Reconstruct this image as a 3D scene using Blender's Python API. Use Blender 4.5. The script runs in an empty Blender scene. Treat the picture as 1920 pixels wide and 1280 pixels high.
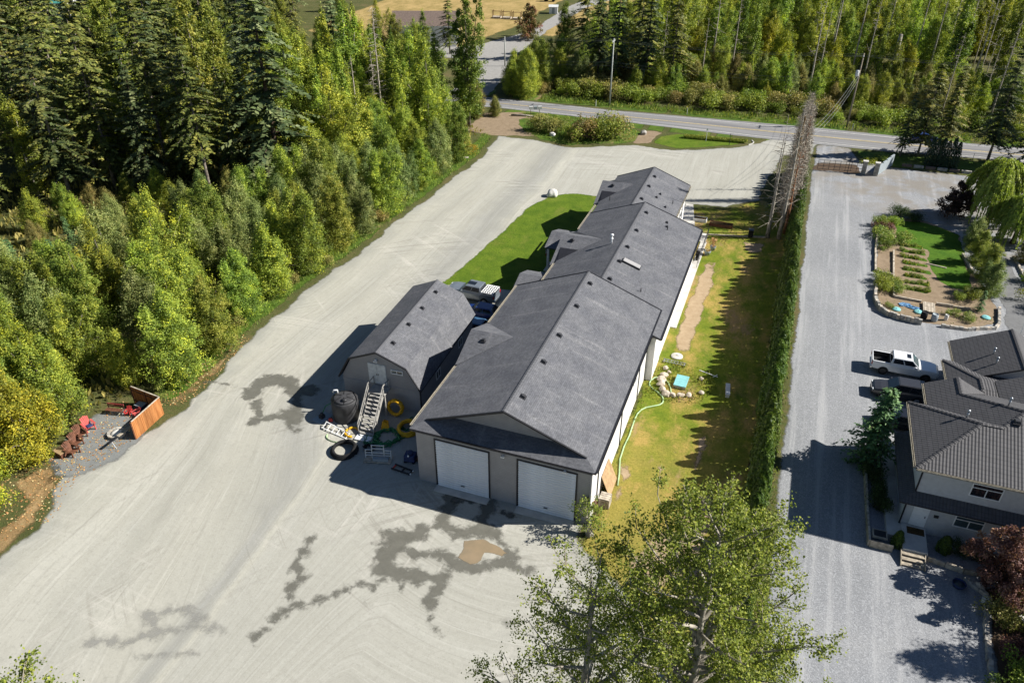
import bpy, bmesh, math, random
import numpy as np
from mathutils import Vector, Matrix
from mathutils.geometry import delaunay_2d_cdt

scene = bpy.context.scene
COL = scene.collection
R = math.radians

# ------------------------------------------------------------------ camera, sky, sun, exposure
# World frame: x to the right across the lots, y along the long house away from the yard, metres.
# The origin is the near left corner of the garage block on the ground.
cam_d = bpy.data.cameras.new('camera')
cam = bpy.data.objects.new('camera', cam_d); COL.objects.link(cam)
cam.location = (22.487, -39.759, 42.0)
cam.rotation_euler = (R(90 - 32.67), 0, R(20.2))
cam_d.sensor_width = 36; cam_d.lens = 36 * 1430 / 1920
cam_d.clip_start = 0.5; cam_d.clip_end = 3000
scene.camera = cam

SUN_EL, SUN_AZ = R(38.0), R(70.5)             # azimuth clockwise from +y
world = bpy.data.worlds.new('World'); scene.world = world; world.use_nodes = True
wn = world.node_tree; wn.nodes.clear()
sky = wn.nodes.new('ShaderNodeTexSky'); sky.sky_type = 'NISHITA'; sky.sun_disc = False
sky.sun_elevation = SUN_EL; sky.sun_rotation = SUN_AZ; sky.altitude = 400
sky.air_density = 0.8; sky.dust_density = 0.1; sky.ozone_density = 2.0
bg = wn.nodes.new('ShaderNodeBackground'); bg.inputs['Strength'].default_value = 0.050
wo = wn.nodes.new('ShaderNodeOutputWorld')
wn.links.new(sky.outputs[0], bg.inputs['Color']); wn.links.new(bg.outputs[0], wo.inputs['Surface'])
sun_d = bpy.data.lights.new('sun', 'SUN'); sun_d.energy = 5.0; sun_d.angle = R(0.53); sun_d.color = (1.0, 0.965, 0.895)
sun = bpy.data.objects.new('sun', sun_d); COL.objects.link(sun)
to_sun = Vector((math.sin(SUN_AZ) * math.cos(SUN_EL), math.cos(SUN_AZ) * math.cos(SUN_EL), math.sin(SUN_EL)))
sun.rotation_euler = to_sun.to_track_quat('Z', 'Y').to_euler(); sun.location = (80, 40, 90)
vs = scene.view_settings
vs.view_transform = 'Standard'; vs.look = 'None'; vs.gamma = 1.0; vs.use_curve_mapping = False; vs.exposure = 0.80
scene.cycles.max_bounces = 6; scene.cycles.diffuse_bounces = 2; scene.cycles.glossy_bounces = 2
scene.cycles.transmission_bounces = 4; scene.cycles.transparent_max_bounces = 12
scene.cycles.use_adaptive_sampling = True

# ------------------------------------------------------------------ node helper and materials
class NT:
    def __init__(s, name):
        s.mat = bpy.data.materials.new(name); s.mat.use_nodes = True
        s.t = s.mat.node_tree; s.t.nodes.clear()
        s.out = s.t.nodes.new('ShaderNodeOutputMaterial')
    def n(s, typ, ins=None, **kw):
        nd = s.t.nodes.new(typ)
        for k, v in kw.items(): setattr(nd, k, v)
        for k, v in (ins or {}).items():
            if isinstance(v, bpy.types.NodeSocket): s.t.links.new(v, nd.inputs[k])
            elif v is not None: nd.inputs[k].default_value = v
        return nd
    def coord(s, kind='Object'): return s.n('ShaderNodeTexCoord').outputs[kind]
    def mapping(s, vec, scale=(1, 1, 1), rot=(0, 0, 0), loc=(0, 0, 0)):
        return s.n('ShaderNodeMapping', {'Vector': vec, 'Scale': scale, 'Rotation': rot, 'Location': loc}).outputs[0]
    def noise(s, vec, scale, detail=3, rough=.55, dist=0.):
        return s.n('ShaderNodeTexNoise', {'Vector': vec, 'Scale': scale, 'Detail': detail, 'Roughness': rough, 'Distortion': dist}).outputs['Fac']
    def attr(s, name, out='Fac'): return s.n('ShaderNodeAttribute', attribute_name=name).outputs[out]
    def ramp(s, fac, stops, interp='LINEAR'):
        nd = s.n('ShaderNodeValToRGB', {'Fac': fac}); cr = nd.color_ramp; cr.interpolation = interp
        while len(cr.elements) < len(stops): cr.elements.new(0.5)
        for e, (p, c) in zip(cr.elements, stops):
            e.position = p; e.color = (c[0], c[1], c[2], 1) if hasattr(c, '__len__') else (c, c, c, 1)
        return nd.outputs[0]
    def mix(s, fac, a, b, blend='MIX'):
        nd = s.n('ShaderNodeMix', data_type='RGBA', blend_type=blend, clamp_factor=True)
        for i, v in ((0, fac), (6, a), (7, b)):
            if isinstance(v, bpy.types.NodeSocket): s.t.links.new(v, nd.inputs[i])
            elif i == 0: nd.inputs[i].default_value = v
            else: nd.inputs[i].default_value = (v[0], v[1], v[2], 1)
        return nd.outputs[2]
    def m(s, op, a, b=0., clamp=False):
        nd = s.n('ShaderNodeMath', operation=op, use_clamp=clamp)
        for i, v in ((0, a), (1, b)):
            if isinstance(v, bpy.types.NodeSocket): s.t.links.new(v, nd.inputs[i])
            else: nd.inputs[i].default_value = v
        return nd.outputs[0]
    def sstep(s, x, lo, hi):
        return s.n('ShaderNodeMapRange', {0: x, 1: lo, 2: hi, 3: 0., 4: 1.}, interpolation_type='SMOOTHSTEP').outputs[0]
    def bump(s, h, strength=.3, dist=.02):
        return s.n('ShaderNodeBump', {'Height': h, 'Strength': strength, 'Distance': dist}).outputs[0]
    def bsdf(s, col, rough=.8, spec=.3, metal=0., normal=None, coat=0.):
        nd = s.n('ShaderNodeBsdfPrincipled', {'Roughness': rough, 'Specular IOR Level': spec, 'Metallic': metal, 'Coat Weight': coat})
        if isinstance(col, bpy.types.NodeSocket): s.t.links.new(col, nd.inputs['Base Color'])
        else: nd.inputs['Base Color'].default_value = (col[0], col[1], col[2], 1)
        if normal is not None: s.t.links.new(normal, nd.inputs['Normal'])
        return nd.outputs[0]
    def finish(s, sh): s.t.links.new(sh, s.out.inputs['Surface']); return s.mat

def plain(name, col, rough=.7, spec=.3, metal=0., vary=.18, scale=3., bump=0., coat=0., bscale=40.):
    """paint / wood / metal with a little dirt and unevenness"""
    k = NT(name); v = k.coord()
    nz = k.noise(v, scale, 4)
    c = k.mix(k.sstep(nz, .3, .7), [x * (1 - vary) for x in col], [min(1, x * (1 + vary)) for x in col])
    nm = k.bump(k.noise(v, bscale, 2), bump, .01) if bump else None
    return k.finish(k.bsdf(c, rough, spec, metal, nm, coat))

MAT = {}
def P_(name, *a, **kw): MAT[name] = plain(name, *a, **kw)
P_('siding_grey', (.33, .32, .32), .8, .2, vary=.05)
P_('white_paint', (.78, .78, .77), .6, .3, vary=.05)
P_('white_dull', (.58, .59, .58), .6, .3, vary=.12)
P_('black_trim', (.018, .018, .022), .5, .4, vary=.2)
P_('gutter_tan', (.30, .27, .21), .7, vary=.3, scale=6)
P_('glass_dark', (.012, .016, .022), .08, .6, vary=.1)
P_('glass_tint', (.05, .075, .085), .06, .6, vary=.2)
P_('dark_metal', (.03, .03, .033), .5, .4, vary=.3)
P_('galv', (.42, .44, .46), .4, .5, metal=.6, vary=.2)
P_('rubber', (.015, .015, .016), .85, .2, vary=.3)
P_('concrete', (.50, .48, .44), .9, .2, vary=.12, scale=1.2, bump=.1)
P_('cedar_wood', (.42, .17, .055), .8, .2, vary=.28, scale=4, bump=.1)
_k = NT('cedar_wood'); _v = _k.coord(); _r = _k.n('ShaderNodeObjectInfo').outputs['Random']
_c = _k.mix(_k.sstep(_k.noise(_k.mapping(_v, (9., 9., .6)), 1., 4), .35, .68), (.30, .115, .035), (.46, .20, .07))
_c = _k.mix(_r, _k.mix(1., _c, (.72, .70, .68), 'MULTIPLY'), _k.mix(1., _c, (1.15, 1.12, 1.1), 'MULTIPLY'))
MAT['cedar_wood'] = _k.finish(_k.bsdf(_c, .8, .2))
P_('brown_wood', (.14, .06, .035), .75, .2, vary=.35, scale=5, bump=.1)
P_('stair_wood', (.33, .315, .29), .85, .2, vary=.2, scale=4)
P_('grey_wood', (.36, .31, .24), .85, .2, vary=.3, scale=4, bump=.1)
P_('plywood', (.36, .24, .13), .8, .2, vary=.2)
P_('tank_black', (.045, .045, .048), .6, .3, vary=.35, scale=1.5)
P_('yellow_hose', (.62, .34, .01), .55, .35, vary=.2)
P_('green_hose', (.02, .15, .055), .5, .35, vary=.3)
P_('pale_green_hose', (.36, .50, .27), .55, .35, vary=.15)
P_('red_paint', (.45, .045, .04), .6, .3, vary=.25)
P_('red_bleached', (.55, .10, .09), .7, .2, vary=.25)
P_('navy', (.03, .045, .12), .6, .3, vary=.3)
P_('teal_lid', (.20, .46, .47), .7, .2, vary=.1)
P_('boulder_white', (.62, .60, .56), .9, .2, vary=.2, scale=2, bump=.3, bscale=8)
P_('boulder_grey', (.33, .31, .28), .9, .2, vary=.35, scale=2, bump=.4, bscale=8)
P_('boulder_tan', (.50, .43, .35), .9, .2, vary=.3, scale=2, bump=.4, bscale=8)
P_('bark_grey', (.20, .17, .14), .95, .1, vary=.45, scale=2.5, bump=.6, bscale=9)
P_('bark_brown', (.10, .07, .05), .95, .1, vary=.45, scale=2.5, bump=.6, bscale=9)
P_('bark_pale', (.30, .27, .225), .9, .1, vary=.35, scale=2.5, bump=.4, bscale=9)
P_('dead_wood', (.40, .35, .29), .9, .1, vary=.3, scale=3)
P_('dead_reddish', (.26, .13, .07), .95, .1, vary=.35, scale=3)
P_('pole_wood', (.26, .22, .17), .9, .1, vary=.2)
P_('pole_grey', (.40, .41, .38), .8, .2, vary=.15)
P_('wire', (.07, .075, .08), .6, .3, vary=.1)
P_('wire_light', (.34, .35, .35), .6, .3, vary=.1)
P_('car_white', (.78, .79, .80), .25, .5, vary=.03, coat=.6)
P_('car_silver', (.24, .27, .30), .3, .5, metal=.4, vary=.05, coat=.6)
P_('car_blue', (.012, .035, .16), .25, .5, vary=.08, coat=.7)
P_('car_lightblue', (.05, .12, .22), .3, .5, vary=.08, coat=.7)
P_('car_graphite', (.035, .034, .036), .3, .5, vary=.08, coat=.7)
P_('car_black', (.012, .012, .014), .25, .5, vary=.08, coat=.7)
P_('tail_red', (.35, .012, .015), .25, .5, vary=.1)
P_('headlight', (.62, .64, .66), .15, .6, vary=.05)
P_('chrome', (.6, .6, .6), .2, .5, metal=.9, vary=.05)
P_('flag_red', (.52, .035, .03), .8, .1, vary=.1)
P_('flag_white', (.62, .60, .60), .8, .1, vary=.08)
P_('stone_block', (.36, .34, .30), .95, .1, vary=.35, scale=2.5, bump=.4, bscale=12)
P_('timber_pale', (.46, .40, .32), .9, .1, vary=.3, scale=3)
P_('mat_brown', (.07, .045, .02), .95, .1, vary=.3)
P_('tarp_blue', (.08, .20, .36), .6, .3, vary=.35)
P_('grey_panel', (.30, .34, .36), .6, .3, vary=.08)
P_('roof_brown', (.16, .12, .10), .9, .2, vary=.2)
P_('roof_green', (.06, .26, .22), .6, .3, vary=.2)
P_('paint_line', (.62, .61, .57), .8, .2, vary=.2, scale=1.5)
P_('paint_yellow', (.55, .42, .16), .8, .2, vary=.25, scale=1.5)
P_('solar', (.30, .33, .45), .2, .6, vary=.1)

def siding(name, col, pitch=.16):
    k = NT(name); v = k.coord()
    z = k.n('ShaderNodeSeparateXYZ', {0: v}).outputs[2]
    f = k.m('FRACT', k.m('DIVIDE', z, pitch))
    nz = k.noise(v, 1.2, 4)
    c = k.mix(k.sstep(nz, .3, .7), [x * .93 for x in col], [x * 1.05 for x in col])
    c = k.mix(k.sstep(f, .9, .99), c, [x * .62 for x in col])
    return k.finish(k.bsdf(c, .7, .25, normal=k.bump(f, .35, .02)))
MAT['siding'] = siding('siding', (.31, .30, .30))
MAT['siding_white'] = siding('siding_white', (.70, .68, .66), .16)
MAT['stucco'] = plain('stucco', (.50, .50, .50), .9, .15, vary=.06, bump=.15)

def shingles(name, col, row=.145, tab=.30):
    k = NT(name); uv = k.n('ShaderNodeUVMap').outputs[0]
    br = k.n('ShaderNodeTexBrick', {'Vector': uv, 'Scale': 1., 'Mortar Size': .008, 'Brick Width': tab, 'Row Height': row,
             'Color1': [x * .74 for x in col] + [1], 'Color2': [x * 1.28 for x in col] + [1], 'Mortar': [x * .42 for x in col] + [1]})
    n2 = k.noise(uv, .55, 4)
    c = k.mix(.55, br.outputs[0], k.ramp(k.noise(uv, 5., 3, .7), [(.25, [x * .55 for x in col]), (.75, [x * 1.5 for x in col])]))
    c = k.mix(k.sstep(n2, .35, .7), c, k.mix(1., c, (.76, .77, .80), 'MULTIPLY'))
    st = k.noise(k.mapping(uv, (1.6, .10, 1)), 1., 3)       # weather streaks running down the slope
    c = k.mix(k.sstep(st, .54, .72), c, k.mix(1., c, (1.30, 1.28, 1.24), 'MULTIPLY'))
    u = k.n('ShaderNodeSeparateXYZ', {0: uv}).outputs[1]
    f = k.m('FRACT', k.m('DIVIDE', u, row))
    return k.finish(k.bsdf(c, .88, .25, normal=k.bump(k.m('ADD', f, k.m('MULTIPLY', br.outputs['Fac'], -.5)), .45, .02)))
MAT['shingle'] = shingles('shingle', (.132, .133, .143))

def tiles(name, col, pitch=.22, row=.34):
    k = NT(name); uv = k.n('ShaderNodeUVMap').outputs[0]
    sx = k.n('ShaderNodeSeparateXYZ', {0: uv})
    a = k.m('SINE', k.m('MULTIPLY', sx.outputs[0], 2 * math.pi / pitch))
    f = k.m('FRACT', k.m('DIVIDE', sx.outputs[1], row))
    hgt = k.m('ADD', k.m('MULTIPLY', a, .55), k.m('MULTIPLY', f, -.6))
    nz = k.noise(uv, 2.2, 4)
    c = k.mix(nz, [x * .7 for x in col], [x * 1.35 for x in col])
    c = k.mix(k.sstep(f, .0, .10), [x * .40 for x in col], c)
    c = k.mix(k.m('MULTIPLY', k.sstep(a, -.1, -.9), .35), c, [x * .4 for x in col])
    return k.finish(k.bsdf(c, .75, .3, normal=k.bump(hgt, .6, .045)))
MAT['tile'] = tiles('tile', (.088, .085, .088))

def rollup(name):
    k = NT(name); v = k.coord()
    nz = k.noise(v, .9, 3)
    c = k.mix(k.sstep(nz, .35, .7), (.70, .71, .72), (.80, .81, .82))
    return k.finish(k.bsdf(c, .5, .4))
MAT['rollup'] = rollup('rollup')

GAIN = 1.90
def foliage(name, stops, hue=.02, val=.35, trans=.30, rough=.55, spec=.25):
    """leaf colours picked by the leaf's own tint value, shifted a little from tree to tree"""
    k = NT(name)
    t = k.attr('tint')
    rnd = k.n('ShaderNodeObjectInfo').outputs['Random']
    c = k.ramp(t, [(p, [min(.62, x * GAIN) for x in cc]) for p, cc in stops])
    h = k.m('ADD', .5, k.m('MULTIPLY', k.m('SUBTRACT', rnd, .5), hue * 2))
    r2 = k.m('FRACT', k.m('MULTIPLY', rnd, 7.31))
    v = k.m('ADD', 1 - val * .5, k.m('MULTIPLY', r2, val))
    hs = k.n('ShaderNodeHueSaturation', {'Hue': h, 'Saturation': 1.0, 'Value': v, 'Fac': 1., 'Color': c}).outputs[0]
    b = k.bsdf(hs, rough, spec)
    tr = k.n('ShaderNodeBsdfTranslucent', {'Color': k.mix(1., hs, (1.15, 1.25, .55), 'MULTIPLY')}).outputs[0]
    return k.finish(k.n('ShaderNodeMixShader', {0: trans, 1: b, 2: tr}).outputs[0])
MAT['leaf_mix'] = foliage('leaf_mix', [(0, (0.0515, 0.0746, 0.0128)), (0.45, (0.137, 0.1738, 0.0236)), (0.8, (0.2663, 0.2769, 0.0386)), (0.92, (0.484, 0.3477, 0.0322)), (1, (0.6777, 0.3606, 0.0215))], .022, .45)
MAT['leaf_green'] = foliage('leaf_green', [(0, (0.045, 0.0662, 0.0112)), (0.5, (0.1191, 0.1426, 0.0203)), (1, (0.2413, 0.2317, 0.0428))], .02, .4)
MAT['leaf_darkgreen'] = foliage('leaf_darkgreen', [(0, (.010, .018, .007)), (.5, (.026, .042, .013)), (1, (.055, .078, .024))], .015, .3)
MAT['leaf_bluegreen'] = foliage('leaf_bluegreen', [(0, (0.0423, 0.0654, 0.0202)), (0.5, (0.1098, 0.1403, 0.0405)), (1, (0.2322, 0.2437, 0.0842))], .02, .4)
MAT['leaf_yellow'] = foliage('leaf_yellow', [(0, (0.0617, 0.0842, 0.0112)), (0.4, (0.1675, 0.1777, 0.0187)), (0.8, (0.3527, 0.2992, 0.0187)), (1, (0.4937, 0.374, 0.0281))], .02, .3)
MAT['leaf_orange'] = foliage('leaf_orange', [(0, (.16, .08, .01)), (.5, (.42, .22, .015)), (1, (.50, .33, .04))], .02, .3)
MAT['leaf_olive'] = foliage('leaf_olive', [(0, (0.0617, 0.0638, 0.0185)), (0.5, (0.1543, 0.1383, 0.0391)), (1, (0.284, 0.2234, 0.0773))], .025, .4)
MAT['leaf_maroon'] = foliage('leaf_maroon', [(0, (.045, .020, .018)), (.5, (.105, .048, .042)), (.85, (.19, .095, .075)), (1, (.25, .15, .09))], .012, .2)
MAT['leaf_maroon_green'] = foliage('leaf_maroon_green', [(0, (.05, .06, .02)), (.5, (.13, .10, .04)), (1, (.22, .06, .06))], .012, .2)
MAT['leaf_darkmaple'] = foliage('leaf_darkmaple', [(0, (.018, .012, .01)), (.6, (.05, .028, .022)), (1, (.09, .05, .03))], .01, .2)
MAT['needle_dark'] = foliage('needle_dark', [(0, (0.0138, 0.0252, 0.01)), (0.5, (0.0483, 0.066, 0.02)), (1, (0.1265, 0.131, 0.036))], .02, .45, trans=.15)
MAT['needle_olive'] = foliage('needle_olive', [(0, (0.023, 0.0323, 0.0086)), (0.5, (0.0732, 0.0836, 0.0188)), (1, (0.1724, 0.1568, 0.0359))], .02, .4, trans=.15)
MAT['needle_blue'] = foliage('needle_blue', [(0, (0.024, 0.036, 0.0165)), (0.5, (0.06, 0.078, 0.03)), (1, (0.138, 0.15, 0.0638))], .015, .35, trans=.15)
MAT['needle_spruce'] = foliage('needle_spruce', [(0, (.018, .040, .016)), (.5, (.05, .095, .035)), (1, (.12, .18, .06))], .01, .15, trans=.15)
MAT['cedar_leaf'] = foliage('cedar_leaf', [(0, (0.0172, 0.0332, 0.0065)), (0.5, (0.0468, 0.0758, 0.0104)), (1, (0.1053, 0.1337, 0.0195))], .012, .3, trans=.22)
MAT['cypress_leaf'] = foliage('cypress_leaf', [(0, (.006, .014, .008)), (1, (.02, .04, .02))], .01, .2, trans=.1)
MAT['willow_leaf'] = foliage('willow_leaf', [(0, (0.072, 0.102, 0.0192)), (0.5, (0.186, 0.222, 0.042)), (1, (0.348, 0.348, 0.084))], .01, .2)
MAT['poplar_leaf'] = foliage('poplar_leaf', [(0, (0.0307, 0.0465, 0.011)), (0.4, (0.094, 0.1212, 0.0208)), (0.75, (0.2049, 0.2205, 0.0359)), (0.93, (0.1626, 0.1725, 0.0473)), (1, (0.2104, 0.211, 0.0946))], .01, .15, trans=.34, rough=.6, spec=.2)
MAT['lime_shrub'] = foliage('lime_shrub', [(0, (.12, .13, .01)), (1, (.36, .34, .03))], .01, .2)
MAT['weed'] = foliage('weed', [(0, (0.0392, 0.0607, 0.0143)), (0.6, (0.1176, 0.1518, 0.0298)), (1, (0.2614, 0.2328, 0.0594))], .02, .3)
MAT['dry_leaf'] = foliage('dry_leaf', [(0, (.18, .08, .03)), (.6, (.38, .20, .08)), (1, (.48, .34, .17))], .02, .3, trans=.1)
MAT['twig'] = plain('twig', (.30, .26, .20), .9, .1, vary=.3)

# ------------------------------------------------------------------ mesh helpers
class MB:
    """collects faces of one mesh object"""
    def __init__(s): s.v = []; s.f = []; s.mi = []; s.uv = []; s.smooth = []
    def face(s, pts, mi=0, uv=None, smooth=False):
        i = len(s.v); s.v += [tuple(p) for p in pts]
        s.f.append(tuple(range(i, i + len(pts)))); s.mi.append(mi); s.smooth.append(smooth)
        s.uv.append(uv or [(p[0], p[1]) for p in pts])
    def shape(s, verts, faces, mi=0, smooth=False):
        i = len(s.v); s.v += [tuple(p) for p in verts]
        for f in faces:
            s.f.append(tuple(i + j for j in f)); s.mi.append(mi); s.smooth.append(smooth)
            s.uv.append([(verts[j][0], verts[j][1]) for j in f])
        return s
    def box(s, lo, hi, mi=0, mat=None, taper=0.):
        x0, y0, z0 = lo; x1, y1, z1 = hi; t = taper
        vv = [(x0, y0, z0), (x1, y0, z0), (x1, y1, z0), (x0, y1, z0), (x0 + t, y0 + t, z1), (x1 - t, y0 + t, z1), (x1 - t, y1 - t, z1), (x0 + t, y1 - t, z1)]
        if mat is not None: vv = [tuple(mat @ Vector(p)) for p in vv]
        return s.shape(vv, [(3, 2, 1, 0), (4, 5, 6, 7), (0, 1, 5, 4), (1, 2, 6, 5), (2, 3, 7, 6), (3, 0, 4, 7)], mi)
    def bar(s, a, b, w, h=None, mi=0):
        """rectangular bar between two points"""
        a, b = Vector(a), Vector(b); h = h or w; d = b - a; L = d.length
        q = d.to_track_quat('Z', 'Y').to_matrix().to_4x4(); q.translation = a
        return s.box((-w / 2, -h / 2, 0), (w / 2, h / 2, L), mi, q)
    def tube(s, path, r, n=8, mi=0, caps=True, closed=False):
        P = [Vector(p) for p in path]; m = len(P)
        rr = r if hasattr(r, '__len__') else [r] * m
        V = []; up = None
        for i, p in enumerate(P):
            a = P[i - 1] if (i > 0 or closed) else P[i]; b = P[(i + 1) % m] if (i < m - 1 or closed) else P[i]
            d = (b - a).normalized() if (b - a).length > 1e-9 else Vector((0, 0, 1))
            if up is None: up = Vector((1, 0, 0)) if abs(d.x) < .8 else Vector((0, 1, 0))
            x = (up - d * up.dot(d)).normalized(); y = d.cross(x); up = x
            for k in range(n):
                an = 2 * math.pi * k / n
                V.append(p + (x * math.cos(an) + y * math.sin(an)) * rr[i])
        F = []
        for i in range(m if closed else m - 1):
            j = (i + 1) % m
            for k in range(n): F.append((i * n + k, i * n + (k + 1) % n, j * n + (k + 1) % n, j * n + k))
        if caps and not closed:
            F.append(tuple(reversed(range(n)))); F.append(tuple((m - 1) * n + k for k in range(n)))
        return s.shape(V, F, mi, True)
    def lathe(s, prof, n=24, c=(0, 0), mi=0, smooth=True):
        V = []; F = []
        for r, z in prof:
            for k in range(n):
                a = 2 * math.pi * k / n; V.append((c[0] + r * math.cos(a), c[1] + r * math.sin(a), z))
        for i in range(len(prof) - 1):
            for k in range(n): F.append((i * n + k, i * n + (k + 1) % n, (i + 1) * n + (k + 1) % n, (i + 1) * n + k))
        if prof[0][0] > 1e-4: F.append(tuple(reversed(range(n))))
        if prof[-1][0] > 1e-4: F.append(tuple((len(prof) - 1) * n + k for k in range(n)))
        return s.shape(V, F, mi, smooth)
    def slab(s, pts, th, udir, mi=0, me=1):
        """a roof plane: top polygon given counter-clockwise seen from above, thickness th downwards, edges in material me.
        UV: u along the eave direction udir, v up the slope, in metres"""
        P = [Vector(p) for p in pts]; u = Vector(udir).normalized()
        nrm = (P[1] - P[0]).cross(P[2] - P[0]).normalized()
        if nrm.z < 0: P.reverse(); nrm = -nrm
        u = (u - nrm * u.dot(nrm)).normalized(); w = nrm.cross(u)
        if w.z < 0: w = -w
        uv = [(p.dot(u), p.dot(w)) for p in P]
        s.face(P, mi, uv)
        lowp = [p - Vector((0, 0, th)) for p in P]
        s.face(list(reversed(lowp)), me)
        for i in range(len(P)):
            j = (i + 1) % len(P); s.face([P[i], lowp[i], lowp[j], P[j]], me)
    def build(s, name, mats, parent=None, loc=None, rotz=0., bevel=0.):
        me = bpy.data.meshes.new(name); me.from_pydata(s.v, [], s.f)
        if not isinstance(mats, (list, tuple)): mats = [mats]
        for m in mats: me.materials.append(MAT[m] if isinstance(m, str) else m)
        me.polygons.foreach_set('material_index', s.mi)
        me.polygons.foreach_set('use_smooth', s.smooth)
        ul = me.uv_layers.new(name='UVMap'); flat = [c for f in s.uv for p in f for c in p]
        ul.data.foreach_set('uv', flat)
        me.update()
        o = bpy.data.objects.new(name, me); COL.objects.link(o)
        if parent is not None: o.parent = parent
        if loc is not None: o.location = loc
        if rotz: o.rotation_euler = (0, 0, rotz)
        if bevel:
            md = o.modifiers.new('bevel', 'BEVEL'); md.width = bevel; md.segments = 2; md.limit_method = 'ANGLE'
        return o

def tag(o, label=None, cat=None, group=None, kind=None):
    if label: o['label'] = label
    if cat: o['category'] = cat
    if group: o['group'] = group
    if kind: o['kind'] = kind
    return o
def thing(name, label, cat, loc=(0, 0, 0), rotz=0., group=None):
    o = bpy.data.objects.new(name, None); COL.objects.link(o)
    o.location = loc; o.rotation_euler = (0, 0, rotz); o.empty_display_size = .3
    return tag(o, label, cat, group)
def dup(root, loc, rotz=0., scale=1., label=None, group=None):
    """a copy of a thing with copies of its parts and sub-parts, sharing mesh data"""
    r = root.copy(); COL.objects.link(r)
    r.location = loc; r.rotation_euler = (0, 0, rotz)
    r.scale = scale if hasattr(scale, '__len__') else (scale,) * 3
    if label: r['label'] = label
    if group: r['group'] = group
    for ch in root.children:
        c = ch.copy(); COL.objects.link(c); c.parent = r
        for g in ch.children:
            d = g.copy(); COL.objects.link(d); d.parent = c
    return r
def quads(name, V, tint, mat, parent=None, kind=None, n=4):
    """mesh of many separate n-gons from an array (count, n, 3)"""
    V = np.asarray(V, dtype=np.float32); c = V.shape[0]
    me = bpy.data.meshes.new(name)
    me.vertices.add(c * n); me.vertices.foreach_set('co', V.reshape(-1))
    me.loops.add(c * n); me.loops.foreach_set('vertex_index', np.arange(c * n, dtype=np.int32))
    me.polygons.add(c); me.polygons.foreach_set('loop_start', np.arange(0, c * n, n, dtype=np.int32))
    me.update(calc_edges=True)
    a = me.attributes.new('tint', 'FLOAT', 'POINT'); a.data.foreach_set('value', np.repeat(np.asarray(tint, dtype=np.float32), n))
    me.materials.append(MAT[mat])
    o = bpy.data.objects.new(name, me); COL.objects.link(o)
    if parent is not None: o.parent = parent
    if kind: o['kind'] = kind
    return o

# which part of the ground the picture can see (used only to leave out trees nobody sees)
_inv = cam.matrix_basis.copy()
_inv = (Matrix.Translation(cam.location) @ cam.rotation_euler.to_matrix().to_4x4()).inverted()
def seen(x, y, z, margin=1.06):
    p = _inv @ Vector((x, y, z))
    if p.z > -1: return False
    return abs(p.x / -p.z) < .6713 * margin and abs(p.y / -p.z) < .4476 * margin
# ------------------------------------------------------------------ the ground: sheets laid over one another
def inside(poly, x, y):
    """vectorised even-odd test"""
    x = np.asarray(x, float); y = np.asarray(y, float); r = np.zeros(x.shape, bool); n = len(poly); j = n - 1
    for i in range(n):
        xi, yi = poly[i]; xj, yj = poly[j]
        c = ((yi > y) != (yj > y))
        with np.errstate(divide='ignore', invalid='ignore'):
            r ^= c & (x < (xj - xi) * (y - yi) / (yj - yi + 1e-12) + xi)
        j = i
    return r
def edge_dist(poly, x, y):
    d = np.full(x.shape, 1e9); n = len(poly)
    for i in range(n):
        ax, ay = poly[i]; bx, by = poly[(i + 1) % n]
        dx, dy = bx - ax, by - ay; L = dx * dx + dy * dy + 1e-9
        t = np.clip(((x - ax) * dx + (y - ay) * dy) / L, 0, 1)
        d = np.minimum(d, np.hypot(x - ax - t * dx, y - ay - t * dy))
    return d
def wavy(poly, step=1., amp=.25, seed=1, straight=()):
    """boundary with the small irregularity of a worn edge; sides listed in straight stay true"""
    rg = np.random.RandomState(seed); out = []
    ph = rg.rand(6) * 6.28
    acc = 0.
    for i in range(len(poly)):
        a = np.array(poly[i], float); b = np.array(poly[(i + 1) % len(poly)], float)
        L = np.hypot(*(b - a)); n = max(1, int(L / step)); nx, ny = (b - a)[1] / (L + 1e-9), -(b - a)[0] / (L + 1e-9)
        for k in range(n):
            p = a + (b - a) * k / n; acc += L / n
            o = 0. if i in straight else amp * (.5 * math.sin(acc * .37 + ph[0]) + .4 * math.sin(acc * .93 + ph[1]) + .35 * math.sin(acc * 2.1 + ph[2]) + .5 * (rg.rand() - .5))
            out.append((p[0] + nx * o, p[1] + ny * o))
    return out
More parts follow.
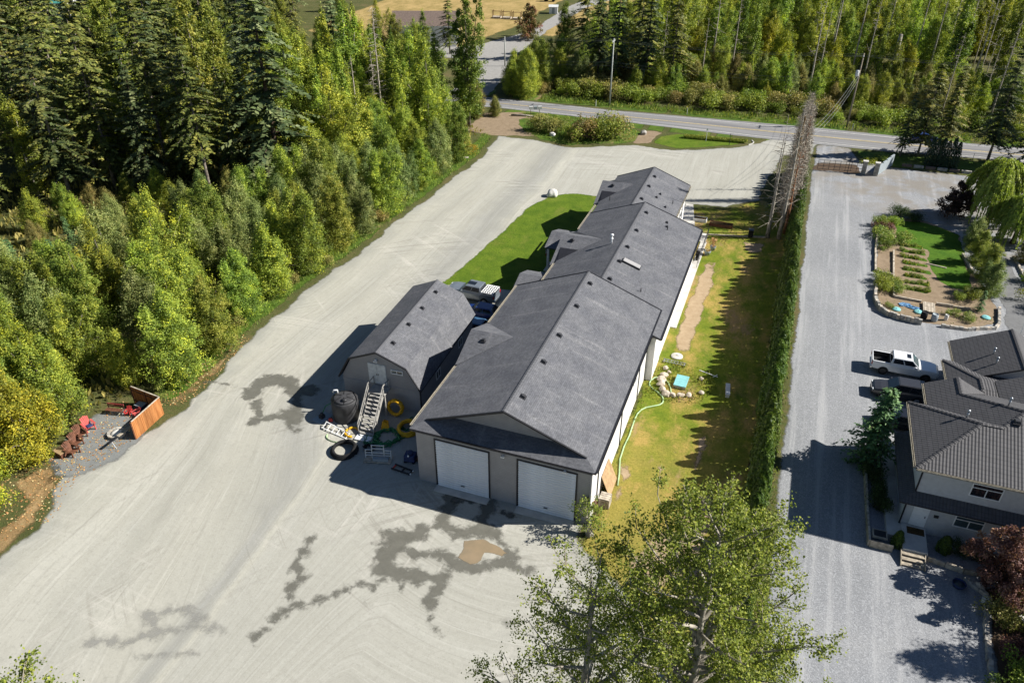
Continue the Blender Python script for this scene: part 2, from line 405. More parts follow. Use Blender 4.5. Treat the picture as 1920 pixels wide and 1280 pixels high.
def sheet(name, poly, z, mat, spacing=1.5, amp=.25, step=.8, seed=1, straight=(), attrs=None, kind='structure', zfun=None):
    bd = wavy(poly, step, amp, seed, straight)
    xs = [p[0] for p in bd]; ys = [p[1] for p in bd]
    gx, gy = np.meshgrid(np.arange(min(xs) + spacing * .5, max(xs), spacing), np.arange(min(ys) + spacing * .5, max(ys), spacing))
    gx = gx.ravel(); gy = gy.ravel(); k = inside(bd, gx, gy); gx, gy = gx[k], gy[k]
    ed = edge_dist(bd, gx, gy); k = ed > spacing * .3; gx, gy = gx[k], gy[k]
    pts = [Vector(p) for p in bd] + [Vector((float(a), float(b))) for a, b in zip(gx, gy)]
    n = len(bd)
    v, e, f, *_ = delaunay_2d_cdt(pts, [(i, (i + 1) % n) for i in range(n)], [], 1, 1e-5)
    X = np.array([p[0] for p in v]); Y = np.array([p[1] for p in v])
    Z = np.full(X.shape, z) if zfun is None else z + zfun(X, Y)
    me = bpy.data.meshes.new(name)
    me.from_pydata([(float(a), float(b), float(c)) for a, b, c in zip(X, Y, Z)], [], f)
    if me.polygons and me.polygons[0].normal.z < 0: me.flip_normals()
    at = me.attributes.new('edge', 'FLOAT', 'POINT'); at.data.foreach_set('value', np.minimum(edge_dist(bd, X, Y), 30.).astype(np.float32))
    for an, fn in (attrs or {}).items():
        at = me.attributes.new(an, 'FLOAT_VECTOR', 'POINT'); at.data.foreach_set('vector', np.stack(fn(X, Y), 1).astype(np.float32).ravel())
    me.materials.append(MAT[mat]); me.update()
    o = bpy.data.objects.new(name, me); COL.objects.link(o)
    if kind: o['kind'] = kind
    return o

def soft(k, sh, width=.5, nscale=1.6):
    """let the sheet end in a ragged, thinning edge instead of a cut"""
    e = k.attr('edge'); nz = k.noise(k.coord(), nscale, 4, .65)
    a = k.sstep(k.m('SUBTRACT', e, k.m('MULTIPLY', nz, width)), 0., width * .55)
    tr = k.n('ShaderNodeBsdfTransparent').outputs[0]
    return k.finish(k.n('ShaderNodeMixShader', {0: a, 1: tr, 2: sh}).outputs[0])

# forest floor and verge
k = NT('terrain'); v = k.coord()
c = k.ramp(k.noise(v, .12, 5, .65), [(.3, (.055, .060, .022)), (.5, (.095, .095, .034)), (.7, (.15, .115, .055))])
c = k.mix(k.sstep(k.noise(v, 1.7, 5, .7), .45, .7), c, (.060, .085, .022))
MAT['terrain'] = k.finish(k.bsdf(c, .95, .1, normal=k.bump(k.noise(v, 3., 5, .7), .9, .15)))

# pale gravel yard: packed fines, streaks that follow the traffic
k = NT('yard_gravel'); v = k.coord(); e = k.attr('edge')
wob = k.n('ShaderNodeTexNoise', {'Vector': v, 'Scale': .05, 'Detail': 1.}).outputs['Color']
fl = k.n('ShaderNodeVectorMath', {0: k.attr('flow', 'Vector'), 1: k.n('ShaderNodeVectorMath', {0: wob, 3: 2.2}, operation='SCALE').outputs[0]}, operation='ADD').outputs[0]
base = k.ramp(k.noise(v, .09, 5, .6), [(.3, (0.332, 0.321, 0.276)), (.7, (0.388, 0.376, 0.327))])
st = k.noise(k.mapping(fl, (.8, .05, 1)), 1., 6, .66)
base = k.mix(k.m('MULTIPLY', k.sstep(st, .42, .70), .5), base, (0.432, 0.421, 0.373))
st2 = k.noise(k.mapping(fl, (3.0, .13, 1), loc=(7, 3, 0)), 1., 6, .68)
base = k.mix(k.m('MULTIPLY', k.sstep(st2, .52, .70), .40), base, (0.276, 0.265, 0.228))
st3 = k.noise(k.mapping(fl, (6.5, .09, 1), loc=(2, 9, 0)), 1., 5, .7)
base = k.mix(k.m('MULTIPLY', k.sstep(st3, .54, .66), .36), base, (0.496, 0.483, 0.432))
blot = k.noise(v, .35, 5, .6, .6)
base = k.mix(k.m('MULTIPLY', k.sstep(blot, .58, .75), .35), base, (0.310, 0.303, 0.267))
lane = k.sstep(k.m('ADD', e, k.m('MULTIPLY', k.noise(v, .5, 4), 3.2)), .9, 4.4)
base = k.mix(k.m('SUBTRACT', .78, k.m('MULTIPLY', lane, .78)), base, (0.253, 0.253, 0.235))
for (cx, cy, fr, col_, am) in ((9., 9., 2.2, (0.263, 0.250, 0.213), .34), (-46., -6., 1.7, (0.457, 0.436, 0.387), .34), (26., -34., 1.9, (0.253, 0.239, 0.206), .30), (-16., -60., 1.5, (0.451, 0.430, 0.382), .28)):
    dv = k.n('ShaderNodeVectorMath', {0: v, 1: (cx, cy, 0.)}, operation='SUBTRACT').outputs[0]
    ln = k.n('ShaderNodeVectorMath', {0: dv}, operation='LENGTH').outputs['Value']
    nrm_ = k.n('ShaderNodeVectorMath', {0: dv}, operation='NORMALIZE').outputs[0]
    cv_ = k.n('ShaderNodeVectorMath', {0: k.n('ShaderNodeVectorMath', {0: nrm_, 3: 1.6}, operation='SCALE').outputs[0], 1: k.n('ShaderNodeCombineXYZ', {2: k.m('MULTIPLY', ln, fr)}).outputs[0]}, operation='ADD').outputs[0]
    arc = k.noise(cv_, 1., 4, .7)
    mk = k.m('MULTIPLY', k.sstep(arc, .53, .66), k.sstep(k.noise(v, .09, 3), .46, .62))
    base = k.mix(k.m('MULTIPLY', mk, am * 2.4), base, col_)
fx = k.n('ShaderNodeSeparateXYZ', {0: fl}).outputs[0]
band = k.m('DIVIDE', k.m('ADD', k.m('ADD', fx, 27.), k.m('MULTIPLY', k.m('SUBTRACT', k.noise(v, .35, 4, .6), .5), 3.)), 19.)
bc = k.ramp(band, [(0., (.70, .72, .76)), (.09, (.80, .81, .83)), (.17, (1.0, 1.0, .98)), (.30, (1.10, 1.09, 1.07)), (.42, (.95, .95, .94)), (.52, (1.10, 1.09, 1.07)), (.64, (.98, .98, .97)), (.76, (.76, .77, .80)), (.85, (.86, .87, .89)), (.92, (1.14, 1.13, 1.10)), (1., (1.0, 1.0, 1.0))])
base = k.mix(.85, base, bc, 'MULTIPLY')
rut = k.noise(k.mapping(fl, (4.5, .06, 1), loc=(11, 5, 0)), 1., 5, .72)
base = k.mix(k.m('MULTIPLY', k.sstep(rut, .55, .64), .36), base, (0.242, 0.232, 0.197))
base = k.mix(k.m('MULTIPLY', k.sstep(k.noise(v, 2.2, 6, .8), .47, .70), .42), base, (0.266, 0.256, 0.219))
gr = k.noise(v, 6.5, 4, .85)
base = k.mix(k.m('MULTIPLY', k.sstep(gr, .50, .70), .42), base, (0.226, 0.218, 0.192))
base = k.mix(k.m('MULTIPLY', k.sstep(k.noise(v, 8., 3, .85), .56, .72), .35), base, (0.585, 0.573, 0.515))
MAT['yard_gravel'] = soft(k, k.bsdf(k.mix(1., base, (1.02, 1.025, 1.03), 'MULTIPLY'), .95, .12, normal=k.bump(k.m('ADD', gr, k.m('MULTIPLY', st2, .8)), .38, .03)), .7, 1.1)

# blue-grey crushed stone of the neighbour's drive
k = NT('drive_gravel'); v = k.coord()
base = k.ramp(k.noise(v, .10, 5, .6), [(.3, (0.207, 0.211, 0.215)), (.55, (0.252, 0.254, 0.258)), (.75, (0.302, 0.299, 0.293))])
vo = k.n('ShaderNodeTexVoronoi', {'Vector': v, 'Scale': 15.}).outputs['Color']
vg = k.n('ShaderNodeSeparateColor', {0: vo}).outputs[0]
base = k.mix(k.m('MULTIPLY', k.sstep(vg, .60, 1.), .38), base, (0.448, 0.454, 0.465))
base = k.mix(k.m('MULTIPLY', k.sstep(vg, .40, .0), .40), base, (0.129, 0.134, 0.146))
tr = k.noise(k.mapping(v, (.9, .035, 1)), 1., 5, .65)
base = k.mix(k.m('MULTIPLY', k.sstep(tr, .48, .66), .5), base, (0.414, 0.409, 0.403))
yy = k.n('ShaderNodeSeparateXYZ', {0: v}).outputs[1]; xx = k.n('ShaderNodeSeparateXYZ', {0: v}).outputs[0]
dirt = k.m('MULTIPLY', k.sstep(k.m('ADD', k.m('ADD', yy, xx), k.m('MULTIPLY', k.noise(v, .22, 4), 14.)), 108., 122.), k.sstep(k.noise(v, .3, 5), .38, .58))
base = k.mix(k.m('MULTIPLY', dirt, .7), base, (0.224, 0.196, 0.157))
MAT['drive_gravel'] = soft(k, k.bsdf(k.mix(1., base, (1.02, 1.03, 1.055), 'MULTIPLY'), .95, .15, normal=k.bump(vg, .6, .03)), .6, 1.8)

def soak(k, sh, width=.55, nscale=1.0, op=.86):
    e = k.attr('edge'); v = k.coord()
    nz = k.m('ADD', k.m('MULTIPLY', k.noise(v, nscale, 5, .62, .4), 1.5), k.m('MULTIPLY', k.noise(v, nscale * 5, 3, .7), .35))
    a = k.sstep(k.m('ADD', e, k.m('SUBTRACT', nz, 1.02)), 0., width)
    tr = k.n('ShaderNodeBsdfTransparent').outputs[0]
    return k.finish(k.n('ShaderNodeMixShader', {0: k.m('MULTIPLY', a, k.m('ADD', op - .30, k.m('MULTIPLY', k.noise(v, .8, 4, .6), .6))), 1: tr, 2: sh}).outputs[0])

def lawn(name, dark, mid, dry, soil, dryness, soilness, edgew=.5, worn=False):
    k = NT(name); v = k.coord()
    g = k.ramp(k.noise(v, .55, 5, .65), [(.32, dark), (.6, mid)])
    d = k.sstep(k.noise(k.mapping(v, (1.0, .55, 1)), .27, 6, .72), .60 - dryness, .84 - dryness)
    if worn:    # the near end of the side lawn is scorched and rutted
        y_ = k.n('ShaderNodeSeparateXYZ', {0: v}).outputs[1]
        d = k.m('MAXIMUM', d, k.m('MULTIPLY', k.sstep(k.m('ADD', y_, k.m('MULTIPLY', k.noise(v, .35, 5, .7), 22.)), 27., 15.), .55))
    g = k.mix(d, g, dry)
    s_ = k.sstep(k.noise(k.mapping(v, (1, .4, 1), loc=(4, 1, 0)), .19, 6, .68), .66 - soilness, .74 - soilness)
    g = k.mix(k.m('MULTIPLY', s_, .85), g, soil)
    fine = k.noise(v, 5.5, 4, .85)
    g = k.mix(k.m('MULTIPLY', k.sstep(fine, .40, .70), .70), g, k.mix(1., g, (.45, .55, .35), 'MULTIPLY'))
    g = k.mix(k.m('MULTIPLY', k.sstep(k.noise(v, 2.6, 4, .75), .52, .72), .5), g, k.mix(1., g, (1.5, 1.35, 1.3), 'MULTIPLY'))
    MAT[name] = soft(k, k.bsdf(g, .9, .12, normal=k.bump(k.m('ADD', fine, k.noise(v, 3., 3)), .9, .06)), edgew, 2.2)
lawn('lawn_green', (.070, .125, .010), (.122, .180, .016), (.18, .195, .035), (.15, .15, .05), .10, -.10)
lawn('lawn_dry', (.095, .150, .012), (.175, .205, .020), (.40, .275, .085), (.36, .235, .12), .18, .10, worn=True)
lawn('verge', (.05, .10, .014), (.10, .155, .022), (.24, .20, .07), (.26, .18, .10), .10, .05)
lawn('field_dry', (.26, .19, .07), (.36, .26, .10), (.46, .32, .14), (.40, .27, .13), .20, .0, 1.5)
lawn('dry_verge', (.24, .15, .07), (.33, .22, .11), (.44, .29, .15), (.30, .22, .14), .15, .05, .8)
lawn('garden_lawn', (.05, .12, .010), (.085, .165, .014), (.13, .19, .03), (.10, .14, .03), .05, -.15, .18)

def soil(name, a, b, edgew=.35, wet=False):
    k = NT(name); v = k.coord()
    c = k.ramp(k.noise(v, 1.3, 6, .7), [(.3, a), (.7, b)])
    f = k.noise(v, 14., 3, .8)
    c = k.mix(k.m('MULTIPLY', k.sstep(f, .5, .75), .5), c, [x * .45 for x in a])
    MAT[name] = (soak if wet else soft)(k, k.bsdf(c, .95 if not wet else .7, .1 if not wet else .25, normal=k.bump(f, .7 if not wet else .35, .04)), edgew, 2.5 if not wet else 1.5)
soil('soil_tan', (.21, .155, .10), (.31, .235, .16))
soil('soil_path', (.31, .225, .135), (.42, .32, .21), .55)
soil('soil_dark', (.06, .042, .03), (.13, .09, .06))
soil('ash_ground', (.175, .18, .175), (.235, .24, .23), .8)
soil('path_grey', (.15, .15, .15), (.21, .21, .21), .4)
soil('wet_gravel', (.125, .121, .100), (.17, .164, .138), .65, True)
soil('wet_thin', (.20, .195, .165), (.25, .245, .21), .6, True)
soil('wet_faint', (.275, .270, .245), (.31, .303, .275), 1.0, True)
soil('wet_shade', (.09, .09, .08), (.13, .125, .11), .6)  # darker, matt copy of the wet gravel with the shop's shade put into its colour

k = NT('asphalt'); v = k.coord()
c = k.ramp(k.noise(k.mapping(v, (.04, 1., 1)), 1., 4), [(.35, (.175, .172, .175)), (.65, (.255, .25, .25))])
c = k.mix(k.m('MULTIPLY', k.sstep(k.noise(v, 18., 2), .5, .7), .3), c, (.12, .12, .12))
MAT['asphalt'] = soft(k, k.bsdf(c, .9, .2), .25, 2.)
k = NT('mud_water'); v = k.coord()
c = k.ramp(k.noise(v, .9, 4), [(.35, (.285, .215, .135)), (.65, (.235, .185, .12))])
MAT['mud_water'] = soft(k, k.bsdf(c, .12, .5, normal=k.bump(k.noise(v, 6., 2), .04, .01)), .14, 2.)

sheet('terrain', [(-330, -70), (330, -70), (330, 420), (-330, 420)], 0., 'terrain', 12, 0, 12)
sheet('roadside_verge', [(-120, 107), (160, 107), (160, 112.5), (-120, 112.5)], .004, 'verge', 4, .4, 1.2, 3)
sheet('roadside_verge', [(-30, 95.5), (22, 96), (22, 99.5), (-30, 101)], .004, 'verge', 4, .3, 1.2, 4)
sheet('lawn', [(13.6, -4), (17, -5), (21, -9), (25.9, -13), (26.2, 20), (26, 64), (21, 70), (16, 64.5), (11.2, 63.5), (11.4, 46), (13.6, 44)], .004, 'lawn_dry', 1.5, .3, .7, 5)
def flow(X, Y):
    d = np.maximum(0, 4 - Y); U = -25 + (X + 25) / (1 + .045 * d)
    V = np.hypot(X - 9, Y - 9); w = np.clip((X + 9) / 12, 0, 1) * np.clip((3 - Y) / 5, 0, 1)     # arcs swung in front of the doors
    return (U * (1 - w) + (V * .9 - 9) * w, Y * (1 - w) + w * 12 * np.arctan2(Y - 9, X - 9), np.zeros_like(X))
YARD = [(-60, -46), (40, -46), (27, -22), (24, -12.5), (20, -6.5), (16.5, -3), (13.9, -1.2), (13.8, 2), (13.8, 20), (12, 45), (11.5, 63.5), (16, 64.5), (20.5, 69), (21.5, 80),
        (22.5, 90), (27, 91), (27.5, 99.2), (19, 99), (17.4, 95.2), (14.5, 92.2), (4.5, 87), (-2.9, 87.3), (-9, 84), (-12.7, 82.2), (-18.2, 84.1), (-25.9, 84.5),
        (-24.6, 73.6), (-25.1, 57), (-25.6, 43.5), (-25.6, 31.7), (-26.4, 23.3), (-26.2, 14.7), (-24.8, 6.1), (-24.4, 1.1), (-25.2, -4.2), (-27.8, -8), (-27.0, -11), (-24.6, -14.2), (-24.9, -18), (-30, -24)]
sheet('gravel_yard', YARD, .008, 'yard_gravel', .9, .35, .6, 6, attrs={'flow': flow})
sheet('fire_pit_ground', [(-24.4, -8.2), (-23.9, -3.6), (-24.9, .5), (-28.6, .8), (-31, -2.2), (-31, -5.5), (-29.8, -8.8), (-27.2, -11)], .012, 'ash_ground', .8, .4, .5, 7)
sheet('grass_strip', [(-27, -13), (-24.5, -14), (-26.8, -9.5), (-29.5, -8), (-31, -12)], .012, 'dry_verge', .8, .3, .5, 8)
VERGE = [(-25.4, 1.2), (-24.9, 5), (-26.3, 13.5), (-26.7, 23), (-25.9, 31.7), (-25.8, 43.5), (-25.3, 57), (-24.9, 73), (-26.2, 84), (-28.8, 84), (-27.4, 72), (-27.8, 57), (-28.3, 44), (-28.6, 31), (-29.4, 22), (-29.2, 13), (-28, 5), (-28, 1.2)]
sheet('grass_strip', VERGE, .012, 'verge', .9, .35, .5, 9)
sheet('dry_leaf_strip', [(-24.6, -.4), (-24.2, 3), (-24.5, 6.5), (-25.8, 13), (-26.6, 13.5), (-26.2, 6), (-26, 1)], .016, 'dry_verge', .7, .35, .45, 10)
sheet('dry_leaf_strip', [(-24.7, -18.5), (-24.2, -14), (-26.3, -10.5), (-28.5, -8.3), (-29.4, -9), (-27.4, -12.5), (-26.3, -18)], .016, 'dry_verge', .7, .35, .45, 11)
sheet('front_lawn', [(-12.8, 29.6), (-11.6, 36), (-10.9, 47), (-10.3, 55), (-8.7, 60.6), (-5.5, 63), (-1.5, 63), (1.8, 61), (1.8, 31), (-3.6, 31.6)], .012, 'lawn_green', .9, .18, .5, 12)
sheet('traffic_island', [(-23, 88), (-18, 84.4), (-12.9, 82.5), (-9, 84.4), (-3.5, 87), (-1, 90), (-2, 95.5), (-8, 97), (-20, 97), (-26, 95)], .012, 'verge', 1.2, .4, .6, 13)
sheet('traffic_island', [(.2, 89.2), (5.2, 87.2), (13.8, 92.4), (16.6, 95.2), (15.8, 96.6), (4, 96.2), (1, 93.5)], .012, 'lawn_green', 1., .15, .5, 14)
sheet('dirt_track', [(-33, 84), (-26, 83.5), (-19, 85.5), (-17.5, 91), (-21, 96.5), (-27, 99), (-33, 96)], .010, 'soil_tan', 1.4, .4, .6, 15)
sheet('dirt_track', [(-3.2, 87), (.6, 88.8), (1.6, 96), (-2, 96)], .014, 'soil_tan', 1.2, .3, .6, 16)
sheet('road', [(-140, 97.2), (-30, 99.7), (-6.7, 99.2), (15.6, 98), (38, 98), (51, 99.4), (160, 105), (160, 115), (52, 107.9), (36.7, 108), (24, 108), (-10, 106.3), (-30, 106.6), (-140, 104)], .016, 'asphalt', 3., .1, 1.5, 17)
def along_road(a, b):
    xs = [-140, -30, -6.7, 15.6, 38, 51, 160]; lo = [97.2, 99.7, 99.2, 98, 98, 99.4, 105]; hi = [104, 106.6, 106.4, 107.6, 108, 107.9, 115]
    f = lambda x, q: np.interp(x, xs, np.array(lo) + (np.array(hi) - np.array(lo)) * q)
    X = np.arange(-140, 160.1, 6)
    return [(x, f(x, a)) for x in X] + [(x, f(x, b)) for x in X[::-1]]
def stripe(name, a, b, mat):
    p = along_road(a, b); n = len(p) // 2; mb = MB()
    for i in range(n - 1): mb.face([(*p[i], .021), (*p[i + 1], .021), (*p[-2 - i], .021), (*p[-1 - i], .021)])
    tag(mb.build(name, mat), kind='structure')
stripe('road_marking', .13, .145, 'paint_line'); stripe('road_marking', .85, .865, 'paint_line')
stripe('road_marking', .475, .488, 'paint_yellow'); stripe('road_marking', .505, .518, 'paint_yellow')
sheet('gravel_driveway', [(26.5, -40), (26.5, 84), (27, 98.4), (33, 98.6), (34, 92.5), (38.5, 90.5), (60, 91), (64, 60), (60, -40)], .010, 'drive_gravel', 1.6, .18, .6, 18)
sheet('dirt_path', [(15.2, 25.6), (17.0, 25.6), (17.6, 30), (17.8, 36), (17.5, 42), (17.2, 47), (15.3, 47), (15.3, 36), (15.0, 30)], .008, 'soil_path', .8, .35, .4, 19)
for i, pl in enumerate([[(16.2, 2), (17.2, 2), (18.3, 9), (18.6, 15), (17.9, 15), (17.4, 9)], [(19.2, 0), (20.6, 0), (21.3, 8), (21.4, 15), (20.2, 13), (19.8, 7)], [(14.4, 2), (15.6, 3), (15.8, 12), (14.9, 14), (14.5, 8)], [(17, -3), (19.5, -5), (22.5, -3), (22.8, 4), (21.8, 9), (20.2, 3), (18.5, 0)], [(15.2, 14.6), (16.2, 15.6), (16.0, 17.4), (15.0, 17.2)], [(20.6, 50), (21.9, 51), (22.3, 54.6), (19, 54.4), (19.6, 52.6)], [(14.7, 22.5), (15.9, 23.2), (16.3, 26.4), (15.2, 26.8)]]):
    sheet('dirt_path', pl, .008, 'soil_path', .8, .5, .4, 20 + i)
sheet('hedge_bed', [(24.3, -12), (26.4, -12), (26.5, 84), (24.8, 84), (24.3, 60)], .014, 'soil_dark', 1.4, .25, .6, 24)
sheet('forest_road', [(-135, 96), (-105, 101), (-104, 113), (-135, 110)], .006, 'path_grey', 3, .5, 1.5, 25)
# far side of the road: dry fields and the lane that runs away
sheet('dry_field', [(-110, 150), (-60, 146), (-56, 176), (-57, 260), (-120, 260)], .004, 'field_dry', 6, .6, 2., 26)
sheet('dry_field', [(-52, 150), (-46, 150), (-40, 175), (-30, 260), (-46, 260), (-48, 200)], .004, 'field_dry', 6, .6, 2., 27)
soil('lane_grey', (.26, .25, .235), (.34, .33, .31), .4)
sheet('lane', [(-46, 106), (-36, 106), (-40, 128), (-44, 146), (-46, 175), (-46, 215), (-36, 260), (-46, 260), (-53, 215), (-51, 175), (-58, 150), (-78, 142), (-78, 134), (-52, 136), (-47, 126)], .008, 'lane_grey', 4, .3, 1.5, 28)
# water spilt on the yard: runs and pools given as centre lines with half widths, dry islands as circles
SPILL = [([(0.17, -6.38), (1.39, -5.93), (2.63, -4.92), (3.84, -4.1), (5.03, -3.85), (6.57, -3.1), (7.75, -3.22)], 0.75), ([(1.13, -7.64), (1.63, -8.84), (2.9, -8.87), (4.13, -8.58), (5.51, -7.74)], 0.75), ([(1.26, -6.53), (3.17, -6.9), (4.91, -6.43), (6.31, -6.78), (7.72, -6.59), (8.96, -5.63), (9.56, -4.72)], 0.6), ([(7.82, -3.38), (9.15, -4.34), (9.84, -5.48), (11.34, -5.6)], 0.45), ([(4.21, -3.96), (3.44, -2.9), (3.44, -1.91), (3.14, -0.58)], 0.65), ([(6.19, -2.86), (6.21, -1.49), (6.36, -0.02)], 0.6), ([(5.58, -7.89), (5.91, -8.91), (5.72, -9.92), (5.99, -10.9)], 0.55), ([(6.22, -11.26), (6.8, -11.93), (7.67, -12.46)], 0.28), ([(1.96, -9.71), (1.79, -10.42), (0.73, -10.49), (0.16, -11.18), (-0.15, -11.61), (-0.76, -12.31), (-1.68, -13.26), (-2.53, -13.65)], 0.38), ([(-2.53, -13.65), (-2.91, -14.32), (-3.1, -14.84)], 0.45), ([(-3.3, -15.93), (-3.43, -16.68)], 0.42), ([(-3.12, -13.18), (-3.52, -12.38), (-3.26, -11.47), (-4.32, -10.86), (-4.45, -9.43), (-4.7, -8.3)], 0.46), ([(3.35, -9.2), (3.53, -10.1)], 0.3), ([(1.71, -10.77), (1.77, -11.84)], 0.25), ([(10.83, -10.01), (11.7, -10.19)], 0.3)]
SPILL2 = [([(-24.91, 5.09), (-22.79, 5.5), (-20.4, 5.53)], 0.3), ([(-19.41, 4.72), (-19.79, 6.06), (-19.56, 7.68), (-17.62, 7.77), (-16.18, 6.79), (-14.93, 7.25)], 0.8), ([(-15.55, 6.13), (-14.78, 4.42), (-13.75, 3.16)], 0.8), ([(-16.85, 1.75), (-15.97, 2.61), (-14.64, 3.37)], 0.6), ([(-18.45, 4.2), (-16.87, 2.55)], 0.5), ([(-13.91, 2.57), (-12.91, 1.63), (-12.32, 2.36)], 0.35)]
SPILL3 = [([(-13.16, -20.68), (-12.09, -20.01), (-10.83, -19.82), (-10.24, -18.91), (-9.36, -18.3), (-8.37, -17.8), (-7.47, -17.18), (-5.74, -16.9)], 0.45), ([(-11.11, -17.64), (-10.1, -16.96), (-8.86, -16.36), (-7.53, -16.76)], 0.5), ([(-9.54, -20.3), (-8.16, -19.66), (-6.15, -18.79)], 0.35), ([(-10.38, -17.96), (-9.59, -18.53)], 0.6)]
def spill(name, strokes, holes, z, mat, cell=.2, seed=1):
    P = np.array([p for s_, w in strokes for p in s_]); x0, y0 = P.min(0) - 1.2; x1, y1 = P.max(0) + 1.2
    gx, gy = np.meshgrid(np.arange(x0, x1, cell), np.arange(y0, y1, cell)); X, Y = gx.ravel(), gy.ravel()
    sd = np.full(X.shape, -9.)
    for s_, w in strokes:
        for (ax, ay), (bx, by) in zip(s_, s_[1:]):
            dx, dy = bx - ax, by - ay; t_ = np.clip(((X - ax) * dx + (Y - ay) * dy) / (dx * dx + dy * dy + 1e-9), 0, 1)
            sd = np.maximum(sd, w * ((1.38 if w > .55 else 1.42) + .25 * np.sin(t_ * 5 + ax)) - np.hypot(X - ax - t_ * dx, Y - ay - t_ * dy))
    for hx, hy, hr in holes: sd = np.minimum(sd, np.hypot((X - hx) * .8, Y - hy) - hr)
    n, m_ = gx.shape; k_ = np.arange(n * m_).reshape(n, m_)
    F = np.stack([k_[:-1, :-1], k_[:-1, 1:], k_[1:, 1:], k_[1:, :-1]], -1).reshape(-1, 4); F = F[(sd[F] > -.45).any(1)]
    used = np.unique(F); rm = np.full(n * m_, -1); rm[used] = np.arange(len(used))
    me = bpy.data.meshes.new(name); me.from_pydata([(float(X[i]), float(Y[i]), z) for i in used], [], [tuple(int(rm[i]) for i in f) for f in F])
    at = me.attributes.new('edge', 'FLOAT', 'POINT'); at.data.foreach_set('value', sd[used].astype(np.float32)); me.materials.append(MAT[mat])
    o = bpy.data.objects.new(name, me); COL.objects.link(o); o['kind'] = 'structure'; return o
spill('wet_or_shade_patch', SPILL, [(4.05, -4.95, .42), (4.6, -7.5, .38), (-.62, -6.6, .4), (4.85, -2.6, .5)], .016, 'wet_gravel')
spill('wet_or_shade_patch', SPILL2, [(-16.8, 5.1, .75), (-15.9, 4.6, .35)], .016, 'wet_gravel')
spill('faint_wet_mark', SPILL3, [], .016, 'wet_faint')
sheet('wet_or_shade_patch', [(3.2, -2.0), (2.8, -.6), (3.8, -.1), (8.6, -.2), (9.2, -1.2), (8.4, -1.8), (7.2, -1.6), (6, -1.2), (4.6, -1.4)], .018, 'wet_shade', .4, .3, .28, 32)  # wet gravel before the doors, with the building's shade painted into it
sheet('muddy_puddle', [(5.75, -4.55), (7.08, -3.93), (8.55, -4.1), (9.42, -4.59), (8.95, -5.18), (7.87, -5.18), (7.88, -5.98), (7.19, -6.55), (5.91, -6.24), (6.05, -5.26)], .020, 'mud_water', .3, .12, .28, 37)
# garden on the neighbour's side
GARDEN = [(36.2, 67), (35.3, 57.2), (35.1, 51), (34.9, 44.6), (35.2, 42), (36, 40.8), (37.4, 40.2), (39.2, 40), (43.8, 40.3), (47, 42.4), (47.6, 46.4), (45.6, 59.2), (46, 66), (42, 69.6), (38, 69.4)]
sheet('garden_ground', GARDEN, .016, 'soil_tan', .9, .1, .5, 40)
sheet('garden_lawn', [(38.2, 68), (37.6, 61.5), (39.4, 60), (41.2, 59.5), (41.6, 52), (43, 49.6), (45.8, 49.8), (45.4, 59), (46, 66), (42, 69)], .020, 'garden_lawn', .9, .3, .4, 41)
for i in range(8):
    y = 60.4 - i * 1.75; w = (2.2, 2.5, 2.6, 2.6, 2.7, 2.2, 2.4, 2.0)[i]
    sheet('vegetable_row', [(38.1, y + .2), (38.6 + w, y + .1), (38.7 + w, y - 1.05), (38.1, y - .9)], .022, 'garden_lawn', .3, .14, .25, 50 + i)
sheet('garden_path', [(45.8, 66), (45.9, 59.2), (47.9, 46.4), (47, 41.6), (50, 40), (51.6, 46), (51, 55), (50, 66)], .014, 'path_grey', 1.2, .2, .5, 42)
sheet('shrub_bed', [(39.2, 3.9), (40.9, 2.8), (40.2, -1), (40.0, -6), (40.2, -14), (56, -14), (56, 4.5), (46, 5.2)], .018, 'soil_dark', 1., .2, .5, 43)
sheet('entry_bed', [(26.8, 84.6), (34, 85.4), (34, 90), (27.5, 89)], .014, 'soil_dark', 1, .3, .5, 44)
sheet('roadside_bed', [(37, 90.5), (60, 91.5), (60, 98.5), (33.5, 97.5), (33.3, 93.6), (36, 92.5)], .014, 'verge', 1.4, .3, .6, 45)
# ------------------------------------------------------------------ buildings
def part(name, mats, parent, fn, **kw):
    mb = MB(); fn(mb); return mb.build(name, mats, parent, **kw)
def wallbox(parent, lo, hi, mat, name='wall'):
    mb = MB(); mb.box(lo, hi); return mb.build(name, mat, parent)
def ridge_cap(parent, a, b, w=.30, mat='shingle', n=None):
    """row of bent cap pieces along a ridge or hip, one part"""
    a, b = Vector(a), Vector(b); d = b - a; L = d.length; d.normalize(); n = n or max(2, int(L / .35))
    side = d.cross(Vector((0, 0, 1))).normalized(); mb = MB()
    for i in range(n):
        p = a + d * (L * i / n); q = a + d * (L * (i + 1.12) / n)
        for sg in (-1, 1):
            e = side * sg * w * .5 - Vector((0, 0, w * .17)); up = Vector((0, 0, .045)); lo = Vector((0, 0, .028))
            pts = [p + up, q + lo, q + lo + e, p + up + e]
            mb.face(pts if sg > 0 else pts[::-1], 0, [(0, 0), (.3, 0), (.3, .15), (0, .15)])
    return mb.build('ridge_cap', mat, parent)
def roof_vent(parent, x, y, z, slope_dir=1, slope=.38, s=.34):
    """low square hood vent, tilted with the roof; slope_dir +1: roof falls towards +x"""
    mb = MB(); m = Matrix.Translation((x, y, z)) @ Matrix.Rotation(math.atan(slope) * slope_dir, 4, 'Y')
    mb.box((-s * .75, -s * .75, -.01), (s * .75, s * .75, .025), 1, m)
    mb.box((-s * .5, -s * .5, .02), (s * .5, s * .5, .20), 0, m, .05)
    return mb.build('roof_vent', ['dark_metal', 'black_trim'], parent)
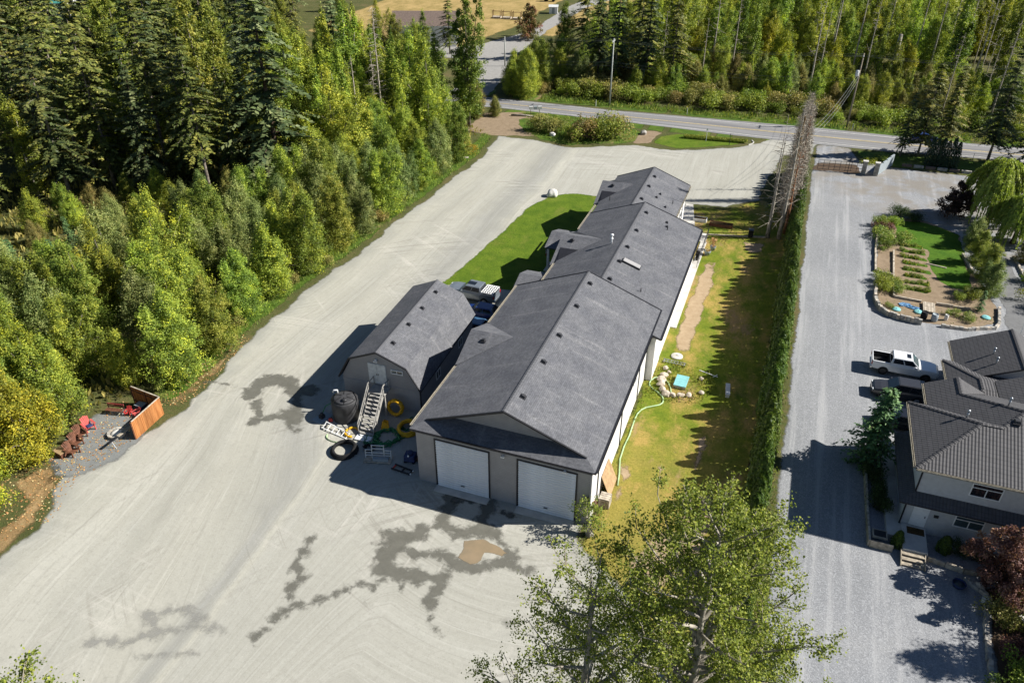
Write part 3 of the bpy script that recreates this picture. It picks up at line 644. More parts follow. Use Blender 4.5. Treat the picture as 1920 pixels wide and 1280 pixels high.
def pipe_vent(parent, x, y, z, h=.45, r=.05, mat='dark_metal', cap=0.):
    mb = MB(); mb.tube([(x, y, z - .1), (x, y, z + h)], r, 8)
    if cap: mb.lathe([(cap, z + h), (cap, z + h + .12), (.02, z + h + .2)], 10, (x, y)); mb.lathe([(cap * .8, z + h * .55), (cap * .8, z + h * .7)], 10, (x, y))
    return mb.build('vent_pipe', mat, parent)
def window(parent, c, w, h, axis='y', depth=.06, frame='white_paint', glass='glass_dark', mull='T', sign=-1, fw=.07):
    """framed window in a wall; axis is the wall normal, sign its direction"""
    def pt(u, v, d): return (c[0] + u, c[1] + sign * d, c[2] + v) if axis == 'y' else (c[0] + sign * d, c[1] + u, c[2] + v)
    def bx(mb, u0, u1, v0, v1, d0, d1):
        a, b = pt(u0, v0, d0), pt(u1, v1, d1)
        mb.box([min(a[i], b[i]) for i in range(3)], [max(a[i], b[i]) for i in range(3)])
    fr = MB()
    bx(fr, -w / 2, w / 2, -h / 2, -h / 2 + fw, -.02, depth); bx(fr, -w / 2, w / 2, h / 2 - fw, h / 2, -.02, depth)
    bx(fr, -w / 2, -w / 2 + fw, -h / 2 + fw, h / 2 - fw, -.02, depth - .002); bx(fr, w / 2 - fw, w / 2, -h / 2 + fw, h / 2 - fw, -.02, depth - .002)
    if mull == 'T':
        bx(fr, -w / 2 + fw, w / 2 - fw, h * .16, h * .16 + fw * .8, -.02, depth - .004); bx(fr, -fw * .4, fw * .4, -h / 2 + fw, h * .16, -.02, depth - .006)
    elif mull == 'I': bx(fr, -fw * .4, fw * .4, -h / 2 + fw, h / 2 - fw, -.02, depth - .004)
    f = fr.build('window', frame, parent)
    def pane(u0, u1, v0, v1):
        g = MB(); bx(g, u0, u1, v0, v1, -.015, .015); g.build('pane', glass, f)
    if mull == 'T':
        pane(-w / 2 + fw, w / 2 - fw, h * .16 + fw * .8, h / 2 - fw); pane(-w / 2 + fw, -fw * .4, -h / 2 + fw, h * .16); pane(fw * .4, w / 2 - fw, -h / 2 + fw, h * .16)
    elif mull == 'I':
        pane(-w / 2 + fw, -fw * .4, -h / 2 + fw, h / 2 - fw); pane(fw * .4, w / 2 - fw, -h / 2 + fw, h / 2 - fw)
    else: pane(-w / 2 + fw, w / 2 - fw, -h / 2 + fw, h / 2 - fw)
    return f
def gutter(parent, a, b, mat='gutter_tan', w=.14):
    a, b = Vector(a), Vector(b); mb = MB()
    mb.bar(a, b, .03, .10); off = (b - a).cross(Vector((0, 0, 1))).normalized() * w
    mb.bar(a + off, b + off, .025, .12); mb.bar(a + off * .5 - Vector((0, 0, .05)), b + off * .5 - Vector((0, 0, .05)), w * .9 if abs(a.y - b.y) > abs(a.x - b.x) else .02, .02 if abs(a.y - b.y) > abs(a.x - b.x) else w * .9)
    return mb.build('gutter', mat, parent)

def drip_edge(parent, *runs):
    for pts in runs:
        mb = MB()
        for a, b in zip(pts, pts[1:]):
            a, b = Vector(a), Vector(b); mb.bar(a + Vector((0, 0, .012)), b + Vector((0, 0, .012)), .13, .07)
        mb.build('drip_edge', 'black_trim', parent)
H = thing('long_house', 'long grey shop and house with three stepped shingle roofs and two white roll-up doors', 'house', (0, 0, 0))
# --- garage block
SL = .3915; ER, RZ, RX = 5.35, 8.2, 6.93
zl = lambda x: ER + (x + .35) * SL
wallbox(H, (0, .1, 0), (13.85, 23.6, 5.2), 'siding', 'garage_wall')
mb = MB(); mb.box((13.85, .1, 0), (13.88, 19.6, 5.2)); mb.build('side_wall', 'siding_white', H)
mb = MB()
g = [(1.3, 1.4, 5.3), (12.55, 1.4, 5.3), (12.55, 1.4, 5.86), (RX, 1.4, RZ - .12), (1.3, 1.4, 5.86)]
gb = [(x, 1.6, z) for x, y, z in g]; mb.face(g); mb.face(gb[::-1])
for i in range(5): mb.face([g[i], gb[i], gb[(i + 1) % 5], g[(i + 1) % 5]][::-1])
mb.build('gable_wall', 'siding', H)
mb = MB()
mb.slab([(-.35, -.2, ER), (.6, .75, zl(.6)), (RX, .75, RZ), (RX, 23.9, RZ), (-.35, 23.9, ER)], .16, (0, 1, 0))
mb.slab([(14.21, -.2, ER), (14.21, 23.9, ER), (RX, 23.9, RZ), (RX, .75, RZ), (13.26, .75, zl(.6))], .16, (0, 1, 0))
mb.slab([(-.35, -.2, ER), (14.21, -.2, ER), (12.56, 1.45, ER + 1.65 * SL), (1.3, 1.45, ER + 1.65 * SL)], .15, (1, 0, 0))
mb.build('garage_roof', ['shingle', 'black_trim'], H)
ridge_cap(H, (RX, .8, RZ), (RX, 23.9, RZ))
for y in (22.0, 17.5, 12.3, 8.1, 3.2): roof_vent(H, 7.55, y, RZ - .62 * SL, 1)
mb = MB()   # cross gable on the left
mb.slab([(-.5, 12.4, 6.82), (-.5, 8.75, 5.36), (-.3, 8.85, 5.40), (3.42, 12.4, 6.84)], .14, (1, 0, 0))
mb.slab([(-.5, 12.4, 6.82), (3.42, 12.4, 6.84), (-.3, 15.95, 5.40), (-.5, 16.05, 5.36)], .14, (1, 0, 0))
mb.build('cross_roof', ['shingle', 'black_trim'], H)
mb = MB(); mb.shape([(-.05, 9.2, 5.0), (-.05, 15.6, 5.0), (-.05, 15.6, 5.28), (-.05, 12.4, 6.62), (-.05, 9.2, 5.28), (.15, 9.2, 5.0), (.15, 15.6, 5.0), (.15, 15.6, 5.28), (.15, 12.4, 6.62), (.15, 9.2, 5.28)],
    [(0, 4, 3, 2, 1), (5, 6, 7, 8, 9), (0, 5, 9, 4), (4, 9, 8, 3), (3, 8, 7, 2), (2, 7, 6, 1), (1, 6, 5, 0)]); mb.build('gable_wall', 'siding', H)
roof_vent(H, 1.0, 11.5, 6.46, 0)
gutter(H, (-.36, 8.6, 5.33), (-.36, .2, 5.33)); gutter(H, (-.36, 23.8, 5.33), (-.36, 16.2, 5.33))
gutter(H, (-.2, -.215, 5.30), (14.0, -.215, 5.30), 'black_trim', .10)
gutter(H, (14.22, .0, 5.30), (14.22, 19.2, 5.30), 'black_trim', .10)
for y in (2.0, 9.6, 16.4):
    mb = MB(); mb.box((13.88, y, .1), (13.96, y + .09, 5.15)); mb.build('downspout', 'black_trim', H)
mb = MB(); mb.box((13.8, -.02, 0), (13.92, .13, 5.15)); mb.build('corner_trim', 'siding_grey', H)
window(H, (13.885, 14.6, 3.4), .9, .8, 'x', sign=1, frame='white_paint', mull='I')
for nm, x0, x1 in (('a', 1.68, 5.95), ('b', 8.36, 12.74)):
    mb = MB(); mb.box((x0 - .16, .02, 0), (x0, .10, 4.6)); mb.box((x1, .02, 0), (x1 + .10, .10, 4.6)); mb.box((x0 - .16, .02, 4.6), (x1 + .10, .10, 4.68))
    gd = mb.build('garage_door', 'black_trim', H)
    n = 20; hh = 4.6 / n; sl = None
    for i in range(n):
        if sl is None:
            q = MB(); q.box((x0, .02, .014), (x1, .095, hh - .014)); q.shape([(x0, .02, .02), (x1, .02, .02), (x1, -.04, hh * .55), (x0, -.04, hh * .55), (x1, .02, hh - .02), (x0, .02, hh - .02)], [(0, 1, 2, 3), (3, 2, 4, 5)])
            sl = q.build('slat', 'rollup', gd)
        else:
            c = sl.copy(); COL.objects.link(c); c.parent = gd; c.location.z = i * hh
    mb = MB(); mb.box((x0, -.045, .0), (x1, .0, .05)); mb.build('bottom_seal', 'rubber', gd)
    mb = MB(); mb.box(((x0 + x1) / 2 - .15, -.09, .62), ((x0 + x1) / 2 + .15, -.05, .68)); mb.build('lift_handle', 'dark_metal', gd)
    mb = MB(); mb.box((x0 - .1, -.7, .0), (x1 + .1, .02, .06)); mb.build('door_sill', 'concrete', H)
for x in (7.15, 11.9):
    mb = MB(); mb.box((x - .06, -.02, 4.55), (x + .06, .1, 4.75)); mb.box((x - .14, -.16, 4.62), (x - .02, -.02, 4.72)); mb.box((x + .02, -.16, 4.62), (x + .14, -.02, 4.72)); mb.build('wall_lamp', 'white_paint', H)
drip_edge(H, [(.6, .75, zl(.6)), (RX, .75, RZ)], [(RX, .75, RZ), (13.26, .75, zl(.6))], [(-.35, 23.9, ER), (RX, 23.9, RZ)], [(RX, 23.9, RZ), (14.21, 23.9, ER)], [(14.21, 23.9, ER), (14.21, -.2, ER)])
# --- middle house
mz = lambda x: 7.4 - .355 * abs(x - 8.1)
wallbox(H, (2.0, 23.6, 0), (14.5, 44.2, 4.75), 'siding_white'); wallbox(H, (13.88, 19.8, 0), (14.55, 23.6, 4.72), 'siding_white', 'closet_wall')
mb = MB()
mb.slab([(1.55, 22.6, mz(1.55)), (8.1, 22.6, mz(8.1)), (8.1, 44.7, 7.4), (1.55, 44.7, mz(1.55))], .16, (0, 1, 0))
mb.slab([(8.1, 22.6, 7.4), (13.9, 22.6, mz(13.9)), (13.9, 19.4, mz(13.9)), (15.05, 19.4, mz(15.05)), (15.05, 44.7, mz(15.05)), (8.1, 44.7, 7.4)], .16, (0, 1, 0))
mb.build('middle_roof', ['shingle', 'black_trim'], H)
ridge_cap(H, (8.1, 24, 7.4), (8.1, 44.7, 7.4))
mb = MB(); mb.shape([(2, 44.2, 4.7), (14.5, 44.2, 4.7), (14.5, 44.2, 4.95), (8.1, 44.2, 7.2), (2, 44.2, 5.05), (2, 44.0, 4.7), (14.5, 44.0, 4.7), (14.5, 44.0, 4.95), (8.1, 44.0, 7.2), (2, 44.0, 5.05)],
    [(0, 1, 2, 3, 4), (9, 8, 7, 6, 5), (0, 5, 6, 1), (1, 6, 7, 2), (2, 7, 8, 3), (3, 8, 9, 4), (4, 9, 5, 0)]); mb.build('gable_wall', 'siding', H)
for y in (42.2, 37.0, 32.6, 29.0, 25.0): roof_vent(H, 8.75, y, mz(8.75), 1, .355)
for x, y in ((11.2, 42.2), (11.4, 41.2)): roof_vent(H, x, y, mz(x), 1, .355, .24)
pipe_vent(H, 11.6, 40.6, mz(11.6)); pipe_vent(H, 11.8, 25.5, mz(11.8), .4)
pipe_vent(H, 6.9, 33.2, mz(6.9), .95, .09, 'white_paint', .2)
mb = MB(); m = Matrix.Translation((9.9, 29.6, mz(9.9))) @ Matrix.Rotation(math.atan(.355), 4, 'Y'); mb.box((-1.0, -.42, 0), (1.0, .42, .16), 0, m)
mb.box((-.92, -.34, .15), (.92, .34, .19), 1, m); mb.build('skylight', ['dark_metal', 'siding_grey'], H)
mb = MB()   # cricket behind the garage roof on the right slope
cz = lambda x: mz(x) + .02
mb.slab([(12.1, 26.6, cz(12.1)), (15.0, 22.6, mz(15.05) + .03), (12.4, 22.8, cz(12.4))], .03, (0, 1, 0)); mb.build('roof_cricket', ['shingle', 'black_trim'], H)
gutter(H, (1.54, 30.3, mz(1.55)), (1.54, 24, mz(1.55))); gutter(H, (1.54, 47.4, mz(1.55)), (1.54, 39.6, mz(1.55)))
gutter(H, (15.06, 19.4, mz(15.05) - .03), (15.06, 44.6, mz(15.05) - .03), 'black_trim', .10)
mb = MB()   # big cross gable over the entrance
mb.slab([(.95, 35.0, 6.40), (.95, 30.4, 4.72), (1.55, 30.4, 4.74), (1.75, 30.7, 5.15), (5.45, 35.0, 6.47)], .14, (1, 0, 0))
mb.slab([(.95, 35.0, 6.40), (5.45, 35.0, 6.47), (1.75, 39.3, 5.15), (1.55, 39.6, 4.74), (.95, 39.6, 4.72)], .14, (1, 0, 0))
mb.build('cross_roof', ['shingle', 'black_trim'], H)
wallbox(H, (1.35, 31, 0), (2.4, 39, 4.7), 'siding')
mb = MB(); mb.shape([(1.35, 31, 4.65), (1.35, 39, 4.65), (1.35, 35, 6.2), (1.6, 31, 4.65), (1.6, 39, 4.65), (1.6, 35, 6.2)], [(0, 2, 1), (3, 4, 5), (0, 3, 5, 2), (2, 5, 4, 1), (1, 4, 3, 0)]); mb.build('gable_wall', 'siding', H)
roof_vent(H, 2.3, 34.2, 6.18, 0)
mb = MB()   # porch roof with two posts
mb.slab([(-1.45, 38.8, 4.75), (-1.45, 36.1, 3.85), (1.3, 36.1, 3.85), (1.3, 38.8, 4.75)], .13, (1, 0, 0))
mb.slab([(-1.45, 38.8, 4.75), (1.3, 38.8, 4.75), (1.3, 41.5, 3.85), (-1.45, 41.5, 3.85)], .13, (1, 0, 0))
mb.build('porch_roof', ['shingle', 'black_trim'], H)
for y in (36.5, 41.1):
    mb = MB(); mb.box((-1.25, y - .12, 0), (-1.0, y + .12, 3.8)); mb.build('porch_post', 'white_dull', H)
mb = MB(); mb.box((-1.6, 36.0, 0), (1.35, 41.6, .18)); mb.box((-2.0, 37.6, 0), (-1.6, 40, .09)); mb.build('porch_slab', 'concrete', H)
window(H, (1.345, 33, 2.6), 2.0, 1.6, 'x', sign=-1)
mb = MB()   # small porch gable beside the garage
mb.slab([(-1.2, 27.0, 5.05), (-1.2, 24.6, 4.25), (1.9, 24.6, 4.25), (1.9, 27.0, 5.05)], .13, (1, 0, 0))
mb.slab([(-1.2, 27.0, 5.05), (1.9, 27.0, 5.05), (1.9, 29.4, 4.25), (-1.2, 29.4, 4.25)], .13, (1, 0, 0)); mb.build('porch_roof', ['shingle', 'black_trim'], H)
for y in (25, 29):
    mb = MB(); mb.box((-1.0, y - .1, 0), (-.8, y + .1, 4.2)); mb.build('porch_post', 'white_dull', H)
wallbox(H, (.2, 24.2, 0), (2.0, 29.6, 4.2), 'siding', 'porch_wall')
drip_edge(H, [(1.55, 44.7, mz(1.55)), (8.1, 44.7, 7.4)], [(8.1, 44.7, 7.4), (15.05, 44.7, mz(15.05))], [(15.05, 19.4, mz(15.05)), (15.05, 44.7, mz(15.05))], [(13.95, 19.4, mz(13.95)), (15.05, 19.4, mz(15.05))])
# --- rear house
rz = lambda x: 6.8 - .385 * abs(x - 6.5)
wallbox(H, (2.0, 44.2, 0), (11.1, 58.0, 4.75), 'siding_white')
mb = MB()
mb.slab([(1.6, 44.7, rz(1.6)), (6.5, 44.2, 6.8), (6.5, 58.5, 6.8), (1.6, 58.5, rz(1.6))], .16, (0, 1, 0))
mb.slab([(6.5, 44.2, 6.8), (11.5, 44.2, rz(11.5)), (11.5, 58.5, rz(11.5)), (6.5, 58.5, 6.8)], .16, (0, 1, 0))
mb.build('rear_roof', ['shingle', 'black_trim'], H)
ridge_cap(H, (6.5, 45, 6.8), (6.5, 58.5, 6.8))
mb = MB(); mb.shape([(2, 58.0, 4.7), (11.1, 58.0, 4.7), (11.1, 58.0, 4.9), (6.5, 58.0, 6.62), (2, 58.0, 4.9), (2, 57.8, 4.7), (11.1, 57.8, 4.7), (11.1, 57.8, 4.9), (6.5, 57.8, 6.62), (2, 57.8, 4.9)],
    [(0, 1, 2, 3, 4), (9, 8, 7, 6, 5), (0, 5, 6, 1), (1, 6, 7, 2), (2, 7, 8, 3), (3, 8, 9, 4), (4, 9, 5, 0)]); mb.build('gable_wall', 'siding', H)
for y in (55.6, 52.0, 47.6): roof_vent(H, 7.1, y, rz(7.1), 1, .385)
for x, y in ((8.7, 51.4), (8.5, 50.0), (9.9, 48.6)): roof_vent(H, x, y, rz(x), 1, .385, .24)
pipe_vent(H, 10.5, 50.6, rz(10.5)); pipe_vent(H, 3.0, 48.5, rz(3.0), .6)
gutter(H, (11.51, 44.8, rz(11.5) - .02), (11.51, 58.4, rz(11.5) - .02), 'gutter_tan', .12)
mb = MB()
mb.slab([(.9, 53.0, 6.2), (.9, 48.7, 4.58), (1.62, 48.7, 4.6), (1.8, 48.9, 4.98), (5.0, 53.0, 6.23)], .14, (1, 0, 0))
mb.slab([(.9, 53.0, 6.2), (5.0, 53.0, 6.23), (1.8, 57.1, 4.98), (1.62, 57.3, 4.6), (.9, 57.3, 4.58)], .14, (1, 0, 0)); mb.build('cross_roof', ['shingle', 'black_trim'], H)
wallbox(H, (1.35, 49.2, 0), (2.4, 56.8, 4.55), 'siding'); roof_vent(H, 2.4, 52.2, 5.98, 0)
mb = MB(); mb.shape([(1.35, 49.2, 4.5), (1.35, 56.8, 4.5), (1.35, 53, 6.0), (1.6, 49.2, 4.5), (1.6, 56.8, 4.5), (1.6, 53, 6.0)], [(0, 2, 1), (3, 4, 5), (0, 3, 5, 2), (2, 5, 4, 1), (1, 4, 3, 0)]); mb.build('gable_wall', 'siding', H)
window(H, (1.345, 51.4, 2.6), 1.8, 1.4, 'x', sign=-1)
for y in (47, 54.5): window(H, (11.105, y, 2.4), 1.6, 1.3, 'x', sign=1)
mb = MB(); mb.box((14.4, 30, .0), (15.15, 52.2, .10)); mb.box((14.2, 52.2, 0), (15.0, 54.8, .10)); mb.build('side_walk', 'concrete', H)
mb = MB(); mb.shape([(10.9, 45, .0), (12.9, 45, 0), (12.9, 57, 0), (11.6, 64, 0), (10.6, 64, 0), (10.9, 45, .12), (12.9, 45, .12), (12.9, 57, .12), (11.6, 64, .12), (10.6, 64, .12)], [(5, 6, 7, 8, 9), (0, 1, 6, 5), (1, 2, 7, 6), (2, 3, 8, 7), (3, 4, 9, 8), (4, 0, 5, 9)]); mb.build('patio', 'concrete', H)
mb = MB()
for i in range(9): mb.box((15.0, 44.6 + i * 1.2, .1), (15.05, 44.65 + i * 1.2, 1.15))
mb.box((14.99, 44.6, 1.12), (15.06, 54.3, 1.18)); mb.build('patio_railing', 'dark_metal', H)

drip_edge(H, [(1.6, 58.5, rz(1.6)), (6.5, 58.5, 6.8)], [(6.5, 58.5, 6.8), (11.5, 58.5, rz(11.5))])
# --- gambrel shed
B = thing('gambrel_shed', 'grey two-storey shed with barn-shaped shingle roof beside the long house', 'shed', (-7.35, 7.65, 0), R(2.4))
D = 13.6
mb = MB(); mb.box((-3.7, .06, 0), (3.7, D - .3, 2.3)); mb.build('lower_wall', 'siding_grey', B)
prof = [(-3.72, 2.3), (3.72, 2.3), (3.66, 2.75), (2.66, 4.62), (0, 5.72), (-2.66, 4.62), (-3.66, 2.75)]
for y0, y1 in ((.02, .25), (D - .55, D - .3)):
    mb = MB(); n = len(prof); f = [(x, y0, z) for x, z in prof]; bk = [(x, y1, z) for x, z in prof]
    mb.face(f); mb.face(bk[::-1])
    for i in range(n): mb.face([f[i], bk[i], bk[(i + 1) % n], f[(i + 1) % n]][::-1])
    mb.build('gable_wall', 'siding', B)
mb = MB()
for sg in (-1, 1):
    mb.slab([(sg * 2.75, -.3, 4.75), (sg * 2.75, D, 4.75), (0, D, 5.9), (0, -.3, 5.9)], .13, (0, 1, 0))
    mb.slab([(sg * 3.97, -.3, 2.6), (sg * 3.97, D, 2.6), (sg * 2.75, D, 4.75), (sg * 2.75, -.3, 4.75)], .17, (0, 1, 0))
mb.build('roof', ['shingle', 'black_trim'], B)
drip_edge(B, [(-3.97, -.3, 2.6), (-2.75, -.3, 4.75), (0, -.3, 5.9), (2.75, -.3, 4.75), (3.97, -.3, 2.6)])
ridge_cap(B, (0, -.28, 5.9), (0, D, 5.9), .26)
for y in (1.9, 5.2, 8.3, 11.6): roof_vent(B, .62, y, 5.65, 1, .42, .28)
mb = MB(); mb.box((-3.72, -.02, 2.22), (3.72, .05, 2.34)); mb.build('ledge', 'siding_grey', B)
mb = MB(); mb.box((-1.05, -.03, 2.42), (.68, .01, 4.5)); dr = mb.build('double_door', 'white_dull', B)
for x0 in (-1.0, -.17):
    q = MB(); q.box((x0, -.055, 2.46), (x0 + .80, -.03, 4.45)); q.build('door_leaf', 'white_dull', dr)
q = MB(); q.box((-.26, -.1, 3.35), (-.22, -.055, 3.5)); q.box((-.12, -.1, 3.35), (-.08, -.055, 3.5)); q.build('door_handle', 'dark_metal', dr)
window(B, (1.72, .01, 4.0), 1.15, .42, 'y', mull='I', glass='glass_tint')
mb = MB(); mb.box((-.28, -.12, 4.86), (-.08, .01, 5.0)); mb.box((-.34, -.22, 4.78), (-.22, -.1, 4.9)); mb.box((-.14, -.22, 4.78), (-.02, -.1, 4.9)); mb.build('wall_lamp', 'white_paint', B)
for y in (4.2, 9.8): window(B, (3.705, y, 1.5), 1.0, .9, 'x', sign=1, mull='I')
mb = MB(); mb.box((3.72, .02, .1), (3.82, .12, 2.6)); mb.build('downspout', 'black_trim', B)

# --- exterior stair to the loft door
S = thing('loft_stair', 'grey wooden stair with handrails climbing to the shed loft door', 'stairs', (-7.15, 7.3, 0), R(2))
mb = MB(); mb.box((-.85, -.95, 2.22), (.85, .25, 2.30)); mb.build('landing', 'stair_wood', S)
for sg in (-1, 1):
    mb = MB(); mb.bar((sg * .66, -.9, 2.2), (sg * .66 + .35, -4.0, .12), .06, .26); mb.build('stringer', 'stair_wood', S)
    mb = MB(); x0 = sg * .72
    for t_ in (0, .36, .7, 1.0): mb.bar((x0 + .35 * t_, -.9 - 3.0 * t_, 2.2 - 2.1 * t_), (x0 + .35 * t_, -.9 - 3.0 * t_, 3.2 - 2.1 * t_), .06)
    mb.bar((x0, -.9, 3.2), (x0 + .35, -3.9, 1.1), .05, .09); mb.bar((x0, -.9, 2.75), (x0 + .35, -3.9, .65), .04, .07); mb.bar((x0, .2, 2.3), (x0, .2, 3.2), .06); mb.bar((x0, .2, 3.2), (x0, -.9, 3.2), .05, .09)
    mb.build('handrail', 'stair_wood', S)
tr = None
for i in range(10):
    t_ = (i + .5) / 10
    if tr is None: mb = MB(); mb.box((-.68, -.15, -.03), (.68, .15, .03)); tr = mb.build('tread', 'stair_wood', S); o = tr
    else: o = tr.copy(); COL.objects.link(o); o.parent = S
    o.location = (.35 * t_, -.9 - 3.1 * t_, 2.2 - 2.08 * t_)
for sx in (-.75, .75):
    mb = MB(); mb.box((sx - .06, -.9, 0), (sx + .06, -.78, 2.22)); mb.build('post', 'stair_wood', S)
mb = MB(); mb.box((-.35, -4.75, .04), (1.05, -4.05, .16)); mb.build('foot_pad', 'white_paint', S)

# --- neighbour's house
N = thing('neighbour_house', 'pale two-storey house with dark tile hip roofs beside the grey gravel drive', 'house', (0, 0, 0))
TS = .49; FZ = lambda t: 6 + TS * (t - 7.4); LA = lambda s: 6 + TS * (s - 35.1); LB = lambda s: 6 + TS * (s - 36.4)
wallbox(N, (35.75, 8.0, 0), (54, 15.0, 5.85), 'stucco'); wallbox(N, (37.0, 15.0, 0), (54, 18.0, 5.85), 'stucco'); wallbox(N, (42.4, 18.0, 0), (54, 20.2, 5.85), 'stucco')
wallbox(N, (40.1, 18.0, 0), (54, 27.4, 2.9), 'stucco', 'wing_wall'); wallbox(N, (41.0, 25.4, 0), (49, 31.3, 2.95), 'stucco', 'wing_wall')
# lower storey stands forward a little under the skirt roof
wallbox(N, (35.4, 7.7, 0), (54, 8.0, 2.85), 'stucco', 'lower_wall'); wallbox(N, (35.4, 8.0, 0), (35.75, 15.0, 2.85), 'stucco', 'lower_wall')
mb = MB(); Zr = 7.985
mb.slab([(35.1, 7.4, 6), (54, 7.4, 6), (54, 12.95, FZ(12.95)), (41.95, 12.95, FZ(12.95)), (40.45, 11.45, FZ(11.45)), (39.15, 11.45, FZ(11.45))], .16, (1, 0, 0))
mb.slab([(35.1, 7.4, 6), (39.15, 11.45, Zr), (35.1, 15.5, 6)], .16, (0, 1, 0))
mb.slab([(35.1, 15.5, 6), (39.15, 11.45, Zr), (40.45, 11.45, Zr), (36.4, 15.5, 6)], .16, (1, 0, 0))
mb.slab([(36.4, 15.5, 6), (40.45, 11.45, LB(40.45)), (41.95, 12.95, LB(41.95)), (38.6, 16.3, LB(38.6)), (38.6, 18.6, LB(38.6)), (36.4, 18.6, 6)], .16, (0, 1, 0))
mb.slab([(38.6, 16.3, LB(38.6)), (40.85, 18.6, 6.0), (38.6, 18.6, LB(38.6))], .16, (0, 1, 0))
mb.slab([(41.95, 12.95, FZ(12.95)), (54, 12.95, FZ(12.95)), (54, 18.5, 6), (40.8, 18.5, 6), (38.6, 16.3, LB(38.6))], .16, (1, 0, 0))
EZ = lambda s: 6.05 + .45 * (s - 41.8)
mb.slab([(41.8, 17.6, EZ(41.8)), (43.9, 16.2, EZ(43.9)), (43.9, 20.8, EZ(43.9)), (41.8, 20.8, EZ(41.8))], .16, (0, 1, 0))
mb.slab([(43.9, 16.2, EZ(43.9)), (46.0, 17.6, 6.05), (46.0, 20.8, 6.05), (43.9, 20.8, EZ(43.9))], .16, (0, 1, 0))
mb.build('main_roof', ['tile', 'black_trim'], N)
mb = MB()
mb.slab([(39.5, 19.2, 3.0), (41.8, 22.4, 4.1), (41.8, 24.0, 4.1), (39.5, 28.1, 3.0)], .16, (0, 1, 0))
mb.slab([(39.5, 28.1, 3.0), (41.8, 24.0, 4.1), (47, 24, 4.1), (47, 28.1, 3.0)], .16, (1, 0, 0))
mb.slab([(39.5, 19.2, 3.0), (47, 19.2, 3.0), (47, 22.4, 4.1), (41.8, 22.4, 4.1)], .16, (1, 0, 0)); mb.slab([(41.8, 22.4, 4.1), (47, 22.4, 4.1), (47, 24, 4.1), (41.8, 24, 4.1)], .14, (1, 0, 0))
CZ = lambda s: 3.0 + .49 * (s - 40.4)
mb.slab([(40.4, 25.0, CZ(40.4)), (45.0, 25.0, CZ(45)), (45.0, 31.8, CZ(45)), (40.4, 31.8, CZ(40.4))], .16, (0, 1, 0))
mb.slab([(45.0, 25.0, CZ(45)), (49.6, 25.0, 3.0), (49.6, 31.8, 3.0), (45.0, 31.8, CZ(45))], .16, (0, 1, 0))
mb.build('wing_roof', ['tile', 'black_trim'], N)
mb = MB(); mb.shape([(41, 25.5, 2.9), (49, 25.5, 2.9), (45, 25.5, 4.95), (41, 25.7, 2.9), (49, 25.7, 2.9), (45, 25.7, 4.95)], [(0, 1, 2), (5, 4, 3), (0, 3, 4, 1), (1, 4, 5, 2), (2, 5, 3, 0)]); mb.build('gable_wall', 'stucco', N)
for a, b in (((35.1, 7.4, 6), (39.15, 11.45, Zr)), ((39.15, 11.45, Zr), (40.45, 11.45, Zr)), ((40.45, 11.45, Zr), (41.95, 12.95, FZ(12.95))), ((41.95, 12.95, FZ(12.95)), (54, 12.95, FZ(12.95))), ((39.15, 11.45, Zr), (35.1, 15.5, 6)),
             ((41.95, 12.95, LB(41.95)), (38.6, 16.3, LB(38.6))), ((38.6, 16.3, LB(38.6)), (38.6, 18.6, LB(38.6))), ((45, 25, CZ(45)), (45, 31.8, CZ(45))), ((39.5, 28.1, 3.0), (41.8, 24, 4.1)), ((41.8, 24, 4.1), (41.8, 22.4, 4.1)), ((41.8, 22.4, 4.1), (39.5, 19.2, 3.0)), ((43.9, 16.5, EZ(43.9)), (43.9, 20.8, EZ(43.9)))):
    ridge_cap(N, a, b, .32, 'tile')
mb = MB()   # skirt roof between the storeys
mb.slab([(34.8, 7.1, 2.95), (54, 7.1, 2.95), (54, 8.0, 3.5), (35.72, 8.0, 3.5)], .12, (1, 0, 0)); mb.slab([(34.8, 7.1, 2.95), (35.72, 8.0, 3.5), (35.72, 15.2, 3.5), (34.8, 15.2, 2.95)], .12, (0, 1, 0)); mb.build('skirt_roof', ['tile', 'black_trim'], N)
gutter(N, (35.1, 7.36, 5.93), (54, 7.36, 5.93), 'gutter_tan', .12); gutter(N, (35.06, 15.4, 5.93), (35.06, 7.5, 5.93), 'gutter_tan', .12)
gutter(N, (36.36, 18.5, 5.93), (36.36, 15.6, 5.93), 'gutter_tan', .12); gutter(N, (40.36, 31.7, 2.93), (40.36, 27.5, 2.93), 'gutter_tan', .12); gutter(N, (39.46, 28.0, 2.93), (39.46, 19.4, 2.93), 'gutter_tan', .12)
for x, y, z in ((35.68, 7.93, 3.5), (35.33, 7.62, .3)):
    mb = MB(); mb.box((x, y, z), (x + .10, y + .09, z + (2.35 if z > 1 else 2.5))); mb.build('downspout', 'black_trim', N)
window(N, (39.9, 7.99, 4.75), 1.95, 1.15, 'y', mull='T'); window(N, (43.9, 7.99, 4.9), 1.6, .9, 'y', mull='T')
window(N, (39.6, 7.69, 1.9), 1.9, 1.05, 'y', mull='T', glass='glass_tint')
mb = MB(); mb.box((35.95, 7.63, .62), (37.0, 7.70, 2.72)); nd = mb.build('entry_door', 'white_paint', N)
q = MB(); q.box((36.05, 7.60, .70), (36.9, 7.63, 2.64)); q.build('door_leaf', 'white_paint', nd); q = MB(); q.box((36.78, 7.52, 1.55), (36.84, 7.60, 1.7)); q.build('door_handle', 'chrome', nd)
mb = MB(); mb.box((37.35, 7.6, 1.75), (37.65, 7.7, 1.95)); mb.build('mail_box', 'dark_metal', N)
mb = MB(); mb.box((35.5, 5.0, .0), (37.1, 7.66, .58)); mb.box((34.5, 6.2, 0), (35.5, 16.5, .5)); mb.build('porch_slab', 'concrete', N)
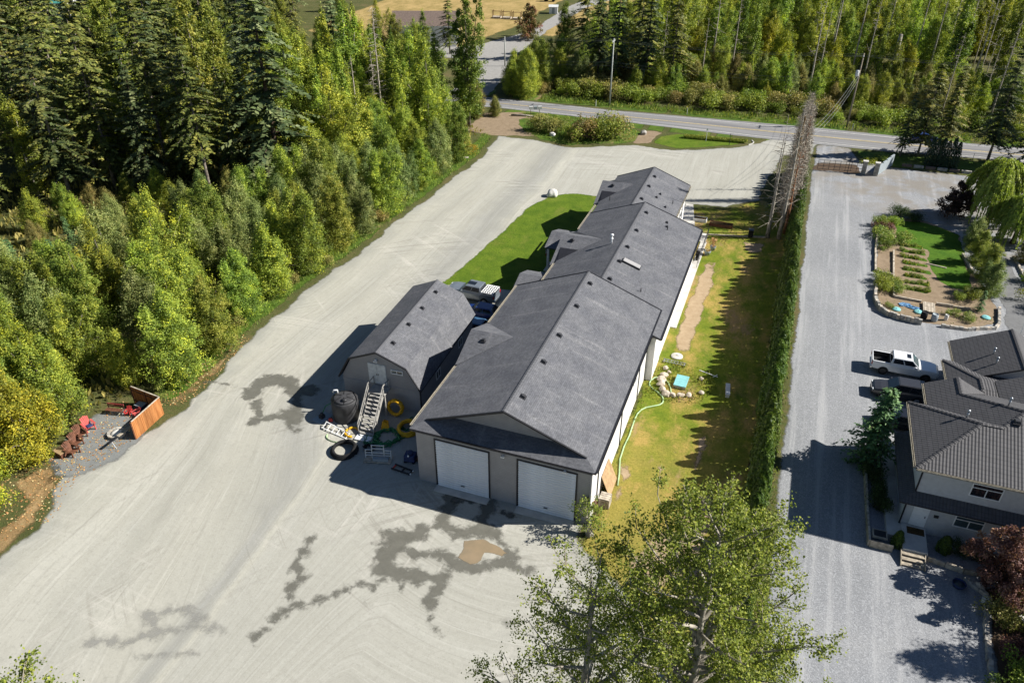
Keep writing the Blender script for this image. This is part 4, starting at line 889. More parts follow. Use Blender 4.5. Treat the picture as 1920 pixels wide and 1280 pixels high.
mb = MB(); mb.box((35.85, 6.7, .58), (37.0, 7.4, .60)); mb.build('door_mat', 'mat_brown', N)
for i in range(3):
    mb = MB(); mb.box((35.45, 4.6 - i * .36, .36 - i * .15), (36.95, 4.96 - i * .36, .44 - i * .15)); mb.build('step', 'grey_wood', N)
for sx in (35.4, 36.95):
    mb = MB(); mb.bar((sx, 5.0, .45), (sx, 3.8, .06), .06, .2); mb.build('step_stringer', 'grey_wood', N)
for x, y, z in ((41.3, 12.0, FZ(12.0)), (43.6, 10.9, FZ(10.9))): roof_vent(N, x, y, z, 0, .0, .4)
for x, y, z in ((38.4, 12.6, LA(38.4) - .15), (43.2, 28.2, CZ(43.2)), (43.2, 26.6, CZ(43.2)), (41.2, 14.4, LB(41.2) - .3)): pipe_vent(N, x, y, z, .5, .07, 'galv', .11)
# --- houses beyond the road and beyond the forest
def far_house(name, label, x, y, w, d, h, wall, roof, rot=0.):
    t = thing(name, label, 'house', (x, y, 0), R(rot))
    mb = MB(); mb.box((-w / 2, -d / 2, 0), (w / 2, d / 2, h)); mb.build('wall', wall, t)
    mb = MB(); o_ = .5; rz_ = h + (d / 2 + o_) * .5
    mb.slab([(-w / 2 - o_, -d / 2 - o_, h), (w / 2 + o_, -d / 2 - o_, h), (w / 2 + o_, 0, rz_), (-w / 2 - o_, 0, rz_)], .2, (1, 0, 0), 0, 1)
    mb.slab([(-w / 2 - o_, 0, rz_), (w / 2 + o_, 0, rz_), (w / 2 + o_, d / 2 + o_, h), (-w / 2 - o_, d / 2 + o_, h)], .2, (1, 0, 0), 0, 1); mb.build('roof', [roof, 'white_paint'], t)
    for sx in (-1, 1):
        mb = MB(); x0 = sx * (w / 2 - .1); mb.shape([(x0, -d / 2, h - .1), (x0, d / 2, h - .1), (x0, 0, rz_ - .4), (x0 - sx * .2, -d / 2, h - .1), (x0 - sx * .2, d / 2, h - .1), (x0 - sx * .2, 0, rz_ - .4)], [(0, 1, 2), (5, 4, 3), (0, 3, 4, 1), (1, 4, 5, 2), (2, 5, 3, 0)]); mb.build('gable_wall', wall, t)
    for i in range(3): window(t, (-w / 3 + i * w / 3, -d / 2 - .005, h * .55), 1.6, 1.3, 'y', mull='I')
    mb = MB(); mb.box((-.5 + w * .17, -d / 2 - .06, 0), (.5 + w * .17, -d / 2, 2.1)); mb.build('door', 'white_dull', t)
    return t
far_house('roadside_house', 'white house with brown roof half hidden by trees across the road', -71, 150, 16, 10, 5, 'white_paint', 'roof_brown', 20)
far_house('distant_house', 'white house with green roof glimpsed beyond the forest', -196, 148, 16, 9, 4, 'white_paint', 'roof_green', 12)
far_house('distant_house', 'pale grey flat-looking building glimpsed between conifer tops', -186, 168, 8, 8, 7, 'grey_panel', 'grey_panel', 5)
# ------------------------------------------------------------------ vegetation
def unit(v): return v / (np.linalg.norm(v, axis=-1, keepdims=True) + 1e-9)
def leaf_quads(C, Nv, size, rg, aspect=.62, along=None):
    """kite-shaped leaves centred at C facing Nv"""
    n = len(C); Nv = unit(Nv)
    a = rg.normal(size=(n, 3)) if along is None else along
    a = unit(a - Nv * np.sum(a * Nv, 1, keepdims=True)); b = np.cross(Nv, a)
    s = np.asarray(size).reshape(-1, 1) * .5
    return np.stack([C - a * s, C + b * s * aspect - a * s * .15, C + a * s, C - b * s * aspect - a * s * .15], 1)
def trunk_mesh(h, r, rg, lean=.02, n=8, limbs=(), segs=7):
    mb = MB(); P = []; x = y = 0.; rad = []
    for i in range(segs + 1):
        f = i / segs; P.append((x, y, h * f)); rad.append(max(.015, r * (1 - f) ** .8 * (1.25 if i == 0 else 1)))
        x += rg.normal() * lean * h / segs; y += rg.normal() * lean * h / segs
    mb.tube(P, rad, n)
    for z0, tip, rr in limbs:
        f = min(.98, z0 / h); i = f * segs; j = int(i); q = i - j; p0 = Vector(P[j]).lerp(Vector(P[min(segs, j + 1)]), q)
        t = Vector(tip); mid = p0.lerp(t, .5) + Vector((0, 0, .08 * (t - p0).length))
        mb.tube([p0, mid, t], [rr, rr * .6, rr * .15], 5)
    return mb
def broadleaf(name, label, cat, mat, bark, h, r, base, clumps, per, leaf, seed, shape=.8, top=.55, rc=(.45, .95), group=None, spiky=0., stems=5):
    """bushy broadleaf tree of several leading stems, each with its own leafy spire: trunk, limbs, crown"""
    rg = np.random.RandomState(seed); t = thing(name, label, cat, group=group)
    sx = rg.normal(size=stems) * r * .40; sy = rg.normal(size=stems) * r * .40; sh = h * (.62 + .38 * rg.rand(stems)); sx[0] *= .2; sy[0] *= .2; sh[0] = h
    sr = r * (.42 + .28 * rg.rand(stems)); sr[0] = r * .68
    si = rg.choice(stems, clumps, p=(sr * sh) / (sr * sh).sum())
    f = rg.rand(clumps) ** .95
    prof = np.power(np.clip(np.sin(np.pi * np.power(np.clip(f * .95 + .05, 0, 1), shape * .8)), 0, 1), top) * (1 - .35 * f)
    ang = rg.rand(clumps) * 2 * np.pi; lob = 1 + .30 * np.sin(ang * 3 + si * 2.1) + .22 * np.sin(ang * 5 + f * 9 + si)
    rr = sr[si] * prof * lob * np.power(rg.rand(clumps), .42) * 1.25
    C = np.stack([sx[si] * (.5 + .6 * f) + rr * np.cos(ang), sy[si] * (.5 + .6 * f) + rr * np.sin(ang), base + (sh[si] - base) * f], 1)
    crad = (rc[0] + (rc[1] - rc[0]) * rg.rand(clumps) ** 1.6) * (1 - .45 * f)
    n = clumps * per; ci = np.repeat(np.arange(clumps), per)
    d = unit(rg.normal(size=(n, 3)) * np.array([1, 1, .75]) + np.array([0, 0, .25]))
    rad = np.power(rg.rand(n), .45)
    pos = C[ci] + d * (crad[ci] * rad)[:, None]
    if spiky: pos[:, 2] += np.abs(rg.normal(size=n)) * spiky * (rad > .75) * (d[:, 2] > .2)
    pos[:, 2] = np.maximum(pos[:, 2], .05)
    out = unit(pos - np.array([0, 0, base + (h - base) * .35])); nv = d * .5 + out * .35 + rg.normal(size=(n, 3)) * .6 + np.array([0, 0, .4])
    q = leaf_quads(pos, nv, leaf * (.6 + .8 * rg.rand(n)), rg)
    tint = np.clip(.42 + .20 * rg.normal(size=clumps)[ci] + .10 * rg.normal(size=stems)[si][ci] + .17 * rg.normal(size=n), 0, 1)
    quads('crown', q, tint, mat, t)
    idx = np.argsort(-rr)[:16]
    limbs = [(max(.3, C[i][2] - .6 * rr[i]), C[i], .02 + .0035 * h) for i in idx] + [(h * .12 + .3, (sx[k_], sy[k_], sh[k_] * .9), .02 + .008 * h) for k_ in range(1, stems)]
    trunk_mesh(h * .94, .011 * h + .03, rg, .02, 7, limbs).build('trunk', bark, t)
    return t
def conifer(name, label, mat, bark, h, lmax, bare, seed, levels=34, dens=7, droop=.28, ragged=.35, cat='conifer', group=None, spray=.74):
    """tall conifer: tapered trunk with whorls of drooping branches carrying flat sprays"""
    rg = np.random.RandomState(seed); t = thing(name, label, cat, group=group)
    mb = trunk_mesh(h, .010 * h + .05, rg, .006, 8)
    C = []; A = []; N_ = []; S = []; T = []; ph = rg.rand() * 6
    for i in range(levels):
        f = (i + rg.rand() * .6) / levels; z = h * (bare + (1 - bare) * f)
        L0 = lmax * (1 - f) ** .75 * (.55 + .45 * min(1, f * 5 + .35)) + .25
        for j in range(dens):
            an = rg.rand() * 6.283
            if rg.rand() < .12: continue
            L = L0 * (1 - ragged + 1.7 * ragged * rg.rand()) * (1 + .28 * math.sin(an * 2 + ph + f * 7))
            dx, dy = math.cos(an), math.sin(an); up0 = .25 * f - .05 + rg.normal() * .06
            bt = rg.normal() * .22; ns = max(4, int(L * 3.4)); rad_t = []
            for k_ in range(ns):
                q = .12 + .88 * (k_ + rg.rand() * .7) / ns; d = L * q
                zz = z + d * up0 - droop * d * q * .9
                base = np.array([dx * d, dy * d, zz])
                for sg in (-1, 1):
                    sl = spray * (.55 + .6 * rg.rand()) * (1.15 - .5 * q)
                    out = np.array([dx * .7 - dy * sg * .8, dy * .7 + dx * sg * .8, -.22 - .25 * rg.rand()])
                    C.append(base + out * sl * .42 + rg.normal(size=3) * .05); A.append(out)
                    N_.append(np.array([dx * .25, dy * .25, 1.]) + rg.normal(size=3) * .28); S.append(sl * 1.25); T.append(.45 + bt + .15 * rg.normal() + .12 * (q > .8))
            if L > 1.2 and j % 2 == 0: mb.tube([(0, 0, z), (dx * L * .5, dy * L * .5, z + L * .5 * up0 - droop * L * .22), (dx * L * .9, dy * L * .9, z + L * .9 * up0 - droop * L * .75)], [.045, .03, .012], 4, caps=False)
    C, A, N_ = np.array(C), np.array(A), np.array(N_)
    rg2 = np.random.RandomState(seed + 1)
    q = leaf_quads(C, N_, np.array(S), rg2, .50, A)
    quads('crown', q, np.clip(T, 0, 1), mat, t)
    mb.build('trunk', bark, t)
    return t
def columnar(name, label, mat, h, r, n, seed, leaf=.24, cat='cedar', group=None, spike=1.0):
    rg = np.random.RandomState(seed); t = thing(name, label, cat, group=group)
    f = rg.rand(n) ** .9; an = rg.rand(n) * 6.283
    prof = r * np.power(np.clip(1 - f, 0, 1), .40) * np.minimum(1, .7 + f * 3) * (1 + .16 * np.sin(an * 5 + f * 7))
    rr = prof * np.power(rg.rand(n), .22)
    C = np.stack([rr * np.cos(an), rr * np.sin(an), .05 + (h - .05) * f], 1)
    nv = np.stack([np.cos(an), np.sin(an), np.full(n, .35)], 1) + rg.normal(size=(n, 3)) * .45
    al = np.stack([np.cos(an) * .25, np.sin(an) * .25, np.full(n, 1.)], 1) + rg.normal(size=(n, 3)) * .25
    q = leaf_quads(C, nv, leaf * (.7 + .6 * rg.rand(n)), rg, .42, al)
    quads('foliage', q, np.clip(.45 + .12 * np.sin(an * 4 + f * 11) + .2 * rg.normal(size=n), 0, 1), mat, t)
    trunk_mesh(h * .8, .05, rg, .0, 6).build('trunk', 'bark_brown', t)
    return t
def shrub(name, label, mat, r, h, n, seed, leaf=.14, cat='shrub', group=None, lumps=14):
    rg = np.random.RandomState(seed); t = thing(name, label, cat, group=group)
    L = np.stack([rg.normal(size=lumps) * r * .42, rg.normal(size=lumps) * r * .42, h * (.25 + .45 * rg.rand(lumps))], 1); lr = (.35 + .25 * rg.rand(lumps)) * min(r, h)
    ci = rg.randint(lumps, size=n); d = unit(rg.normal(size=(n, 3)) + np.array([0, 0, .3])); rad = np.power(rg.rand(n), .4)
    pos = L[ci] + d * (lr[ci] * rad)[:, None]; pos[:, 2] = np.clip(pos[:, 2], .04, h * 1.05)
    q = leaf_quads(pos, d * .6 + rg.normal(size=(n, 3)) * .5 + np.array([0, 0, .4]), leaf * (.7 + .6 * rg.rand(n)), rg)
    quads('foliage', q, np.clip(.45 + .15 * rg.normal(size=lumps)[ci] + .18 * rg.normal(size=n), 0, 1), mat, t)
    mb = MB()
    for i in range(min(7, lumps)): mb.tube([(L[i][0] * .1, L[i][1] * .1, 0), tuple(L[i])], [.03, .01], 5)
    mb.build('stems', 'bark_brown', t)
    return t
def snag(name, label, h, r, seed, twigs=30, tl=1.6, mat='dead_wood', start=.3, group=None, up=.1, broken=False):
    """bare dead tree"""
    rg = np.random.RandomState(seed); t = thing(name, label, 'dead tree', group=group)
    mb = trunk_mesh(h, r, rg, .008, 8) if not broken else MB().tube([(0, 0, 0), (.03, .02, h * .5), (.05, .1, h)], [r, r * .85, r * .7], 9)
    mb.build('trunk', mat, t); br = MB()
    for i in range(twigs):
        f = start + (1 - start) * rg.rand(); z = h * f; an = rg.rand() * 6.283; L = tl * (1.15 - .8 * f) * (.4 + .8 * rg.rand())
        d = np.array([math.cos(an), math.sin(an), up + rg.normal() * .25]); p0 = np.array([0, 0, z]); p1 = p0 + d * L * .55; p2 = p0 + d * L + np.array([rg.normal() * .1, rg.normal() * .1, rg.normal() * .15 - .1]) * L
        br.tube([p0, p1, p2], [.035, .022, .008], 4, caps=False)
        if L > 1.: br.tube([p1, p1 + (d + rg.normal(size=3) * .6) * L * .35], [.015, .006], 3, caps=False)
    if twigs: br.build('branches', mat, t)['kind'] = 'stuff'
    return t
def dead_conifer(name, label, h, r, seed, n=2600, group=None, rmax=1.3):
    """dead conifer still wrapped in fine grey twigs"""
    rg = np.random.RandomState(seed); t = thing(name, label, 'dead tree', group=group)
    trunk_mesh(h, r, rg, .006, 8).build('trunk', 'dead_wood', t)
    f = .12 + .88 * rg.rand(n); an = rg.rand(n) * 6.283; L = (rmax * (1.1 - .75 * f)) * (.3 + .8 * rg.rand(n))
    d = np.stack([np.cos(an), np.sin(an), .35 + .35 * rg.normal(size=n)], 1); s = rg.rand(n, 1) * .6
    base = np.stack([np.zeros(n), np.zeros(n), h * f], 1) + d * L[:, None] * s
    C = base + d * (L * .25)[:, None] + rg.normal(size=(n, 3)) * .04
    q = leaf_quads(C, rg.normal(size=(n, 3)), L * .6 + .15, rg, .055, d + rg.normal(size=(n, 3)) * .35)
    MAT.setdefault('dead_twigs', foliage('dead_twigs', [(0, (.085, .062, .045)), (.4, (.15, .125, .10)), (1, (.27, .245, .205))], .01, .1, trans=.0))
    quads('twigs', q, np.clip(.5 + .25 * rg.normal(size=n), 0, 1), 'dead_twigs', t, 'stuff')
    k_ = n // 8; f2 = .35 + .55 * rg.rand(k_); an = rg.rand(k_) * 6.283; rr = .5 * rg.rand(k_) * (1.1 - f2)
    C = np.stack([rr * np.cos(an), rr * np.sin(an), h * f2], 1)
    q = leaf_quads(C, rg.normal(size=(k_, 3)), .30 * (.5 + rg.rand(k_)), rg, .4)
    quads('dead_foliage', q, rg.rand(k_) * .4, 'dry_leaf', t, 'stuff')
    return t
class Kind:
    """one model of a plant; the first use places the model itself, later uses place copies"""
    def __init__(s, fn): s.fn = fn; s.root = None
    def put(s, x, y, sc=1., rot=0., label=None, group=None, z=0.):
        if s.root is None:
            o = s.root = s.fn(); s.first = True
            o.location = (x, y, z); o.rotation_euler = (0, 0, rot); o.scale = sc if hasattr(sc, '__len__') else (sc,) * 3
            if label: o['label'] = label
            if group: o['group'] = group
            return o
        return dup(s.root, (x, y, z), rot, sc, label, group)

LB_CON = 'tall dark green conifer standing in the forest beside the gravel yard'
K = {}
for i, (m_, h_, l_, b_, dn) in enumerate([('needle_dark', 26, 5.0, .20, 7), ('needle_olive', 24, 5.0, .14, 7), ('needle_blue', 22, 4.2, .10, 8), ('needle_olive', 28, 4.6, .34, 6)]):
    K['con%d' % i] = Kind(lambda i=i, m_=m_, h_=h_, l_=l_, b_=b_, dn=dn: conifer('conifer_tree', LB_CON, m_, 'bark_grey' if i != 2 else 'bark_brown', h_, l_, b_, 100 + i, 25, dn + 2, .34, .45, spray=.80))
K['smallcon'] = Kind(lambda: conifer('conifer_tree', 'young green conifer', 'needle_spruce', 'bark_brown', 9, 2.1, .03, 120, 26, 8, .20, .25, spray=.42))
for i, (m_, h_, r_, sh, sp) in enumerate([('leaf_mix', 10, 3.0, .75, .3), ('leaf_mix', 9, 2.6, .9, .4), ('leaf_green', 10.5, 3.1, .7, .3), ('leaf_bluegreen', 9, 2.7, .8, .5), ('leaf_yellow', 9, 2.7, .8, .3), ('leaf_olive', 8, 2.8, .7, .5), ('leaf_mix', 12, 2.7, .85, .5)]):
    K['dec%d' % i] = Kind(lambda i=i, m_=m_, h_=h_, r_=r_, sh=sh, sp=sp: broadleaf('broadleaf_tree', 'bushy tree', 'tree', m_, 'bark_grey', h_, r_ * 1.12, .25, 330, 95, .165, 200 + i, sh, .55, (.55, 1.05), spiky=sp))
K['tall'] = Kind(lambda: broadleaf('cottonwood_tree', 'tall tree', 'tree', 'leaf_green', 'bark_grey', 21, 3.1, 1.5, 380, 62, .27, 220, .8, .45, (.6, 1.2)))
K['slim'] = Kind(lambda: broadleaf('birch_tree', 'slim tree', 'tree', 'leaf_mix', 'bark_pale', 14, 2.1, 1.0, 260, 58, .22, 221, .8, .5, (.45, .9), spiky=.5))
K['sh0'] = Kind(lambda: shrub('shrub', 'shrub', 'leaf_green', 1.3, 1.6, 2200, 230))
K['sh1'] = Kind(lambda: shrub('shrub', 'shrub', 'leaf_olive', 1.4, 1.7, 2200, 231))
K['sh2'] = Kind(lambda: shrub('shrub', 'shrub', 'leaf_mix', 1.3, 1.5, 2200, 232))
K['sh3'] = Kind(lambda: shrub('shrub', 'shrub', 'weed', 1.0, .9, 1500, 233, .12))
K['shm'] = Kind(lambda: shrub('shrub', 'shrub', 'leaf_maroon', 1.1, 1.0, 1800, 234, .12))
K['shl'] = Kind(lambda: shrub('shrub', 'shrub', 'lime_shrub', .8, .8, 1200, 235, .10))
K['shd'] = Kind(lambda: shrub('shrub', 'shrub', 'leaf_darkgreen', 1.1, 1.2, 2600, 236, .10))
K['sho'] = Kind(lambda: shrub('shrub', 'shrub', 'leaf_orange', 1.5, 1.6, 1700, 237))
for i in range(3): K['ced%d' % i] = Kind(lambda i=i: columnar('cedar_tree', 'cedar', 'cedar_leaf', 4.15, .80, 2300, 240 + i))
K['cyp'] = Kind(lambda: columnar('cypress_tree', 'cypress', 'cypress_leaf', 4.6, .75, 1500, 245, cat='cypress'))

RG = random.Random(11)
placed = []
def free(x, y, d): return all((x - a) ** 2 + (y - b) ** 2 > (d * .5 + e * .5) ** 2 for a, b, e in placed)
ADJ = {'con0': 'dark green layered conifer', 'con1': 'broad olive conifer', 'con2': 'blue-green conifer', 'con3': 'tall bare-trunked conifer', 'smallcon': 'young pointed conifer', 'dec0': 'yellow-flecked green tree', 'dec1': 'narrow yellow-flecked tree', 'dec2': 'full green tree', 'dec3': 'blue-green leafy tree', 'dec4': 'yellow autumn tree', 'dec5': 'dull olive bushy tree', 'dec6': 'tall yellow-flecked tree', 'tall': 'tall column-like green tree', 'slim': 'slim pale-barked tree', 'sh0': 'green shrub', 'sh1': 'olive shrub', 'sh2': 'yellow-flecked shrub', 'sh3': 'low weedy shrub'}
def scatter(poly, n, mind, kinds, scr, label, group, tries=30, htest=8., limit=300):
    xs = [p[0] for p in poly]; ys = [p[1] for p in poly]; c = 0
    for _ in range(n * tries):
        if c >= n: break
        x = RG.uniform(min(xs), max(xs)); y = RG.uniform(min(ys), max(ys))
        if not inside(poly, np.array([x]), np.array([y]))[0] or not free(x, y, mind): continue
        if not (seen(x, y, 0, 1.05) or seen(x, y, htest, 1.05) or seen(x - 6, y - 2, 0, 1.0)): continue
        kd = RG.choice(kinds); s_ = RG.uniform(*scr)
        K[kd].put(x, y, (s_ * RG.uniform(.9, 1.12), s_ * RG.uniform(.9, 1.12), s_), RG.uniform(0, 6.28), ADJ[kd] + ' ' + label, group + ': ' + ADJ[kd])
        placed.append((x, y, mind)); c += 1
    return c

# ---- the belt of young broadleaf trees along the yard
EDGE = [(x + 2.2, y) for x, y in [(-31.5, -14.5), (-33, -9), (-34.6, -4), (-33.5, 2.5), (-29.8, 5.2), (-29.6, 10.5), (-31, 16.5), (-31.2, 22), (-31.2, 28), (-30.4, 34), (-30.6, 40), (-30.2, 46), (-30.4, 52), (-30, 58), (-30.3, 64), (-29.6, 69.5)]]
for i, (x, y) in enumerate(EDGE):
    kd = ['dec4', 'dec4', 'dec0', 'dec1', 'dec0', 'dec2', 'dec0', 'dec1', 'dec0', 'dec2', 'dec3', 'dec0', 'dec3', 'dec1', 'dec3', 'dec2'][i]
    yl = kd == 'dec4'
    K[kd].put(x, y, RG.uniform(.74, .98) * (.8 if 1 < y < 3 else 1), RG.uniform(0, 6.28), ADJ[kd] + (' at the forest edge by the fire pit' if yl else ' right on the forest edge of the gravel yard'), 'trees along the yard edge: ' + ADJ[kd])
    placed.append((x, y, 3.2))
scatter([(-31, -16), (-33, 1), (-44, 4), (-60, 4), (-50, -20)], 16, 3.4, ['dec4', 'dec0', 'dec4', 'dec1', 'dec2'], (.75, .95), 'crowded behind the fire pit corner', 'trees behind the fire pit')
scatter([(-32.5, 4), (-32.5, 70), (-40, 74), (-42, 40), (-48, 16), (-60, 4)], 60, 3.9, ['dec0', 'dec1', 'dec2', 'dec3', 'dec0', 'dec6', 'dec3'], (.70, 1.0), 'in the dense belt between yard and conifers', 'broadleaf trees of the forest belt')
scatter([(-42, 18), (-41, 42), (-50, 44), (-66, 34), (-80, 14), (-60, 6)], 46, 3.8, ['dec3', 'dec1', 'dec0', 'smallcon', 'dec2', 'dec5'], (.38, .68), 'filling the clearing below the conifers', 'young trees below the conifers')
# ---- conifers of the left forest
for x, y, kd, s_ in ((-52, 40.6, 'con3', .82), (-68, 50, 'con3', .95), (-76, 41.5, 'con3', .9), (-60, 47, 'con1', .9), (-84, 30, 'con0', .8), (-57, 58, 'con2', .95)):
    K[kd].put(x, y, s_, RG.uniform(0, 6.28), ADJ[kd] + ' at the back of the forest clearing', 'conifers behind the clearing: ' + ADJ[kd]); placed.append((x, y, 4.2))
scatter([(-49, 40), (-60, 64), (-82, 94), (-130, 92), (-150, 60), (-110, 20), (-84, 18), (-66, 38)], 74, 6.0, ['con0', 'con1', 'con2', 'con0', 'con3', 'con3', 'con1'], (.58, 1.1), 'in the forest beside the gravel yard', 'conifers of the forest', htest=18)
scatter([(-34, 56), (-34, 92), (-82, 94), (-58, 60), (-46, 46)], 80, 4.2, ['dec2', 'dec6', 'dec6', 'slim', 'dec0', 'dec6', 'con2', 'slim', 'dec1'], (.85, 1.4), 'near the road end of the forest', 'leafy trees by the road end')
scatter([(-60, 30), (-130, 40), (-125, 94), (-50, 92)], 70, 4.2, ['dec2', 'dec6', 'slim', 'dec1', 'dec6', 'tall'], (.9, 1.35), 'rising between the forest conifers', 'leafy trees among conifers')
K['tall'].put(-32.6, 87.4, (1.0, 1.0, 1.08), 1., 'very tall column-like cottonwood where the yard lane meets the dirt track'); placed.append((-32.6, 87.4, 5))
snag('dead_tree', 'grey broken dead trunk leaning out of the forest belt', 15, .26, 301, 12, 1.6, start=.75).location = (-44.8, 69.2, 0)
snag('dead_tree', 'tall bare dead conifer with many short brittle branches in the forest', 21.7, .22, 302, 120, 2.6, start=.15, up=-.1).location = (-42.4, 73.1, 0)
snag('dead_tree', 'thin bare dead conifer close beside the taller dead one', 15, .14, 303, 80, 2.0, start=.2, up=-.1).location = (-43.8, 73.8, 0)
K['sho'].put(-27.6, 73.5, (1.1, 1.5, 1.0), .4, 'orange autumn shrub on the verge of the gravel lane')
K['sho'].put(-28.4, 70.2, (.7, .8, .7), 1.4, 'small orange autumn shrub below the tall tree')
for i in range(26):
    y = 3 + i * 2.7 + RG.uniform(-.9, .9); x = -27.0 - RG.uniform(0, 1.3) - (1.2 if 12 < y < 26 else 0)
    K[RG.choice(['sh0', 'sh2', 'sh3', 'sh3', 'sh1'])].put(x, y, RG.uniform(.5, 1.0), RG.uniform(0, 6.28), 'low leafy shrub along the verge between gravel and forest', 'shrubs on the yard verge')
K['bare'] = Kind(lambda: snag('dead_tree', 'bare', 17, .17, 305, 26, 1.8, 'dead_wood', .35, up=.1)); ADJ['bare'] = 'thin bare dead trunk'
scatter([(-40, 40), (-36, 90), (-80, 92), (-90, 40)], 14, 5., ['bare'], (.8, 1.2), 'showing pale among the forest trees', 'bare trunks in the forest', htest=14)
scatter([(-10, 122), (110, 124), (120, 170), (-10, 170)], 22, 4., ['bare'], (.7, 1.25), 'standing in the wood across the road', 'bare trunks across the road', htest=14)
# ---- beyond the dirt track, left of the road
for x, y, kd, s_, lb in ((-29.2, 108.9, 'dec1', (.9, .9, 1.05), 'lime green tree beside the lane across the road'), (-33.5, 92.5, 'dec5', .55, 'sparse olive thicket beside the dirt track'), (-30.5, 94.6, 'dec5', .45, 'small olive bush at the dirt track corner'), (-35.5, 97, 'dec5', .7, 'taller olive thicket behind the dirt track')):
    K[kd].put(x, y, s_, 1., lb); placed.append((x, y, 3))
# ---- island shrubs
for i, (x, y, kd, s_, lb) in enumerate(((-19.6, 88.6, 'sh1', 1.8, 'wide olive shrub at the dirt track end of the island'), (-16.4, 88.8, 'sh1', 1.5, 'olive shrub behind the white boulder on the island'), (-17.5, 91.4, 'sh0', 1.5, 'green shrub at the road side of the island'), (-13.6, 88.2, 'sh2', 1.3, 'low yellow-green shrub in the middle of the island'),
        (-10.6, 87.6, 'sh1', 2.3, 'tall brownish shrub on the island'), (-8.2, 88.6, 'sh0', 2.6, 'tallest green shrub on the island'), (-6.2, 90.2, 'sh1', 2.2, 'pale leafy shrub at the right end of the island'), (-12.4, 91.2, 'shm', 1.6, 'dark reddish shrub on the island by the road'))):
    K[kd].put(x, y, s_, i, lb)
# ---- the wood on the far side of the road
ROADF = [(-28, 113), (150, 116), (150, 121), (-28, 119)]
scatter(ROADF, 60, 2.4, ['sh1', 'sh0', 'sh2', 'sh1', 'sh2'], (1.0, 2.2), 'below the wood across the road', 'roadside shrubs')
scatter([(-24, 116), (140, 118), (140, 142), (-24, 138)], 210, 3.1, ['dec5', 'dec1', 'dec0', 'dec4', 'dec3', 'dec1', 'dec5', 'slim', 'dec1'], (.42, .82), 'in the near wood across the road', 'broadleaf trees across the road')
scatter([(-26, 140), (150, 142), (170, 230), (-20, 230)], 120, 6.0, ['dec6', 'slim', 'dec6', 'slim', 'dec6', 'dec4', 'dec1', 'dec4', 'dec0'], (.9, 1.5), 'deep in the wood across the road', 'deep wood across the road', htest=18)
for x, y, kd, s_ in ((-14, 122, 'con0', .85), (-8, 124, 'con2', .95), (-2.5, 123, 'con1', .8), (-19, 127, 'con0', .8), (-11, 131, 'con1', .95)):
    K[kd].put(x, y, s_, RG.uniform(0, 6), 'dark conifer in the close row beyond the roadside pole', 'conifers beyond the roadside pole'); placed.append((x, y, 4))
scatter([(-35, 109), (-26, 110), (-20, 124), (-29, 128)], 8, 3.4, ['dec1', 'dec0', 'dec2'], (.7, .95), 'beside the lane across the road', 'trees beside the lane')
scatter([(-150, 108), (-54, 108), (-60, 126), (-80, 130), (-150, 136)], 46, 5., ['dec1', 'dec6', 'con1', 'dec2', 'dec0', 'slim'], (.7, 1.0), 'in the belt before the white roadside house', 'trees before the white house', htest=15)
scatter([(-230, 120), (-110, 150), (-110, 200), (-230, 200)], 50, 6., ['con0', 'con1', 'dec2', 'con2'], (.8, 1.0), 'far off near the green roof', 'distant trees', htest=15)
for i, (x, y, kd, s_) in enumerate(((-66, 138, 'dec6', .8), (-74, 139, 'dec2', .8), (-60, 140, 'con1', .6), (-81, 142, 'dec6', .9))):
    K[kd].put(x, y, s_, i * 1.3, ADJ[kd] + ' screening the white roadside house', 'trees screening the white house: ' + ADJ[kd]); placed.append((x, y, 4))
for i, (x, y, h_, r_) in enumerate(((40.6, 147.5, 9.8, .55), (48, 150, 20, .24), (28, 148, 21, .26), (33, 152, 22, .22), (45, 154, 21, .2), (58, 156, 20, .22), (64, 158, 21, .25), (3, 128, 14, .16))):
    lb = ['thick broken dead stump standing pale above the thicket', 'pale leaning dead trunk beside the broken stump', 'forked dead trunk left of the broken stump in the wood', 'dark dead trunk behind the forked one', 'thin dead trunk behind the broken stump', 'bare dead trunk at the shady end of the wood', 'last bare dead trunk at the shady end of the wood', 'short dead trunk beside the conifer row'][i]
    o = snag('dead_tree', lb, h_, r_, 320 + i, 0 if i == 0 else 9, 1.6, 'bark_pale' if i in (0, 1) else 'dead_wood', .65, up=.5, broken=(i == 0)); o.location = (x, y, 0)
b_ = broadleaf('maroon_tree', 'round tree with maroon top beside the lane across the road', 'tree', 'leaf_maroon_green', 'bark_brown', 8.6, 3.9, .6, 150, 60, .34, 260, .85, .6, (.7, 1.2)); b_.location = (-47.5, 163, 0)
K['dec2'].put(-33, 150, (1., 1., 1.1), 1., 'dark green tree standing well beside the lane'); K['con1'].put(-27, 146, .9, 2., 'olive conifer at the lane bend')
# ---- the cedar hedge between the two lots
y = -9.; i = 0
while y < 82:
    s_ = RG.uniform(.86, 1.1) * (.8 if y < 6 else 1.)
    K['ced%d' % (i % 3)].put(25.35 + RG.uniform(-.2, .2), y, (s_ * 1.08, s_ * 1.2, s_ * RG.uniform(1.06, 1.26)), RG.uniform(0, 6.28), 'green cedar in the long hedge between lawn and gravel drive', 'cedar hedge')
    y += RG.uniform(.82, 1.08); i += 1
for i, (x, y, h_, rm) in enumerate(((23.9, 60.5, 16.5, 1.7), (24.6, 63.5, 15.5, 1.8), (24.4, 67, 16, 1.9), (23.6, 64.8, 13.5, 1.7), (24.9, 70.5, 13.5, 1.7))):
    dead_conifer('dead_conifer', 'dead conifer wrapped in fine grey twigs over the cedar hedge', h_, .2, 330 + i, 4200, 'dead conifers over the hedge', rm * 1.05).location = (x, y, 0)
